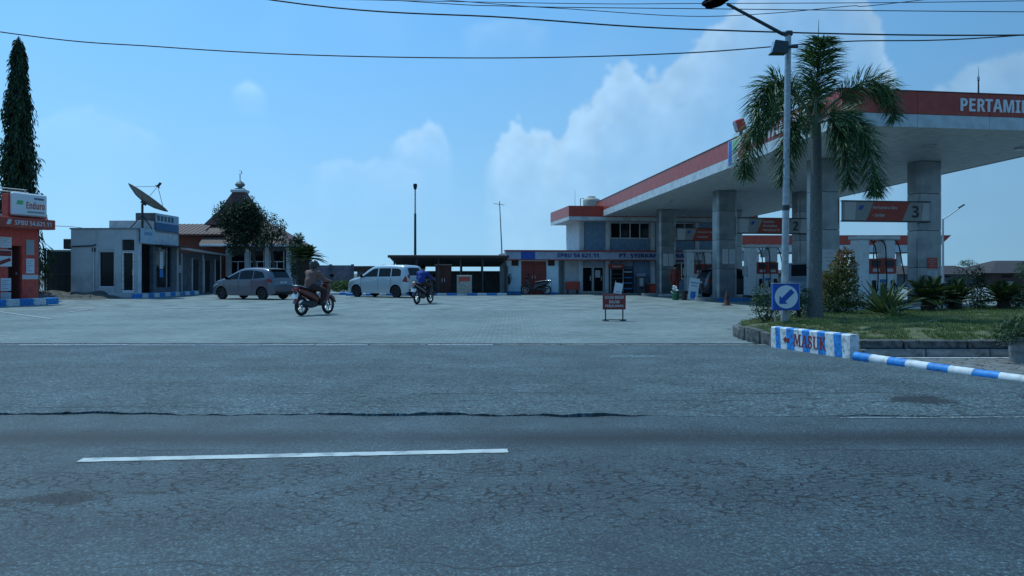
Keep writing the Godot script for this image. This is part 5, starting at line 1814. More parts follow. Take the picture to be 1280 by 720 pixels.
func white_building() -> void:
	var t := thing("white_booth_building", "small flat-roofed white building with a glass door and blue signs", "building", Vector3(-19.1, 0, -39.0))
	# origin at the corner nearest the road; -x along the front, -z along the porch side
	var H := 3.5
	# front wall pieces round the window and the door
	bx(t, "front_wall", Vector3(-3.3, 0, -.2), Vector3(-1.9, H, 0), M.wall)
	bx(t, "front_wall", Vector3(-1.1, 0, -.2), Vector3(-.72, H, 0), M.wall)
	bx(t, "front_wall", Vector3(-1.9, 0, -.2), Vector3(-1.1, .55, 0), M.wall)
	bx(t, "front_wall", Vector3(-1.9, 2.40, -.2), Vector3(-1.1, H, 0), M.wall)
	bx(t, "front_wall", Vector3(-.72, 2.98, -.2), Vector3(0, H, 0), M.wall)
	bx(t, "corner_post", Vector3(-.08, .2, -.2), Vector3(0, 2.98, 0), M.wall)
	bx(t, "plinth", Vector3(-1.4, 0, -.2), Vector3(.06, .24, .10), M.wall, .03)
	bx(t, "left_wall", Vector3(-3.3, 0, -5.0), Vector3(-3.1, H, -.201), M.wall)
	bx(t, "rear_wall", Vector3(-3.099, 0, -5.0), Vector3(-.0, H, -4.8), M.wall)
	bx(t, "roof_slab", Vector3(-3.35, H, -5.05), Vector3(.05, H + .07, .04), M.concrete)
	bx(t, "parapet", Vector3(-2.1, H + .071, -3.2), Vector3(.0, H + .55, -1.4), M.pale_wall, .02)
	bx(t, "floor", Vector3(-3.1, 0, -4.8), Vector3(-.0, .24, -.2), M.concrete)
	var w := bx(t, "window", Vector3(-1.88, .57, -.16), Vector3(-1.12, 2.38, -.13), M.glass)
	for f in [[-.40, -.92, -.36, .92], [.36, -.92, .40, .92], [-.36, .87, .36, .92], [-.36, -.92, .36, -.87]]:
		bx(w, "window_frame", Vector3(f[0], f[1], .016), Vector3(f[2], f[3], .10), M.pale_wall)
	var d := bx(t, "glass_door", Vector3(-.66, .26, -.12), Vector3(-.14, 2.34, -.09), M.glass)
	for f in [[-.30, -1.04, -.24, 1.06], [.24, -1.04, .30, 1.06], [-.24, 1.0, .24, 1.06], [-.24, -1.04, .24, -.90]]:
		bx(d, "door_frame", Vector3(f[0], f[1], .016), Vector3(f[2], f[3], .10), M.paint_white)
	bx(d, "handle", Vector3(.20, -.15, .017), Vector3(.23, .15, .07), M.alu)
	var fl := bx(t, "fanlight", Vector3(-.66, 2.42, -.12), Vector3(-.14, 2.94, -.09), M.glass)
	bx(fl, "fanlight_frame", Vector3(-.30, -.30, .016), Vector3(.30, -.26, .10), M.paint_white)
	# porch side (faces +x): posts, a brown recess, a glazed booth
	bx(t, "porch_post", Vector3(-.16, .24, -.6), Vector3(-.001, 2.8, -.201), M.pale_wall)
	bx(t, "recess_back", Vector3(-.9, .24, -1.9), Vector3(-.86, 2.8, -.6), M.brown)
	bx(t, "recess_side", Vector3(-.859, .24, -.64), Vector3(-.17, 2.8, -.605), M.brown)
	bx(t, "recess_door", Vector3(-.855, .26, -1.75), Vector3(-.80, 2.4, -.85), M.roof_red, .01)
	bx(t, "porch_post", Vector3(-.2, .24, -2.25), Vector3(.0, 2.8, -1.9), M.grey_wall)
	var bt := bx(t, "booth_glass", Vector3(-.14, .5, -4.1), Vector3(-.11, 2.7, -2.26), M.glass)
	bx(bt, "poster", Vector3(.017, -.1, -.1), Vector3(.024, .85, .32), M.paper)
	bx(bt, "poster", Vector3(.017, -.55, -.1), Vector3(.024, -.15, .32), M.blue)
	bx(bt, "mullion", Vector3(.018, -1.1, -.5), Vector3(.05, 1.1, -.45), M.alu)
	bx(t, "booth_sill", Vector3(-.16, .24, -4.1), Vector3(-.02, .499, -2.26), M.grey_wall)
	bx(t, "porch_post", Vector3(-.2, .24, -4.6), Vector3(.0, 2.8, -4.101), M.grey_wall)
	bx(t, "porch_beam", Vector3(-.3, 2.801, -4.8), Vector3(.0, H - .001, -.201), M.pale_wall)
	bx(t, "porch_eave", Vector3(.001, 2.72, -4.9), Vector3(.5, 2.80, -1.9), M.dark_steel)
	# downpipe, conduit and a unit on the wall
	var cd := MB.new()
	cd.tube([Vector3(-3.3, 2.62, .05), Vector3(-2.2, 2.66, .05), Vector3(-2.0, 2.72, .05)], .035, 7)
	part(t, "conduit", cd.mesh(), M.dark_steel)
	var cd2 := MB.new()
	cd2.tube([Vector3(-2.12, 2.6, .045), Vector3(-2.12, .3, .045)], .03, 7)
	part(t, "downpipe", cd2.mesh(), M.pale_wall)
	bx(t, "junction_box", Vector3(-2.2, 2.36, .0), Vector3(-2.04, 2.56, .07), M.dark_steel)
	bx(t, "cooling_unit", Vector3(-3.75, 2.5, -.7), Vector3(-3.301, 3.02, -.1), M.dark_steel, .02)
	# boards
	var s := thing("booth_sign", "pale blue board above the porch of the white building", "sign", Vector3(-19.0, 2.82, -39.25), 0)
	bx(s, "board", Vector3(.0, 0, -1.5), Vector3(.07, .76, 0), M.pale_blue, .008)
	bx(s, "print_bar", Vector3(.0705, .42, -1.1), Vector3(.078, .58, -.3), M.blue_text_soft)
	var r := thing("roof_sign", "grey and blue box sign on the roof corner of the white building", "sign", Vector3(-19.1, 3.575, -41.0), 0)
	bx(r, "box", Vector3(-1.0, .0, -2.9), Vector3(.05, .92, .0), M.grey_wall, .01)
	bx(r, "upper_face", Vector3(.051, .42, -2.88), Vector3(.065, .9, -.02), M.pale_blue)
	bx(r, "lower_face", Vector3(.051, .02, -2.88), Vector3(.065, .41, -.02), M.sign_teal)
	for i in 5:
		bx(r, "print_bar", Vector3(.0655, .52, -.5 - i * .42), Vector3(.072, .80, -.22 - i * .42), M.grey_wall)
	# satellite dish
	var ds := thing("satellite_dish", "large grey satellite dish on a mast above the white building", "satellite dish", Vector3(-19.3, 3.57, -40.1))
	var nrm := Vector3(.53, .80, -.26).normalized()
	var sx := Vector3.BACK.cross(nrm).normalized()
	var bas := Basis(sx, nrm, sx.cross(nrm).normalized())
	var c := Vector3(.12, 1.42, 0)
	var pr := []
	for i in 13:
		var rr := 1.16 * i / 12.0
		pr.append(Vector2(rr, rr * rr * .20))
	pr.append(Vector2(1.18, .285))
	pr.append(Vector2(1.16, .30))
	for i in 12:
		var rr := 1.15 * (11 - i) / 12.0
		pr.append(Vector2(rr, rr * rr * .20 + .02))
	var dm := MB.new()
	dm.lathe(pr, 36, Transform3D(bas, c))
	part(ds, "reflector", dm.mesh(), M.dish)
	for i in 8:
		var a := TAU * i / 8
		var rb := MB.new()
		rb.tube([c + bas * Vector3(.12 * cos(a), -.03, .12 * sin(a)), c + bas * Vector3(.6 * cos(a), .05, .6 * sin(a)), c + bas * Vector3(1.14 * cos(a), .25, 1.14 * sin(a))], .018, 5)
		part(ds, "rib", rb.mesh(), M.dish)
	part(ds, "hub", cyl_mesh(.16, .14, 14), M.dark_steel, c + bas * Vector3(0, -.14, 0), bas)
	part(ds, "mast", cyl_mesh(.06, 1.32, 12), M.dark_steel)
	for a in [.3, 2.4, 4.4]:
		var lg := MB.new()
		lg.tube([Vector3(.0, .75, 0), Vector3(cos(a) * .62, 0.0, sin(a) * .62)], .03, 6)
		part(ds, "brace", lg.mesh(), M.dark_steel)
	var feed := c + bas * Vector3(0, 1.05, 0)
	for a in [.1, 2.2, 4.3]:
		var st := MB.new()
		st.tube([c + bas * Vector3(1.12 * cos(a), .28, 1.12 * sin(a)), feed], .014, 5)
		part(ds, "feed_strut", st.mesh(), M.dark_steel)
	part(ds, "feed_horn", cyl_mesh(.07, .24, 10), M.black, feed, bas)
	part(ds, "feed_plate", cyl_mesh(.14, .03, 12), M.dark_steel, feed + bas * Vector3(0, -.03, 0), bas)

func frustum(mb: MB, x0: float, x1: float, z0: float, z1: float, y0: float, a0: float, a1: float, b0: float, b1: float, y1: float) -> void:
	mb.hexa([Vector3(x0, y0, z0), Vector3(x1, y0, z0), Vector3(x1, y0, z1), Vector3(x0, y0, z1), Vector3(a0, y1, b0), Vector3(a1, y1, b0), Vector3(a1, y1, b1), Vector3(a0, y1, b1)])

func mosque() -> void:
	var t := thing("prayer_house", "prayer house with a red tiered roof and a small domed finial", "building", Vector3(-17.2, 0, -52.0))
	# hall: glazed front between pale pillars
	bx(t, "rear_wall", Vector3(-8.5, 0, -4.0), Vector3(2.2, 3.06, -3.8), M.grey_wall)
	bx(t, "inner_floor", Vector3(-8.5, 0, -3.79), Vector3(2.2, .2, .0), M.concrete)
	bx(t, "side_wall", Vector3(2.0, .201, -3.79), Vector3(2.2, 3.06, -.3), M.mauve_wall)
	for x in [-2.2, -.9, .45, 1.9]:
		bx(t, "pillar", Vector3(x, .2, -.3), Vector3(x + .28, 3.06, .0), M.pale_wall, .02)
	bx(t, "lintel", Vector3(-2.2, 2.78, -.32), Vector3(2.18, 3.06, -.02), M.grey_wall)
	for x in [-1.9, -.6, .75]:
		var w := bx(t, "window", Vector3(x, .3, -.22), Vector3(x + .98, 2.77, -.2), M.glass)
		for f in [[-.49, -1.23, -.43, 1.23], [.43, -1.23, .49, 1.23], [-.03, -1.23, .03, .5], [-.43, .5, .43, .56]]:
			bx(w, "window_frame", Vector3(f[0], f[1], .011), Vector3(f[2], f[3], .06), M.pale_wall)
	bx(t, "brick_wall", Vector3(-9.5, 0, -.3), Vector3(-2.3, 3.86, -.1), M.brick_red)
	var wing := MB.new()
	wing.hexa([Vector3(-10, 3.80, .5), Vector3(-2.1, 3.80, .5), Vector3(-2.1, 4.66, -2.4), Vector3(-10, 4.66, -2.4), Vector3(-10, 3.90, .5), Vector3(-2.1, 3.90, .5), Vector3(-2.1, 4.76, -2.4), Vector3(-10, 4.76, -2.4)])
	part(t, "wing_roof", wing.mesh(), M.roof_red)
	for i in 26:
		var rb := MB.new()
		var xx := -9.9 + i * .3
		rb.hexa([Vector3(xx, 3.902, .5), Vector3(xx + .05, 3.902, .5), Vector3(xx + .05, 4.762, -2.4), Vector3(xx, 4.762, -2.4), Vector3(xx, 3.93, .5), Vector3(xx + .05, 3.93, .5), Vector3(xx + .05, 4.79, -2.4), Vector3(xx, 4.79, -2.4)])
		part(t, "roof_rib", rb.mesh(), M.roof_red)
	# roofs
	var lo := MB.new()
	frustum(lo, -3.6, 2.6, 1.0, -4.6, 3.22, -3.4, 0.2, -.9, -2.7, 4.75)
	part(t, "lower_roof", lo.mesh(), M.roof_red)
	var ev := MB.new()
	ev.box(Vector3(-.45, 3.14, -1.8), Vector3(6.2, .14, 5.7), .02)
	part(t, "eaves_board", ev.mesh(), M.pale_wall)
	var md := MB.new()
	frustum(md, -3.9, .1, -.5, -3.1, 4.6, -3.0, -.72, -.9, -2.7, 5.6)
	part(t, "middle_roof", md.mesh(), M.roof_red)
	var up := MB.new()
	frustum(up, -3.0, -.72, -.9, -2.7, 5.6, -2.25, -1.45, -1.4, -2.2, 6.9)
	part(t, "upper_roof", up.mesh(), M.roof_red)
	bx(t, "cap_ring", Vector3(-2.36, 6.901, -2.3), Vector3(-1.34, 7.12, -1.3), M.pale_wall, .04)
	var fn := MB.new()
	fn.lathe([Vector2(0, 0), Vector2(.36, 0), Vector2(.36, .08), Vector2(.12, .14), Vector2(.30, .26), Vector2(.34, .38), Vector2(.24, .52), Vector2(.06, .62), Vector2(.03, .66), Vector2(.03, 1.1), Vector2(0, 1.12)], 20)
	part(t, "finial", fn.mesh(), M.dish, Vector3(-1.85, 7.121, -1.8))
	var cs := MB.new()
	var arc := []
	for i in 13:
		var a := PI * (.75 + 1.5 * i / 12.0) + PI / 2
		arc.append(Vector3(cos(a) * .12, sin(a) * .12, 0))
	cs.tube(arc, lerp_list([.008, .03, .008], 13), 6)
	part(t, "crescent", cs.mesh(), M.dish, Vector3(-1.85, 8.34, -1.8))
	# grey annexe under a pale awning
	var a := thing("grey_annexe", "dark grey wash house under a pale sheet awning beside the prayer house", "building", Vector3(-19.5, 0, -44.2))
	bx(a, "wall", Vector3(-3.0, 0, -7.2), Vector3(.0, 2.5, -.0), M.grey_wall)
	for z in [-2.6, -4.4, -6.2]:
		bx(a, "doorway_shade", Vector3(.001, .1, z - .9), Vector3(.02, 2.1, z), M.black)  # black sheet on the solid wall, painting the dark of an open door
		bx(a, "door_jamb", Vector3(.001, .1, z + .001), Vector3(.06, 2.2, z + .10), M.pale_wall)
	var aw := MB.new()
	aw.hexa([Vector3(-.4, 2.62, -7.4), Vector3(.85, 2.36, -7.4), Vector3(.85, 2.62, .9), Vector3(-.4, 2.9, .9), Vector3(-.4, 2.66, -7.4), Vector3(.85, 2.46, -7.4), Vector3(.85, 2.76, .9), Vector3(-.4, 2.94, .9)])
	part(a, "awning", aw.mesh(), M.alu)
	for z in [.6, -2.4, -5.2]:
		part(a, "awning_post", cyl_mesh(.04, 2.4, 8), M.steel, Vector3(.75, 0, z))
	bx(a, "notice", Vector3(.001, 1.3, -1.1), Vector3(.015, 1.75, -.8), M.pale_print)
	# trees in front of the hall
	var dark := [Color(.022, .042, .02), Color(.032, .058, .025), Color(.05, .08, .032), Color(.018, .032, .018)]
	tree("shade_tree", "dark spreading tree in front of the prayer house roof", Vector3(-15.6, 0, -46.5), [Vector3(0, 0, 0), Vector3(.05, 1.4, 0), Vector3(-.1, 2.6, 0)], [.13, .10, .08],
		[[Vector3(-.1, 2.5, 0), Vector3(-.9, 3.6, .1), Vector3(-1.9, 4.9, .1)], [Vector3(-.1, 2.4, 0), Vector3(.3, 3.6, -.2), Vector3(.2, 4.6, -.2)], [Vector3(-.1, 2.5, 0), Vector3(-.5, 3.4, .4), Vector3(-.6, 4.4, .4)]],
		[[Vector3(-2.1, 4.75, 0), Vector3(.42, .62, .5)], [Vector3(-1.75, 5.35, .1), Vector3(.36, .32, .4)], [Vector3(-.9, 4.7, .1), Vector3(.95, .75, .9)], [Vector3(-.1, 4.3, 0), Vector3(.9, .8, .9)], [Vector3(-.3, 5.05, .1), Vector3(.75, .55, .7)], [Vector3(-.95, 5.25, 0), Vector3(.5, .4, .5)], [Vector3(-1.5, 4.1, .2), Vector3(.6, .6, .5)], [Vector3(-.35, 5.5, 0), Vector3(.55, .42, .5)], [Vector3(.2, 4.9, 0), Vector3(.5, .45, .5)], [Vector3(-.7, 3.7, .2), Vector3(1.05, .75, .9)], [Vector3(-1.0, 2.95, .3), Vector3(.7, .55, .6)], [Vector3(.2, 3.3, 0), Vector3(.7, .5, .6)]], .17, 560, dark, 501, M.dark_bark)
	tree("shade_tree", "thin-stemmed tree with small clumps beside the cycad tree", Vector3(-13.9, 0, -45.5), [Vector3(0, 0, 0), Vector3(-.15, 1.3, 0), Vector3(-.35, 2.6, 0), Vector3(-.3, 3.4, 0)], [.11, .09, .07, .05],
		[[Vector3(-.35, 2.7, 0), Vector3(.1, 3.5, 0), Vector3(.35, 4.2, 0)], [Vector3(-.35, 2.8, 0), Vector3(-.7, 3.6, .2), Vector3(-.6, 4.4, .2)]],
		[[Vector3(-.35, 4.55, 0), Vector3(.33, .42, .35)], [Vector3(.25, 4.1, 0), Vector3(.36, .34, .4)], [Vector3(-.3, 3.75, .1), Vector3(.75, .5, .6)], [Vector3(.25, 3.3, 0), Vector3(.5, .42, .5)], [Vector3(-.75, 3.2, .2), Vector3(.5, .4, .5)]], .15, 560, dark, 502, M.dark_bark)
	# sago palm with a thick trunk
	var sg := thing("sago_palm", "sago palm with a thick dark trunk behind the rider in brown", "palm tree", Vector3(-11.3, 0, -41.8))
	var tk := MB.new()
	tk.tube([Vector3(0, 0, 0), Vector3(.02, .5, 0), Vector3(.0, 1.2, 0), Vector3(.05, 2.05, 0)], [.36, .30, .32, .36], 16)
	var rng := RandomNumberGenerator.new()
	rng.seed = 503
	for i in 150:
		var aa := i * 2.399963
		var y := .1 + 1.9 * i / 150.0 + rng.randf_range(-.05, .05)
		var o2 := Vector3(cos(aa), 0, sin(aa))
		var bs := Basis(Vector3.UP, -aa)
		tk.box(o2 * .32 + Vector3(0, y, 0), Vector3(.16, .06, .12) * rng.randf_range(.7, 1.3), .01, bs * Basis(Vector3(0, 0, 1), rng.randf_range(.5, 1.1)))
	part(sg, "trunk", tk.mesh(), M.dark_bark)
	cycad_crown(sg, rng, Vector3(.05, 2.05, 0), 64, 1.35, .12, 1.3, .40, [Color(.026, .048, .02), Color(.04, .065, .026), Color(.08, .115, .04)], 24)
	shrub("tall_shrub", "thin leafy shrub rising behind the sago palm", Vector3(-12.2, 0, -43.2), [[Vector3(0, 2.7, 0), Vector3(.45, .55, .4)], [Vector3(.2, 3.2, 0), Vector3(.3, .3, .3)], [Vector3(0, 1.6, 0), Vector3(.3, .7, .3)]], .14, 330, [Color(.03, .055, .024), Color(.06, .09, .035)], 504)

func house(called: String, label: String, at: Vector3, w: float, d: float, h: float, rise: float, wm: Material, rm: Material) -> Node3D:
	var t := thing(called, label, "building", at)
	bx(t, "wall", Vector3(-w / 2, 0, -d), Vector3(w / 2, h, 0), wm)
	var mb := MB.new()
	frustum(mb, -w / 2 - .5, w / 2 + .5, .5, -d - .5, h, -w / 2 + d * .35, w / 2 - d * .35, -d * .46, -d * .54, h + rise)
	part(t, "roof", mb.mesh(), rm)
	var n := maxi(1, int(w / 2.4))
	for i in n:
		var x := -w / 2 + w * (i + .5) / n
		var o := bx(t, "window", Vector3(x - .45, .9, .001), Vector3(x + .45, minf(h - .15, 1.9), .03), M.glass)
		bx(o, "window_frame", Vector3(-.5, -.55, -.012), Vector3(.5, -.5, .05), M.pale_wall)
	return t

func far_things() -> void:
	# walls and low buildings beyond the yard
	var w := thing("boundary_wall", "plain mauve boundary wall behind the hedge and the sago palm", "wall", Vector3(-17.5, 0, -60))
	for i in 3:
		bx(w, "wall_panel", Vector3(i * 1.7, 0, -.1), Vector3(i * 1.7 + 1.68, 1.9, .1), M.mauve_wall)
		bx(w, "pier", Vector3(i * 1.7 + 1.58, 0, .101), Vector3(i * 1.7 + 1.78, 1.98, .25), M.grey_wall)
	var lb := thing("long_low_building", "long low building with a dark flat roof beyond the hedge", "building", Vector3(-12.3, 0, -61))
	bx(lb, "wall", Vector3(0, 0, -4), Vector3(4.6, 1.4, 0), M.mauve_wall)
	bx(lb, "roof", Vector3(-.2, 1.401, -4.2), Vector3(4.8, 1.85, .3), M.brown)
	for i in 2:
		var o := bx(lb, "window", Vector3(.5 + i * 1.7, .5, .001), Vector3(1.7 + i * 1.7, 1.25, .02), M.pale_blue)
		bx(o, "mullion", Vector3(-.03, -.37, .011), Vector3(.03, .37, .03), M.grey_wall)
	for i in 2:
		bx(lb, "pier", Vector3(2.0 + i * 2.2, 0, .021), Vector3(2.35 + i * 2.2, 1.95, .35), M.pale_wall)
	var hd := shrub("clipped_hedge", "bright green clipped hedge in front of the low buildings", Vector3(-9.6, .05, -47.6), [[Vector3(-1.1, .42, 0), Vector3(.7, .40, .45)], [Vector3(-.2, .44, 0), Vector3(.8, .42, .45)], [Vector3(.7, .38, 0), Vector3(.6, .36, .4)]], .10, 520, [Color(.09, .15, .03), Color(.13, .19, .04), Color(.06, .10, .03)], 601)
	kerb_row("hedge_kerb", "kerb painted blue and white along the foot of the green hedge", Vector3(-12.5, 0, -45.2), Vector3(-7.6, 0, -44.6), .16, .22, .6, M.blue, M.paint_white)
	# lamp mast and aerial pole
	var lp := thing("lamp_mast", "tall dark lamp mast with one drum head behind the brown shed", "lamp mast", Vector3(-6.05, 0, -48))
	part(lp, "pole", cyl_mesh(.09, 5.0, 10, .07), M.dark_steel)
	part(lp, "upper_pole", cyl_mesh(.05, 1.5, 10, .045), M.steel, Vector3(0, 5.0, 0))
	var dm := MB.new()
	dm.lathe([Vector2(0, 0), Vector2(.06, 0), Vector2(.10, .08), Vector2(.13, .26), Vector2(.11, .36), Vector2(0, .38)], 14)
	part(lp, "lamp_head", dm.mesh(), M.black, Vector3(0, 6.5, 0))
	var ap := thing("aerial_pole", "thin leaning pole with a television aerial at its top", "antenna", Vector3(-.62, 0, -50.5))
	var pm := MB.new()
	pm.tube([Vector3(0, 0, 0), Vector3(-.06, 3, 0), Vector3(-.2, 6.0, 0)], [.05, .045, .03], 8)
	part(ap, "pole", pm.mesh(), M.steel)
	var am := MB.new()
	am.tube([Vector3(-.55, 5.85, 0), Vector3(.1, 5.75, .2)], .015, 5)
	part(ap, "boom", am.mesh(), M.dark_steel)
	for i in 5:
		var r := MB.new()
		var c := Vector3(-.55, 5.85, 0).lerp(Vector3(.1, 5.75, .2), i / 4.0)
		r.tube([c + Vector3(-.05, 0, -.25), c + Vector3(.05, 0, .25)], .01, 5)
		part(ap, "element", r.mesh(), M.dark_steel)
	# far red and white canopy beyond the pumps
	var fc := thing("far_canopy", "distant low red and white canopy with a pointed end on white posts", "canopy", Vector3(21.0, 0, -75))
	var red := MB.new()
	red.hexa([Vector3(0, 4.05, 0), Vector3(20.9, 4.05, 0), Vector3(20.9, 4.05, -8), Vector3(0, 4.05, -8), Vector3(0, 5.0, 0), Vector3(21.9, 5.0, 0), Vector3(21.9, 5.0, -8), Vector3(0, 5.0, -8)])
	part(fc, "red_fascia", red.mesh(), M.red)
	bx(fc, "white_fascia", Vector3(0, 3.35, -8), Vector3(20.2, 4.04, .0), M.white)
	for x in [3.0, 9.5, 15.9, 17.0]:
		bx(fc, "post", Vector3(x, 0, -1.0), Vector3(x + .34, 3.349, -.66), M.white)
	# street lamp behind the station
	var sl := thing("far_street_lamp", "distant street lamp with one raised arm beside the silver column", "street lamp", Vector3(30.3, 0, -54))
	part(sl, "pole", cyl_mesh(.09, 5.1, 8, .06), M.steel)
	var arm := MB.new()
	arm.tube([Vector3(0, 5.05, 0), Vector3(.6, 5.45, 0), Vector3(1.15, 5.85, 0)], .04, 6)
	part(sl, "arm", arm.mesh(), M.steel)
	part(sl, "lamp_head", box_mesh(Vector3(.5, .1, .2), .04), M.dark_steel, Vector3(1.3, 5.98, 0), Basis(Vector3(0, 0, 1), .55))
	# houses and a tree on the far side
	house("far_house", "distant dark house with a long low roof behind the silver column", Vector3(39.5, 0, -70), 9, 6, 1.2, .8, M.grey_wall, M.roof_dark)
	house("far_house", "distant dark house with a hipped roof beside the clipped box hedge", Vector3(46.5, 0, -68), 8, 7, 1.3, 1.15, M.brown, M.roof_dark)
	house("far_house", "distant brown house with a hipped roof beyond the far canopy", Vector3(28.5, 0, -92), 9, 6, 1.3, .9, M.grey_wall, M.roof_dark)
	var gl := [Color(.05, .085, .035), Color(.07, .11, .045)]
	tree("umbrella_tree", "small flat-topped tree standing before the distant dark house", Vector3(29.6, 0, -50), [Vector3(0, 0, 0), Vector3(.05, .8, 0), Vector3(0, 1.5, 0)], [.07, .05, .04], [[Vector3(0, 1.3, 0), Vector3(-.3, 1.6, 0), Vector3(-.65, 1.65, 0)], [Vector3(0, 1.4, 0), Vector3(.3, 1.7, 0), Vector3(.55, 1.75, .1)]], [[Vector3(.05, 1.95, 0), Vector3(.55, .20, .5)], [Vector3(-.25, 1.9, .1), Vector3(.35, .14, .3)], [Vector3(-.75, 1.66, 0), Vector3(.2, .10, .2)]], .11, 900, gl, 602, M.dark_bark)
	tree("round_tree", "round leafy tree behind the clipped box hedge", Vector3(33.6, 0, -50), [Vector3(0, 0, 0), Vector3(0, .8, 0), Vector3(0, 1.3, 0)], [.12, .1, .08], [[Vector3(0, 1.1, 0), Vector3(.3, 1.5, 0), Vector3(.4, 1.8, 0)]], [[Vector3(0, 1.5, 0), Vector3(.8, .6, .7)], [Vector3(.3, 1.0, .1), Vector3(.7, .5, .6)]], .14, 420, gl, 603, M.dark_bark)
	for h in [[Vector3(16.9, 0, -25.0), "box hedge with a bright clipped top on the far side of the bed"]]:
		var b := thing("box_hedge", h[1], "hedge", h[0])
		var rng := RandomNumberGenerator.new()
		rng.seed = 604
		var mb := MB.new()
		for i in 5200:
			var p := Vector3(rng.randf_range(-.62, 1.6), rng.randf_range(.05, .82), rng.randf_range(-.6, .6))
			var face := rng.randi() % 3
			if face == 0: p.y = .82 + rng.randf_range(-.05, .03)
			elif face == 1: p.z = .6 + rng.randf_range(-.08, .03)
			else: p.x = -.62 + rng.randf_range(-.03, .1)
			green(mb, rng, [Color(.05, .09, .025), Color(.08, .13, .03), Color(.11, .16, .04)])
			leaf(mb, p, (rand_dir(rng) + Vector3(0, .5, 0)).normalized(), rand_dir(rng), .07, .035)
		part(b, "foliage", mb.mesh(), M.leaf)
		var st := MB.new()
		for i in 6:
			st.tube([Vector3(-.4 + i * .36, 0, 0), Vector3(-.4 + i * .36, .5, .1), Vector3(-.35 + i * .36, .75, -.1)], .02, 5)
		part(b, "stems", st.mesh(), M.dark_bark)

func prof_y(pts: Array, x: float) -> float:
	var n := pts.size()
	for i in n - 1:
		if x <= pts[i + 1].x or i == n - 2:
			var a: Vector2 = pts[maxi(i - 1, 0)]
			var b: Vector2 = pts[i]
			var c: Vector2 = pts[i + 1]
			var d: Vector2 = pts[mini(i + 2, n - 1)]
			var t := clampf((x - b.x) / maxf(c.x - b.x, 1e-4), 0, 1)
			var mb := 0.5 * ((c.y - b.y) / maxf(c.x - b.x, 1e-4) + ((b.y - a.y) / maxf(b.x - a.x, 1e-4) if i > 0 else (c.y - b.y) / maxf(c.x - b.x, 1e-4)))
			var mc := 0.5 * ((c.y - b.y) / maxf(c.x - b.x, 1e-4) + ((d.y - c.y) / maxf(d.x - c.x, 1e-4) if i < n - 2 else (c.y - b.y) / maxf(c.x - b.x, 1e-4)))
			var h := c.x - b.x
			var lim := 3.0 * absf(c.y - b.y) / maxf(h, 1e-4) + .02
			mb = clampf(mb, -lim, lim)
			mc = clampf(mc, -lim, lim)
			var t2 := t * t
			var t3 := t2 * t
			return (2 * t3 - 3 * t2 + 1) * b.y + (t3 - 2 * t2 + t) * h * mb + (-2 * t3 + 3 * t2) * c.y + (t3 - t2) * h * mc
	return pts[-1].y

func car_low(s: Dictionary, x: float) -> float:
	var y: float = s.low + (.10 * pow(clampf((.35 - x) / .35, 0, 1), 2.0)) + (.06 * pow(clampf((x - s.len + .35) / .35, 0, 1), 2.0))
	for c in [s.rear, s.front]:
		var d: float = absf(x - c)
		if d < s.arch:
			y = maxf(y, s.r + sqrt(s.arch * s.arch - d * d))
	return y

func car_half(s: Dictionary, x: float, y: float) -> float:
	var w: float = s.w
	var e := clampf((.55 - x) / .55, 0, 1)
	w -= .15 * e * e * e
	var f: float = clampf((x - s.len + .85) / .85, 0, 1)
	w -= .27 * f * f * f
	if y > s.belt:
		w -= (y - s.belt) * s.tumble + .012
	else:
		w -= .035 * pow((y - .62) / .4, 2.0) * .5
	var d := prof_y(s.top, x) - y
	var R: float = .16
	if d < R:
		var k := 1.0 - clampf(d / R, 0, 1)
		w -= R * (1.0 - sqrt(maxf(0.0, 1.0 - k * k))) * .85
	return w

func car_side(s: Dictionary, x0: float, x1: float, low: Array, up: Array, off: float, side: float, nx := 12, ny := 5) -> Mesh:
	var mb := MB.new()
	var g := []
	for i in nx + 1:
		var x := lerpf(x0, x1, float(i) / nx)
		var a := line_y(low, x)
		var b := maxf(line_y(up, x), a + .001)
		var col := []
		for j in ny + 1:
			var y := lerpf(a, b, float(j) / ny)
			col.append(Vector3(x, y, side * (car_half(s, x, y) + off)))
		g.append(col)
	grid(mb, g, side < 0)
	return mb.mesh()

func line_y(pts: Array, x: float) -> float:
	for i in pts.size() - 1:
		if x <= pts[i + 1].x:
			return lerpf(pts[i].y, pts[i + 1].y, clampf((x - pts[i].x) / maxf(pts[i + 1].x - pts[i].x, 1e-4), 0, 1))
	return pts[-1].y

func grid(mb: MB, g: Array, flip: bool) -> void:         # a smooth sheet over columns of points
	var n := []
	for i in g.size():
		var c := []
		for j in g[i].size():
			var a: Vector3 = g[mini(i + 1, g.size() - 1)][j] - g[maxi(i - 1, 0)][j]
			var b: Vector3 = g[i][mini(j + 1, g[i].size() - 1)] - g[i][maxi(j - 1, 0)]
			var nn := a.cross(b).normalized()
			c.append(-nn if flip else nn)
		n.append(c)
	for i in g.size() - 1:
		for j in g[i].size() - 1:
			if flip:
				mb.quadn(g[i][j], g[i][j + 1], g[i + 1][j + 1], g[i + 1][j], n[i][j], n[i][j + 1], n[i + 1][j + 1], n[i + 1][j])
			else:
				mb.quadn(g[i][j], g[i + 1][j], g[i + 1][j + 1], g[i][j + 1], n[i][j], n[i + 1][j], n[i + 1][j + 1], n[i][j + 1])

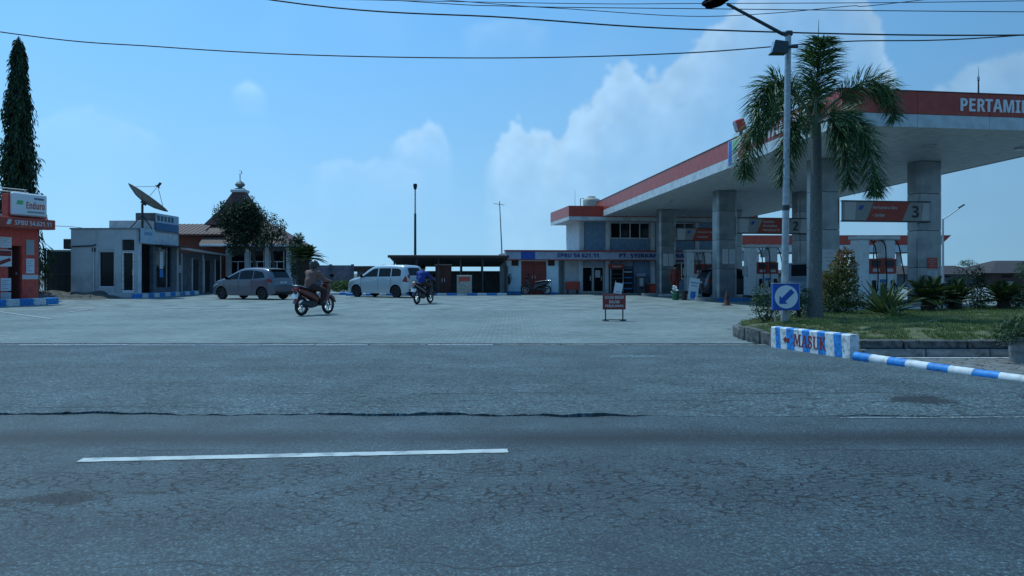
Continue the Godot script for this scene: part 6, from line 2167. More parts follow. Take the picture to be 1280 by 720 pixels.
func car_top(s: Dictionary, x0: float, x1: float, k0: float, k1: float, off: float, nx := 14) -> Mesh:
	var mb := MB.new()
	var g := []
	for i in nx + 1:
		var x := lerpf(x0, x1, float(i) / nx)
		var y := prof_y(s.top, x)
		var dy := (prof_y(s.top, x + .01) - prof_y(s.top, x - .01)) / .02
		var nn := Vector3(-dy, 1, 0).normalized()
		var h := car_half(s, x, y)
		var col := []
		for j in 9:
			var f := lerpf(k0, k1, j / 8.0)
			col.append(Vector3(x, y + .02 * (1.0 - f * f), h * f) + nn * off)
		g.append(col)
	grid(mb, g, true)
	return mb.mesh()

func wheel(parent: Node, at: Vector3, r: float, wide: float, rim: Material) -> void:
	var w := Node3D.new()
	w.name = "wheel"
	parent.add_child(w, true)
	w.position = at
	w.basis = Basis(Vector3.RIGHT, PI / 2 if at.z > 0 else -PI / 2)
	var t := MB.new()
	var h := wide / 2
	t.lathe([Vector2(r * .62, -h * .8), Vector2(r * .72, -h), Vector2(r * .92, -h), Vector2(r * .985, -h * .75), Vector2(r, -h * .4), Vector2(r, h * .4), Vector2(r * .985, h * .75), Vector2(r * .92, h), Vector2(r * .72, h), Vector2(r * .62, h * .8)], 28)
	part(w, "tyre", t.mesh(), M.rubber)
	var m := MB.new()
	m.lathe([Vector2(0, -h * .4), Vector2(r * .63, -h * .4), Vector2(r * .63, h * .86), Vector2(r * .56, h * .80), Vector2(r * .54, h * .25), Vector2(0, h * .25)], 24)
	for i in 5:
		var a := TAU * i / 5
		m.box(Vector3(cos(a) * r * .32, h * .45, sin(a) * r * .32), Vector3(r * .5, h * .45, r * .15), .008, Basis(Vector3.UP, -a))
	m.lathe([Vector2(0, h * .3), Vector2(r * .13, h * .3), Vector2(r * .12, h * .72), Vector2(0, h * .75)], 14)
	part(w, "rim", m.mesh(), rim)

func car(called: String, label: String, s: Dictionary, paint: Material, at: Vector3, turn: float) -> Node3D:
	var root := thing(called, label, "car", at, turn)
	# stations along the car, closer near its ends and its arches
	var xs := []
	for i in 97:
		xs.append(s.len * (0.5 - 0.5 * cos(PI * i / 96.0)) * .35 + s.len * i / 96.0 * .65)
	for c in [s.rear, s.front]:
		for d in [-1.0, -.985, -.95, -.88, .88, .95, .985, 1.0]:
			xs.append(c + d * s.arch)
	xs.sort()
	var mb := MB.new()
	for side in [-1.0, 1.0]:
		var g := []
		for x in xs:
			var lo := car_low(s, x)
			var hi := prof_y(s.top, x)
			var col := []
			for j in 27:
				var f := j / 26.0
				var y := lo + (hi - lo) * (1.0 - pow(1.0 - f, 1.9))
				col.append(Vector3(x, y, side * car_half(s, x, y)))
			g.append(col)
		grid(mb, g, side < 0)
	var tg := []
	for x in xs:
		var y := prof_y(s.top, x)
		var h := car_half(s, x, y)
		var col := []
		for j in 9:
			var f := -1.0 + j / 4.0
			col.append(Vector3(x, y + .02 * (1.0 - f * f), h * f))
		tg.append(col)
	grid(mb, tg, true)
	for e in [[xs[0], true], [xs[-1], false]]:
		var g := []
		for j in 13:
			var y := lerpf(car_low(s, e[0]), prof_y(s.top, e[0]), j / 12.0)
			var col := []
			for k in 7:
				col.append(Vector3(e[0], y, lerpf(-1, 1, k / 6.0) * car_half(s, e[0], y)))
			g.append(col)
		grid(mb, g, not e[1])
	var b := Node3D.new()
	b.name = "body_shell"
	var o := part(root, "body", mb.mesh(), paint)
	var off := Vector3(-s.len / 2, 0, 0)
	o.position = off
	b.free()
	var ub := MB.new()
	var bg := []
	for x in xs:
		var y := car_low(s, x) + .004
		bg.append([Vector3(x, y, -car_half(s, x, y)), Vector3(x, y, 0), Vector3(x, y, car_half(s, x, y))])
	grid(ub, bg, false)
	part(root, "underbody", ub.mesh(), M.black, off)
	for side in [-1.0, 1.0]:
		for w in s.windows:
			part(root, "side_window", car_side(s, w[0], w[1], w[2], w[3], .006, side), M.glass, off)
		for w in s.tail:
			part(root, "tail_light", car_side(s, w[0], w[1], w[2], w[3], .008, side, 5, 5), M.lens_red, off)
		for w in s.head:
			part(root, "headlight", car_side(s, w[0], w[1], w[2], w[3], .008, side, 6, 4), M.lens_clear, off)
		for x in s.handles:
			var hb := box_mesh(Vector3(.17, .03, .03), .01)
			part(root, "door_handle", hb, paint, off + Vector3(x, s.belt - .09, side * (car_half(s, x, s.belt - .09) + .012)))
		for x in s.seams:
			part(root, "door_seam", car_side(s, x, x + .014, [Vector2(x, s.low + .10), Vector2(x + .02, s.low + .10)], [Vector2(x, s.belt - .02), Vector2(x + .02, s.belt - .02)], .0035, side, 1, 5), M.black, off)
		var mm := MB.new()
		mm.ball(Vector3.ZERO, Vector3(.07, .075, .10), 8, 10)
		part(root, "wing_mirror", mm.mesh(), paint, off + Vector3(s.mirror, s.belt + .07, side * (car_half(s, s.mirror, s.belt + .05) + .09)))
		for x in [s.rear, s.front]:
			wheel(root, off + Vector3(x, s.r, side * (s.w - .115)), s.r, .19, s.rim)
		part(root, "rear_reflector", box_mesh(Vector3(.02, .05, .18), .005), M.lens_red, off + Vector3(-.006, .42, side * .55))
	part(root, "windscreen", car_top(s, s.screen[0], s.screen[1], -.93, .93, .006), M.glass, off)
	part(root, "rear_window", car_top(s, s.back[0], s.back[1], -.88, .88, .006), M.glass, off)
	var pl := part(root, "number_plate", box_mesh(Vector3(.016, .13, .43), .003), s.plate, off + Vector3(s.plate_x, s.plate_y, 0))
	part(pl, "plate_print", box_mesh(Vector3(.004, .06, .3), .001), M.grey_print, Vector3(-.011, .01, 0))
	part(root, "front_plate", box_mesh(Vector3(.016, .11, .40), .003), s.plate, off + Vector3(s.len + .006, .45, 0))
	part(root, "grille", box_mesh(Vector3(.03, .10, .7), .01), M.black, off + Vector3(s.len - .02, .58, 0))
	if s.has("spoiler"):
		part(root, "spoiler", box_mesh(Vector3(.22, .04, 1.16), .015), M.black if s.dark_spoiler else paint, off + s.spoiler, Basis(Vector3(0, 0, 1), .08))
	part(root, "rear_bumper_strip", box_mesh(Vector3(.03, .10, 1.2), .01), M.black, off + Vector3(-.004, .345, 0))
	return root

func hatch() -> Dictionary:
	return {"len": 3.90, "w": .84, "belt": .96, "tumble": .30, "low": .20, "r": .295, "arch": .355, "rear": .66, "front": 3.14, "mirror": 2.72, "rim": M.dark_rim, "plate": M.paper, "plate_x": .045, "plate_y": .80,
		"top": [Vector2(0, .70), Vector2(.05, .78), Vector2(.11, 1.0), Vector2(.22, 1.22), Vector2(.36, 1.42), Vector2(.52, 1.475), Vector2(1.0, 1.52), Vector2(1.6, 1.53), Vector2(2.0, 1.48), Vector2(2.35, 1.34), Vector2(3.0, 1.03), Vector2(3.2, .97), Vector2(3.6, .86), Vector2(3.82, .70), Vector2(3.90, .50)],
		"windows": [[.50, 1.18, [Vector2(.50, 1.06), Vector2(1.18, 1.0)], [Vector2(.50, 1.10), Vector2(.68, 1.32), Vector2(1.18, 1.40)]], [1.24, 2.02, [Vector2(1.24, .995), Vector2(2.02, .98)], [Vector2(1.24, 1.405), Vector2(1.7, 1.41), Vector2(2.02, 1.36)]], [2.09, 2.86, [Vector2(2.09, .98), Vector2(2.86, .975)], [Vector2(2.09, 1.34), Vector2(2.86, .995)]]],
		"tail": [[.10, .34, [Vector2(.10, .80), Vector2(.34, .87)], [Vector2(.10, .93), Vector2(.16, 1.0), Vector2(.34, 1.02)]]], "head": [[3.35, 3.78, [Vector2(3.35, .72), Vector2(3.78, .58)], [Vector2(3.35, .80), Vector2(3.78, .68)]]],
		"handles": [1.35, 2.2], "seams": [1.21, 2.06, 2.95], "screen": [2.08, 2.98], "back": [.125, .34], "spoiler": Vector3(.33, 1.455, 0), "dark_spoiler": true}

func van() -> Dictionary:
	return {"len": 4.19, "w": .83, "belt": 1.04, "tumble": .20, "low": .22, "r": .315, "arch": .375, "rear": .74, "front": 3.39, "mirror": 2.95, "rim": M.dark_rim, "plate": M.black, "plate_x": -.012, "plate_y": .78,
		"top": [Vector2(0, .86), Vector2(.03, 1.0), Vector2(.07, 1.12), Vector2(.22, 1.54), Vector2(.32, 1.64), Vector2(.6, 1.68), Vector2(1.2, 1.70), Vector2(1.9, 1.69), Vector2(2.3, 1.63), Vector2(2.6, 1.48), Vector2(3.15, 1.12), Vector2(3.4, 1.04), Vector2(3.85, .94), Vector2(4.09, .80), Vector2(4.19, .50)],
		"windows": [[.42, 1.02, [Vector2(.42, 1.12), Vector2(1.02, 1.10)], [Vector2(.42, 1.40), Vector2(.56, 1.50), Vector2(1.02, 1.53)]], [1.09, 1.86, [Vector2(1.09, 1.10), Vector2(1.86, 1.09)], [Vector2(1.09, 1.53), Vector2(1.86, 1.53)]], [1.95, 2.92, [Vector2(1.95, 1.09), Vector2(2.92, 1.08)], [Vector2(1.95, 1.53), Vector2(2.25, 1.49), Vector2(2.92, 1.10)]]],
		"tail": [[.02, .30, [Vector2(.02, .80), Vector2(.30, .84)], [Vector2(.02, 1.20), Vector2(.12, 1.18), Vector2(.30, .86)]]], "head": [[3.72, 4.08, [Vector2(3.72, .74), Vector2(4.08, .64)], [Vector2(3.72, .88), Vector2(4.08, .76)]]],
		"handles": [1.2, 2.05], "seams": [1.05, 1.90, 3.05], "screen": [2.38, 3.12], "back": [.075, .215]}

func vehicles() -> void:
	M.dark_rim = plain(lin(.06, .06, .065), .4, .7)
	var grey := paint(lin(.105, .105, .13))
	var white := paint(lin(.50, .53, .55))
	var dark := paint(lin(.022, .026, .034))
	var pale := paint(lin(.30, .36, .46))
	car("grey_hatchback", "dark grey hatchback with a black roof spoiler parked before the prayer house", hatch(), grey, Vector3(-12.75, 0, -37.7), 157)
	car("white_minivan", "white people carrier with a dark number plate parked near the brown shed", van(), white, Vector3(-6.78, 0, -41.0), 150)
	car("dark_hatchback", "dark car waiting at the pumps behind the silver columns", hatch(), dark, S(4.9, 0, 17.4), STA)
	car("pale_minivan", "pale blue people carrier waiting between the pump islands behind the palm", van(), pale, Vector3(11.95, 0, -31.4), -104)
	# motorcycles
	var maroon := paint(lin(.13, .018, .015))
	scooter("red_scooter", "dark red scooter ridden by the person in brown", maroon, Vector3(-5.98, 0, -23.3), 66, true)
	scooter("black_scooter", "black motor scooter ridden by the person in the blue shirt", dark, Vector3(-3.66, 0, -31.8), 71, true)
	scooter("parked_scooter", "black scooter parked in front of the dark red store door", dark, Vector3(1.42, 0, -45.2), 180 - 4, false)

func paint(c: Color) -> StandardMaterial3D:
	var m := plain(c, .34, .25)
	m.clearcoat_enabled = true
	m.clearcoat = .8
	m.clearcoat_roughness = .08
	return m

func scooter(called: String, label: String, body: Material, at: Vector3, turn: float, _ridden: bool) -> void:
	var t := thing(called, label, "motor scooter", at, turn)
	for x in [-.62, .63]:
		var w := Node3D.new()
		w.name = "wheel"
		t.add_child(w, true)
		w.position = Vector3(x, .285, 0)
		var ty := MB.new()
		var ring := []
		for i in 33:
			var a := TAU * i / 32
			ring.append(Vector3(cos(a) * .238, sin(a) * .238, 0))
		ty.tube(ring, .047, 10, false)
		part(w, "tyre", ty.mesh(), M.rubber)
		var rm := MB.new()
		var rr := []
		for i in 33:
			var a := TAU * i / 32
			rr.append(Vector3(cos(a) * .192, sin(a) * .192, 0))
		rm.tube(rr, .016, 8, false)
		for i in 5:
			var a := TAU * i / 5
			rm.tube([Vector3(cos(a) * .02, sin(a) * .02, 0), Vector3(cos(a) * .19, sin(a) * .19, 0)], [.022, .013], 6)
		rm.tube([Vector3(0, 0, -.06), Vector3(0, 0, .06)], .035, 10)
		part(w, "rim", rm.mesh(), M.alu)
	var rear := MB.new()
	rear.tube(path3([Vector3(-.86, .80, 0), Vector3(-.62, .72, 0), Vector3(-.3, .62, 0), Vector3(.0, .50, 0), Vector3(.12, .36, 0)], 5), lerp_list([.035, .11, .145, .14, .10], 21), 14)
	part(t, "rear_body", rear.mesh(), body)
	var eng := MB.new()
	eng.box(Vector3(-.30, .34, .03), Vector3(.62, .20, .20), .05)
	eng.tube([Vector3(-.2, .34, -.12), Vector3(-.62, .29, -.12)], .07, 10)
	part(t, "engine", eng.mesh(), M.dark_steel)
	part(t, "floor_board", box_mesh(Vector3(.42, .07, .30), .03), M.black, Vector3(.16, .31, 0))
	var sh := MB.new()
	sh.tube(path3([Vector3(.30, .30, 0), Vector3(.42, .50, 0), Vector3(.50, .78, 0), Vector3(.46, .96, 0)], 6), lerp_list([.12, .17, .19, .10], 19), 14, true, .62)
	part(t, "leg_shield", sh.mesh(), body)
	var seat := MB.new()
	seat.tube(path3([Vector3(-.74, .86, 0), Vector3(-.5, .82, 0), Vector3(-.2, .77, 0), Vector3(.08, .73, 0)], 5), lerp_list([.05, .12, .135, .07], 16), 14, true, .45)
	part(t, "seat", seat.mesh(), M.black)
	var fk := MB.new()
	for z in [-.075, .075]:
		fk.tube([Vector3(.50, .72, z * .6), Vector3(.63, .285, z)], .022, 8)
	part(t, "fork", fk.mesh(), M.dark_steel)
	for f in [[Vector3(.63, .285, 0), .2, 2.4], [Vector3(-.62, .285, 0), 1.2, 2.9]]:
		var fd := MB.new()
		var g := []
		for i in 11:
			var a := lerpf(f[1], f[2], i / 10.0)
			var c: Vector3 = f[0] + Vector3(cos(a), sin(a), 0) * .325
			g.append([c + Vector3(0, 0, -.07), c + Vector3(cos(a), sin(a), 0) * .02, c + Vector3(0, 0, .07)])
		grid(fd, g, true)
		part(t, "mudguard", fd.mesh(), body)
	var hb := MB.new()
	hb.tube(path3([Vector3(.36, 1.0, -.34), Vector3(.42, 1.02, -.2), Vector3(.46, .98, 0), Vector3(.42, 1.02, .2), Vector3(.36, 1.0, .34)], 4), .016, 8)
	var h := part(t, "handlebar", hb.mesh(), M.black)
	for z in [-1.0, 1.0]:
		var gp := MB.new()
		gp.tube([Vector3(.385, 1.008, z * .25), Vector3(.36, 1.0, z * .36)], .021, 8)
		part(h, "grip", gp.mesh(), M.rubber)
		var mr := MB.new()
		mr.tube([Vector3(.43, 1.02, z * .18), Vector3(.45, 1.16, z * .26)], .008, 6)
		mr.ball(Vector3(.45, 1.19, z * .29), Vector3(.03, .045, .07), 8, 10)
		part(t, "mirror", mr.mesh(), M.black)
		var mg := MB.new()
		mg.ball(Vector3(.422, 1.19, z * .29), Vector3(.006, .038, .062), 6, 10)
		part(t, "mirror_glass", mg.mesh(), M.chrome)
	var hl := MB.new()
	hl.ball(Vector3(.52, .93, 0), Vector3(.09, .08, .12), 8, 12)
	part(t, "headlight", hl.mesh(), M.lens_clear)
	part(t, "tail_light", box_mesh(Vector3(.06, .07, .16), .02), M.lens_red, Vector3(-.87, .80, 0))
	for z in [-.13, .13]:
		part(t, "indicator", box_mesh(Vector3(.05, .04, .05), .015), M.orange, Vector3(-.86, .76, z))
	part(t, "plate_bracket", box_mesh(Vector3(.02, .22, .10), .005), M.black, Vector3(-.90, .62, 0), Basis(Vector3(0, 0, 1), -.35))
	part(t, "number_plate", box_mesh(Vector3(.012, .13, .24), .003), M.paper, Vector3(-.93, .58, 0), Basis(Vector3(0, 0, 1), -.35))
	var ex := MB.new()
	ex.tube(path3([Vector3(-.15, .28, .13), Vector3(-.4, .28, .17), Vector3(-.8, .38, .18)], 4), lerp_list([.025, .055, .06], 9), 10)
	part(t, "exhaust", ex.mesh(), M.dark_steel)
	var gr := MB.new()
	gr.tube(path3([Vector3(-.55, .84, .11), Vector3(-.85, .90, .10), Vector3(-.92, .90, 0), Vector3(-.85, .90, -.10), Vector3(-.55, .84, -.11)], 4), .012, 6)
	part(t, "grab_rail", gr.mesh(), M.alu)
	var sd := MB.new()
	sd.tube([Vector3(-.05, .28, -.12), Vector3(-.12, .02, -.26)], .012, 6)
	part(t, "side_stand", sd.mesh(), M.dark_steel)

# one smooth surface round tapered bones [from, to, radius, radius]: distances joined by a smooth minimum, meshed as surface nets
func flesh(bones: Array, cell: float, soft: float) -> ArrayMesh:
	var lo := Vector3(1e9, 1e9, 1e9)
	var hi := -lo
	for b in bones:
		var r: float = maxf(b[2], b[3]) + cell * 3.0 + soft * .5
		for p in [b[0], b[1]]:
			lo = lo.min(p - Vector3.ONE * r)
			hi = hi.max(p + Vector3.ONE * r)
	var nx := int((hi.x - lo.x) / cell) + 2
	var ny := int((hi.y - lo.y) / cell) + 2
	var nz := int((hi.z - lo.z) / cell) + 2
	var f := PackedFloat32Array()
	f.resize(nx * ny * nz)
	f.fill(10.0)
	for b in bones:
		var a: Vector3 = b[0]
		var ab: Vector3 = b[1] - a
		var l2 := maxf(ab.length_squared(), 1e-9)
		var ra: float = b[2]
		var rb: float = b[3]
		var m := maxf(ra, rb) + cell * 2.5 + soft
		var l: Vector3 = (a.min(b[1]) - Vector3.ONE * m - lo) / cell
		var h: Vector3 = (a.max(b[1]) + Vector3.ONE * m - lo) / cell
		for z in range(maxi(0, int(l.z)), mini(nz, int(h.z) + 1)):
			for y in range(maxi(0, int(l.y)), mini(ny, int(h.y) + 1)):
				var i := (z * ny + y) * nx
				for x in range(maxi(0, int(l.x)), mini(nx, int(h.x) + 1)):
					var p := lo + Vector3(x, y, z) * cell - a
					var t := clampf(p.dot(ab) / l2, 0.0, 1.0)
					var d := (p - ab * t).length() - lerpf(ra, rb, t)
					var e := f[i + x]
					var k := clampf(.5 + .5 * (e - d) / soft, 0.0, 1.0)
					f[i + x] = lerpf(e, d, k) - soft * k * (1.0 - k)
	var id := {}
	var verts := PackedVector3Array()
	var sx := 1
	var sy := nx
	var sz := nx * ny
	var corner := [0, sx, sy, sx + sy, sz, sx + sz, sy + sz, sx + sy + sz]
	var edges := [[0, 1], [2, 3], [4, 5], [6, 7], [0, 2], [1, 3], [4, 6], [5, 7], [0, 4], [1, 5], [2, 6], [3, 7]]
	var pos := []
	for c in 8:
		pos.append(Vector3(c & 1, (c >> 1) & 1, (c >> 2) & 1))
	for z in nz - 1:
		for y in ny - 1:
			var row := (z * ny + y) * nx
			for x in nx - 1:
				var i := row + x
				var s := f[i] < 0.0
				if (f[i + 1] < 0.0) == s and (f[i + sy] < 0.0) == s and (f[i + sy + 1] < 0.0) == s and (f[i + sz] < 0.0) == s and (f[i + sz + 1] < 0.0) == s and (f[i + sz + sy] < 0.0) == s and (f[i + sz + sy + 1] < 0.0) == s:
					continue
				var sum := Vector3.ZERO
				var n := 0
				for e in edges:
					var va := f[i + corner[e[0]]]
					var vb := f[i + corner[e[1]]]
					if (va < 0.0) != (vb < 0.0):
						sum += pos[e[0]].lerp(pos[e[1]], va / (va - vb))
						n += 1
				id[i] = verts.size()
				verts.append(lo + (Vector3(x, y, z) + sum / n) * cell)
	var idx := PackedInt32Array()
	for i in id:
		var s := f[i] < 0.0
		# one quad round each crossed edge that starts at this cell's corner
		for ax in 3:
			var da: int = [sx, sy, sz][ax]
			var db: int = [sy, sz, sx][ax]
			var dc: int = [sz, sx, sy][ax]
			if (f[i + da] < 0.0) == s:
				continue
			if not (id.has(i - db) and id.has(i - dc) and id.has(i - db - dc)):
				continue
			var q := [id[i], id[i - db], id[i - db - dc], id[i - dc]]
			if s:
				idx.append_array(PackedInt32Array([q[0], q[2], q[1], q[0], q[3], q[2]]))
			else:
				idx.append_array(PackedInt32Array([q[0], q[1], q[2], q[0], q[2], q[3]]))
	var norms := PackedVector3Array()
	norms.resize(verts.size())
	for i in range(0, idx.size(), 3):
		var a := verts[idx[i]]
		var nn := (verts[idx[i + 2]] - a).cross(verts[idx[i + 1]] - a)
		for j in 3:
			norms[idx[i + j]] += nn
	for i in norms.size():
		norms[i] = norms[i].normalized()
	var arr := []
	arr.resize(Mesh.ARRAY_MAX)
	arr[Mesh.ARRAY_VERTEX] = verts
	arr[Mesh.ARRAY_NORMAL] = norms
	arr[Mesh.ARRAY_INDEX] = idx
	var m := ArrayMesh.new()
	m.add_surface_from_arrays(Mesh.PRIMITIVE_TRIANGLES, arr)
	return m

func hand_bones(w: Vector3, fwd: Vector3, across: Vector3, down: Vector3, curl: float) -> Array:
	# palm, four unequal fingers that curl towards down, a thumb from the side of the palm
	var b := [[w, w + fwd * .05, .024, .026], [w + across * .018, w + fwd * .075 + across * .022, .016, .014], [w - across * .018, w + fwd * .075 - across * .022, .016, .014]]
	for i in 4:
		var k: Vector3 = w + fwd * .082 + across * (.030 - .020 * i)
		var l: float = [.036, .042, .039, .030][i]
		var d1 := (fwd * cos(curl * .6) + down * sin(curl * .6)).normalized()
		var d2 := (fwd * cos(curl * 1.5) + down * sin(curl * 1.5)).normalized()
		var d3 := (fwd * cos(curl * 2.3) + down * sin(curl * 2.3)).normalized()
		b.append([k - fwd * .02, k, .0095, .0095])
		b.append([k, k + d1 * l, .0095, .0088])
		b.append([k + d1 * l, k + d1 * l + d2 * l * .7, .0088, .0082])
		b.append([k + d1 * l + d2 * l * .7, k + d1 * l + d2 * l * .7 + d3 * l * .5, .0082, .0075])
	var tb := w + fwd * .028 + across * .030
	var td := (fwd * .55 + across * .55 + down * .5 * curl).normalized()
	b.append([w + fwd * .015 + across * .012, tb, .016, .012])
	b.append([tb, tb + td * .035, .0115, .010])
	b.append([tb + td * .035, tb + td * .035 + (fwd * .7 + down * .7 * curl).normalized() * .028, .010, .0085])
	return b

func head_bones(c: Vector3, f: Vector3) -> Array:
	var up := Vector3.UP
	var s := f.cross(up).normalized()
	return [[c + up * .035, c + up * .035 - f * .018, .088, .092], [c + f * .028 - up * .02, c + f * .03 - up * .07, .068, .048], [c - up * .10 - f * .01, c - up * .02, .052, .055],
		[c + f * .085 + up * .01, c + f * .108 - up * .022, .010, .014], [c + f * .075 - up * .058 - s * .018, c + f * .075 - up * .058 + s * .018, .013, .013], [c + f * .07 + up * .03 - s * .03, c + f * .07 + up * .03 + s * .03, .018, .018],
		[c + s * .088 + up * .012, c + s * .094 - up * .022 - f * .004, .016, .012], [c - s * .088 + up * .012, c - s * .094 - up * .022 - f * .004, .016, .012], [c + f * .082 - s * .032 + up * .012, c + f * .084 - s * .032 + up * .012, .010, .010], [c + f * .082 + s * .032 + up * .012, c + f * .084 + s * .032 + up * .012, .010, .010]]

# j: joints by name; sides z = -1 and +1
func person(label: String, at: Vector3, turn: float, j: Dictionary, top: Material, legs: Material, curl: float, helmet, cap) -> void:
	var t := thing("person", label, "person", at, turn)
	var body := []
	var shirt := []
	var trous := []
	var f: Vector3 = j.look
	shirt.append([j.pelvis + Vector3(0, .02, 0), j.waist, .155, .145])
	shirt.append([j.waist, j.chest, .145, .165])
	shirt.append([j.chest, j.neck + Vector3(0, -.07, 0), .165, .09])
	trous.append([j.pelvis + Vector3(0, -.02, -.07), j.pelvis + Vector3(0, -.02, .07), .130, .130])
	body.append([j.pelvis, j.chest, .11, .12])
	body.append([j.chest, j.neck, .11, .055])
	body.append([j.neck, j.head, .054, .06])
	body.append_array(head_bones(j.head, f))
	var sole := []
	var hands := []
	for s in [-1.0, 1.0]:
		var m := func(v: Vector3) -> Vector3: return Vector3(v.x, v.y, v.z * s)
		var sh: Vector3 = m.call(j.shoulder)
		var el: Vector3 = m.call(j.elbow)
		var wr: Vector3 = m.call(j.wrist)
		var hp: Vector3 = m.call(j.hip)
		var kn: Vector3 = m.call(j.knee)
		var an: Vector3 = m.call(j.ankle)
		var toe: Vector3 = m.call(j.toe)
		shirt.append([j.chest + Vector3(0, .07, 0), sh, .10, .075])
		shirt.append([sh, el, .075, .058])
		shirt.append([el, el.lerp(wr, .9), .056, .044])
		body.append([j.chest + Vector3(0, .07, 0), sh, .07, .05])
		body.append([sh, el, .05, .042])
		body.append([el, wr, .040, .027])
		trous.append([hp, kn, .105, .075])
		trous.append([kn, an, .073, .055])
		body.append([j.pelvis, hp, .09, .08])
		body.append([hp, kn, .08, .055])
		body.append([kn, an, .05, .036])
		sole.append([an + Vector3(-.04, -.035, 0) * (1 if absf(j.look.x) > .5 else 0) + Vector3(0, -.03, 0), an, .042, .048])
		sole.append([an + Vector3(0, -.045, 0), toe, .044, .036])
		hands.append(hand_bones(wr, (m.call(j.reach) as Vector3).normalized(), (m.call(j.thumb) as Vector3).normalized(), (m.call(j.grip) as Vector3).normalized(), curl))
	part(t, "body", flesh(body, .018, .03), M.skin)
	part(t, "upper_clothing", flesh(shirt, .018, .05), top)
	part(t, "trousers", flesh(trous, .018, .05), legs)
	for k in 2:
		part(t, "shoe", flesh([sole[k * 2], sole[k * 2 + 1]], .012, .02), M.black)
		part(t, "hand", flesh(hands[k], .0045, .008), M.skin)
	if helmet:
		var h := MB.new()
		var pr := []
		for i in 11:
			var a := lerpf(-.75, PI / 2, i / 10.0)
			pr.append(Vector2(cos(a) * .145, sin(a) * .15))
		h.lathe(pr, 22, Transform3D(Basis().scaled(Vector3(1.08, 1, .96)), j.head + Vector3(-.005, .035, 0)))
		part(t, "helmet", h.mesh(), helmet)
		var v := MB.new()
		var g := []
		for i in 9:
			var a := lerpf(-.9, .9, i / 8.0)
			var col := []
			for k in 5:
				var e := lerpf(-.45, .35, k / 4.0)
				col.append(j.head + Vector3(cos(a) * cos(e) * .168, .03 + sin(e) * .155, sin(a) * cos(e) * .15))
			g.append(col)
		grid(v, g, false)
		part(t, "visor", v.mesh(), M.glass)
	if cap:
		var c := MB.new()
		c.ball(j.head + Vector3(0, .055, 0) - f * .01, Vector3(.103, .088, .103), 8, 16)
		c.tube([j.head + f * .07 + Vector3(0, .055, 0), j.head + f * .17 + Vector3(0, .04, 0)], [.07, .05], 10, true, .12)
		part(t, "cap", c.mesh(), cap)
	elif not helmet:
		var c := MB.new()
		c.ball(j.head + Vector3(0, .05, 0) - f * .018, Vector3(.104, .092, .10), 8, 16)
		part(t, "hair", c.mesh(), M.black)

func people() -> void:
	var ride := {"look": Vector3(1, 0, 0), "pelvis": Vector3(-.24, .86, 0), "waist": Vector3(-.22, 1.02, 0), "chest": Vector3(-.13, 1.20, 0), "neck": Vector3(-.07, 1.36, 0), "head": Vector3(-.03, 1.48, 0), "shoulder": Vector3(-.10, 1.27, .19), "elbow": Vector3(.08, 1.06, .30), "wrist": Vector3(.29, 1.03, .32), "reach": Vector3(1, -.12, .05), "thumb": Vector3(0, .1, -1), "grip": Vector3(-.1, -1, 0),
		"hip": Vector3(-.20, .85, .11), "knee": Vector3(.20, .74, .18), "ankle": Vector3(.10, .40, .16), "toe": Vector3(.27, .365, .17)}
	person("person in a brown jacket and dark helmet riding a dark red scooter", Vector3(-5.98, 0, -23.3), 66, ride, M.tan, M.trousers, .95, plain(lin(.03, .03, .035), .3), null)
	var ride2 := ride.duplicate()
	ride2.head = Vector3(-.02, 1.46, 0)
	person("person in a bright blue shirt riding a black scooter", Vector3(-3.66, 0, -31.8), 71, ride2, M.blue_shirt, M.trousers, .95, null, null)
	var stand := {"look": Vector3(0, 0, 1), "pelvis": Vector3(0, .92, 0), "waist": Vector3(0, 1.08, 0), "chest": Vector3(0, 1.27, 0), "neck": Vector3(0, 1.46, 0), "head": Vector3(0, 1.575, .02), "shoulder": Vector3(0, 1.37, .0), "elbow": Vector3(0, 1.1, .0), "wrist": Vector3(0, .9, .0), "reach": Vector3(0, -1, .1), "thumb": Vector3(0, 0, 1), "grip": Vector3(0, 0, 0), "hip": Vector3.ZERO, "knee": Vector3.ZERO, "ankle": Vector3.ZERO, "toe": Vector3.ZERO}
	# standing figure looks along x in its own axes, then is turned to the yard
	stand.look = Vector3(1, 0, 0)
	stand.head = Vector3(.02, 1.575, 0)
	stand.shoulder = Vector3(0, 1.37, .18)
	stand.elbow = Vector3(-.03, 1.10, .24)
	stand.wrist = Vector3(.06, .88, .25)
	stand.reach = Vector3(.15, -1, 0)
	stand.thumb = Vector3(1, .1, 0)
	stand.grip = Vector3(.1, 0, -1)
	stand.hip = Vector3(0, .90, .09)
	stand.knee = Vector3(.02, .49, .11)
	stand.ankle = Vector3(-.01, .09, .12)
	stand.toe = Vector3(.15, .035, .14)
	person("pump attendant in a red uniform and cap standing by a silver column", Vector3(8.55, 0.0, -40.2), -110, stand, M.uniform, M.uniform, .35, null, M.uniform)

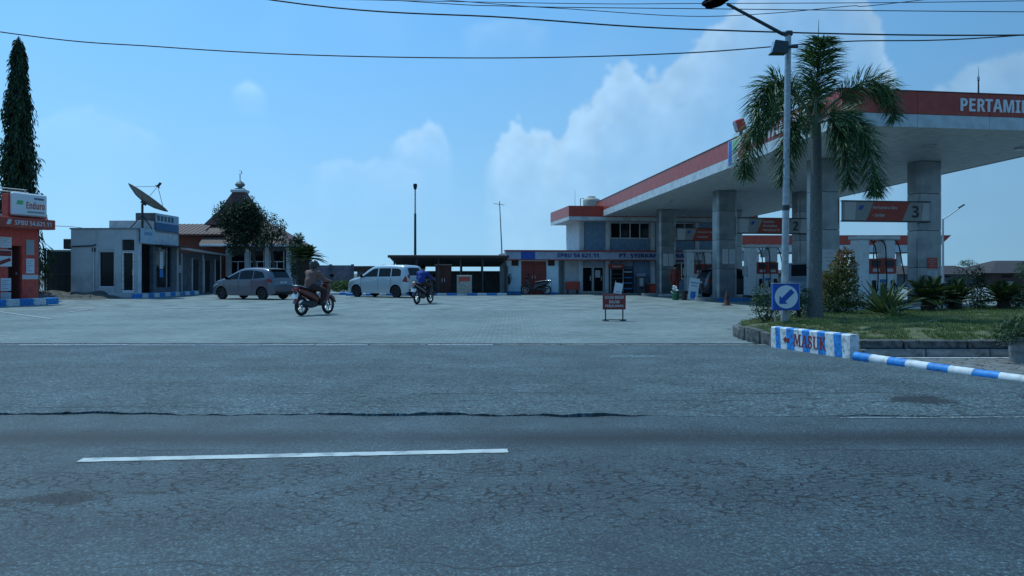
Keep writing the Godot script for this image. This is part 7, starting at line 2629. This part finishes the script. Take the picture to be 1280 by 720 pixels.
func yard_things() -> void:
	var b := thing("notice_stand", "dark red board on two legs reading SOLAR MASIH DALAM PERJALANAN", "sign", Vector3(2.70, 0, -20.3), 2)
	for x in [-.23, .23]:
		bx(b, "leg", Vector3(x - .015, .01, -.015), Vector3(x + .015, .30, .015), M.dark_steel)
		bx(b, "foot", Vector3(x - .07, 0, -.16), Vector3(x + .07, .02, .16), M.dark_steel, .004)
	bx(b, "cross_bar", Vector3(-.30, .021, -.015), Vector3(.32, .04, .015), M.dark_steel)
	bx(b, "board", Vector3(-.305, .30, -.02), Vector3(.305, .71, .02), M.board_red, .006)
	var ln := ["SOLAR MASIH", "DALAM", "PERJALANAN"]
	for i in 3:
		lettering(b, ln[i], [.50, .27, .48][i], .085, M.pale_print, Vector3(0, .625 - i * .118, .022), Basis(), "Droid Sans", .006)
	var p := thing("paper_sheet", "white printed sheet in a leaning clear holder above the notice board", "notice", Vector3(2.79, .715, -20.34), 2)
	var lean := Basis(Vector3(0, 0, 1), -.18)
	part(p, "sheet", box_mesh(Vector3(.20, .29, .004)), M.paper, lean * Vector3(0, .145, 0), lean)
	for x in [-.105, .105]:
		part(p, "holder_edge", box_mesh(Vector3(.008, .34, .012)), M.alu, lean * Vector3(x, .165, 0), lean)
	part(p, "print", box_mesh(Vector3(.10, .02, .002)), M.blue_text_soft, lean * Vector3(.0, .06, .004), lean)
	# banner stand in front of the first pump
	var a := thing("banner_stand", "white and blue banner on a leaning folding stand before the pumps", "banner", Vector3(8.45, 0, -36.0), -8)
	var tl := Basis(Vector3(0, 0, 1), -.14) * Basis(Vector3.RIGHT, -.16)
	var bd := part(a, "banner", box_mesh(Vector3(.46, 1.04, .02), .004), M.bright, tl * Vector3(0, .53, 0), tl)
	part(bd, "blue_mark", box_mesh(Vector3(.24, .34, .004)), M.blue, Vector3(.0, -.28, .012))
	part(bd, "print", box_mesh(Vector3(.34, .07, .004)), M.blue_text_soft, Vector3(0, .30, .012))
	part(bd, "print", box_mesh(Vector3(.30, .05, .004)), M.blue_text_soft, Vector3(0, .16, .012))
	for x in [-.2, .2]:
		var lg := MB.new()
		lg.tube([tl * Vector3(x, 1.02, -.02), Vector3(x + .32, .0, -.42)], .014, 6)
		part(a, "rear_leg", lg.mesh(), M.alu)
	for y in [.3, .6]:
		var rg := MB.new()
		rg.tube([Vector3(.13 - y * .2, y, -.36 + y * .2), Vector3(.50 - y * .2, y, -.36 + y * .2)], .01, 6)
		part(a, "rung", rg.mesh(), M.alu)
	var bk := thing("green_bucket", "green plastic bucket beside the banner stand", "bucket", Vector3(7.75, 0, -36.4))
	var bm := MB.new()
	bm.lathe([Vector2(0, 0), Vector2(.15, 0), Vector2(.20, .38), Vector2(.215, .38), Vector2(.215, .42), Vector2(.19, .42), Vector2(.18, .37), Vector2(.0, .06)], 20)
	part(bk, "pail", bm.mesh(), M.green)
	var hd := MB.new()
	var arc := []
	for i in 11:
		var q := PI * i / 10.0
		arc.append(Vector3(cos(q) * .21, .40 - sin(q) * .10, .05 + sin(q) * .16))
	hd.tube(arc, .006, 5)
	part(bk, "handle", hd.mesh(), M.alu)
	var bg := thing("white_bag", "crumpled white plastic bag lying on the green bucket", "bag", Vector3(7.80, .38, -36.38))
	var bl := []
	var rng := RandomNumberGenerator.new()
	rng.seed = 71
	for i in 9:
		var c := Vector3(rng.randf_range(-.14, .14), rng.randf_range(.06, .26), rng.randf_range(-.1, .1))
		bl.append([c, c + Vector3(rng.randf_range(-.06, .06), rng.randf_range(-.03, .08), rng.randf_range(-.05, .05)), rng.randf_range(.05, .09), .05])
	part(bg, "sack", flesh(bl, .014, .03), M.bright)
	var bn := thing("brown_bin", "small dark brown bin between the bucket and the banner", "bin", Vector3(8.08, 0, -36.1))
	part(bn, "drum", cyl_mesh(.12, .42, 16, .14), M.brown)
	part(bn, "rim", cyl_mesh(.15, .03, 16), M.dark_steel, Vector3(0, .421, 0))
	var cn := thing("traffic_cone", "traffic cone with canopy shade painted into its brown tone at the foot of a silver column", "traffic cone", Vector3(8.42, 0, -30.1))
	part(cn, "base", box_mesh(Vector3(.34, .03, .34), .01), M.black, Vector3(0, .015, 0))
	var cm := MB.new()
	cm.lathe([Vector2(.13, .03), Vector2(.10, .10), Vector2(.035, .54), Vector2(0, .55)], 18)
	part(cn, "cone", cm.mesh(), M.shade_toned_cone)
	var bdm := MB.new()
	bdm.lathe([Vector2(.083, .25), Vector2(.066, .36)], 18)
	part(cn, "band", bdm.mesh(), M.brown)

func cables() -> void:
	# overhead lines along the road: points are x, height at 16 m from the camera's side of the road
	var runs := [
		["thickest overhead cable of the bundle, rising towards the shed side", .016, -16.0, [[-14, 8.6], [-5.0, 6.95], [0, 6.58], [4.0, 6.33], [10.7, 6.22], [20, 6.5]]],
		["lowest overhead cable, sagging widely across the whole station", .012, -15.2, [[-18, 7.3], [-10.1, 6.03], [-6.97, 5.74], [-3.8, 5.57], [0, 5.52], [3.5, 5.62], [6.5, 5.84], [10.1, 5.97], [20, 6.9]]],
		["thin overhead cable just above the thickest one", .009, -16.4, [[-14, 7.9], [-2.7, 7.1], [0, 6.96], [3.7, 6.91], [10.9, 6.84], [20, 6.8]]],
		["overhead cable that crosses the others in a shallow dip", .008, -16.8, [[-14, 8.3], [-1.5, 7.24], [1.4, 7.03], [3.85, 6.88], [5.6, 6.94], [7.35, 7.1], [9.0, 7.24], [20, 8.6]]],
		["uppermost thin overhead cable", .008, -17.2, [[-14, 7.6], [0, 7.32], [4.3, 7.30], [11.5, 7.36], [20, 7.6]]]]
	var sw := MB.new()
	sw.tube(path3([Vector3(-19.35, 3.25, -32.0), Vector3(-20.4, 3.42, -35.5), Vector3(-21.9, 3.58, -39.1)], 8), .012, 5)
	var so := thing("service_wire", "thin service wire strung from the orange kiosk to the white building", "cable")
	part(so, "line", sw.mesh(), M.black)
	for r in runs:
		var pts := []
		for q in r[3]:
			pts.append(Vector3(q[0], q[1], r[2]))
		var mb := MB.new()
		mb.tube(path3(pts, 10), r[1], 6)
		var t := thing("overhead_cable", r[0], "cable", Vector3.ZERO, 0, "overhead cables along the road")
		part(t, "line", mb.mesh(), M.black)
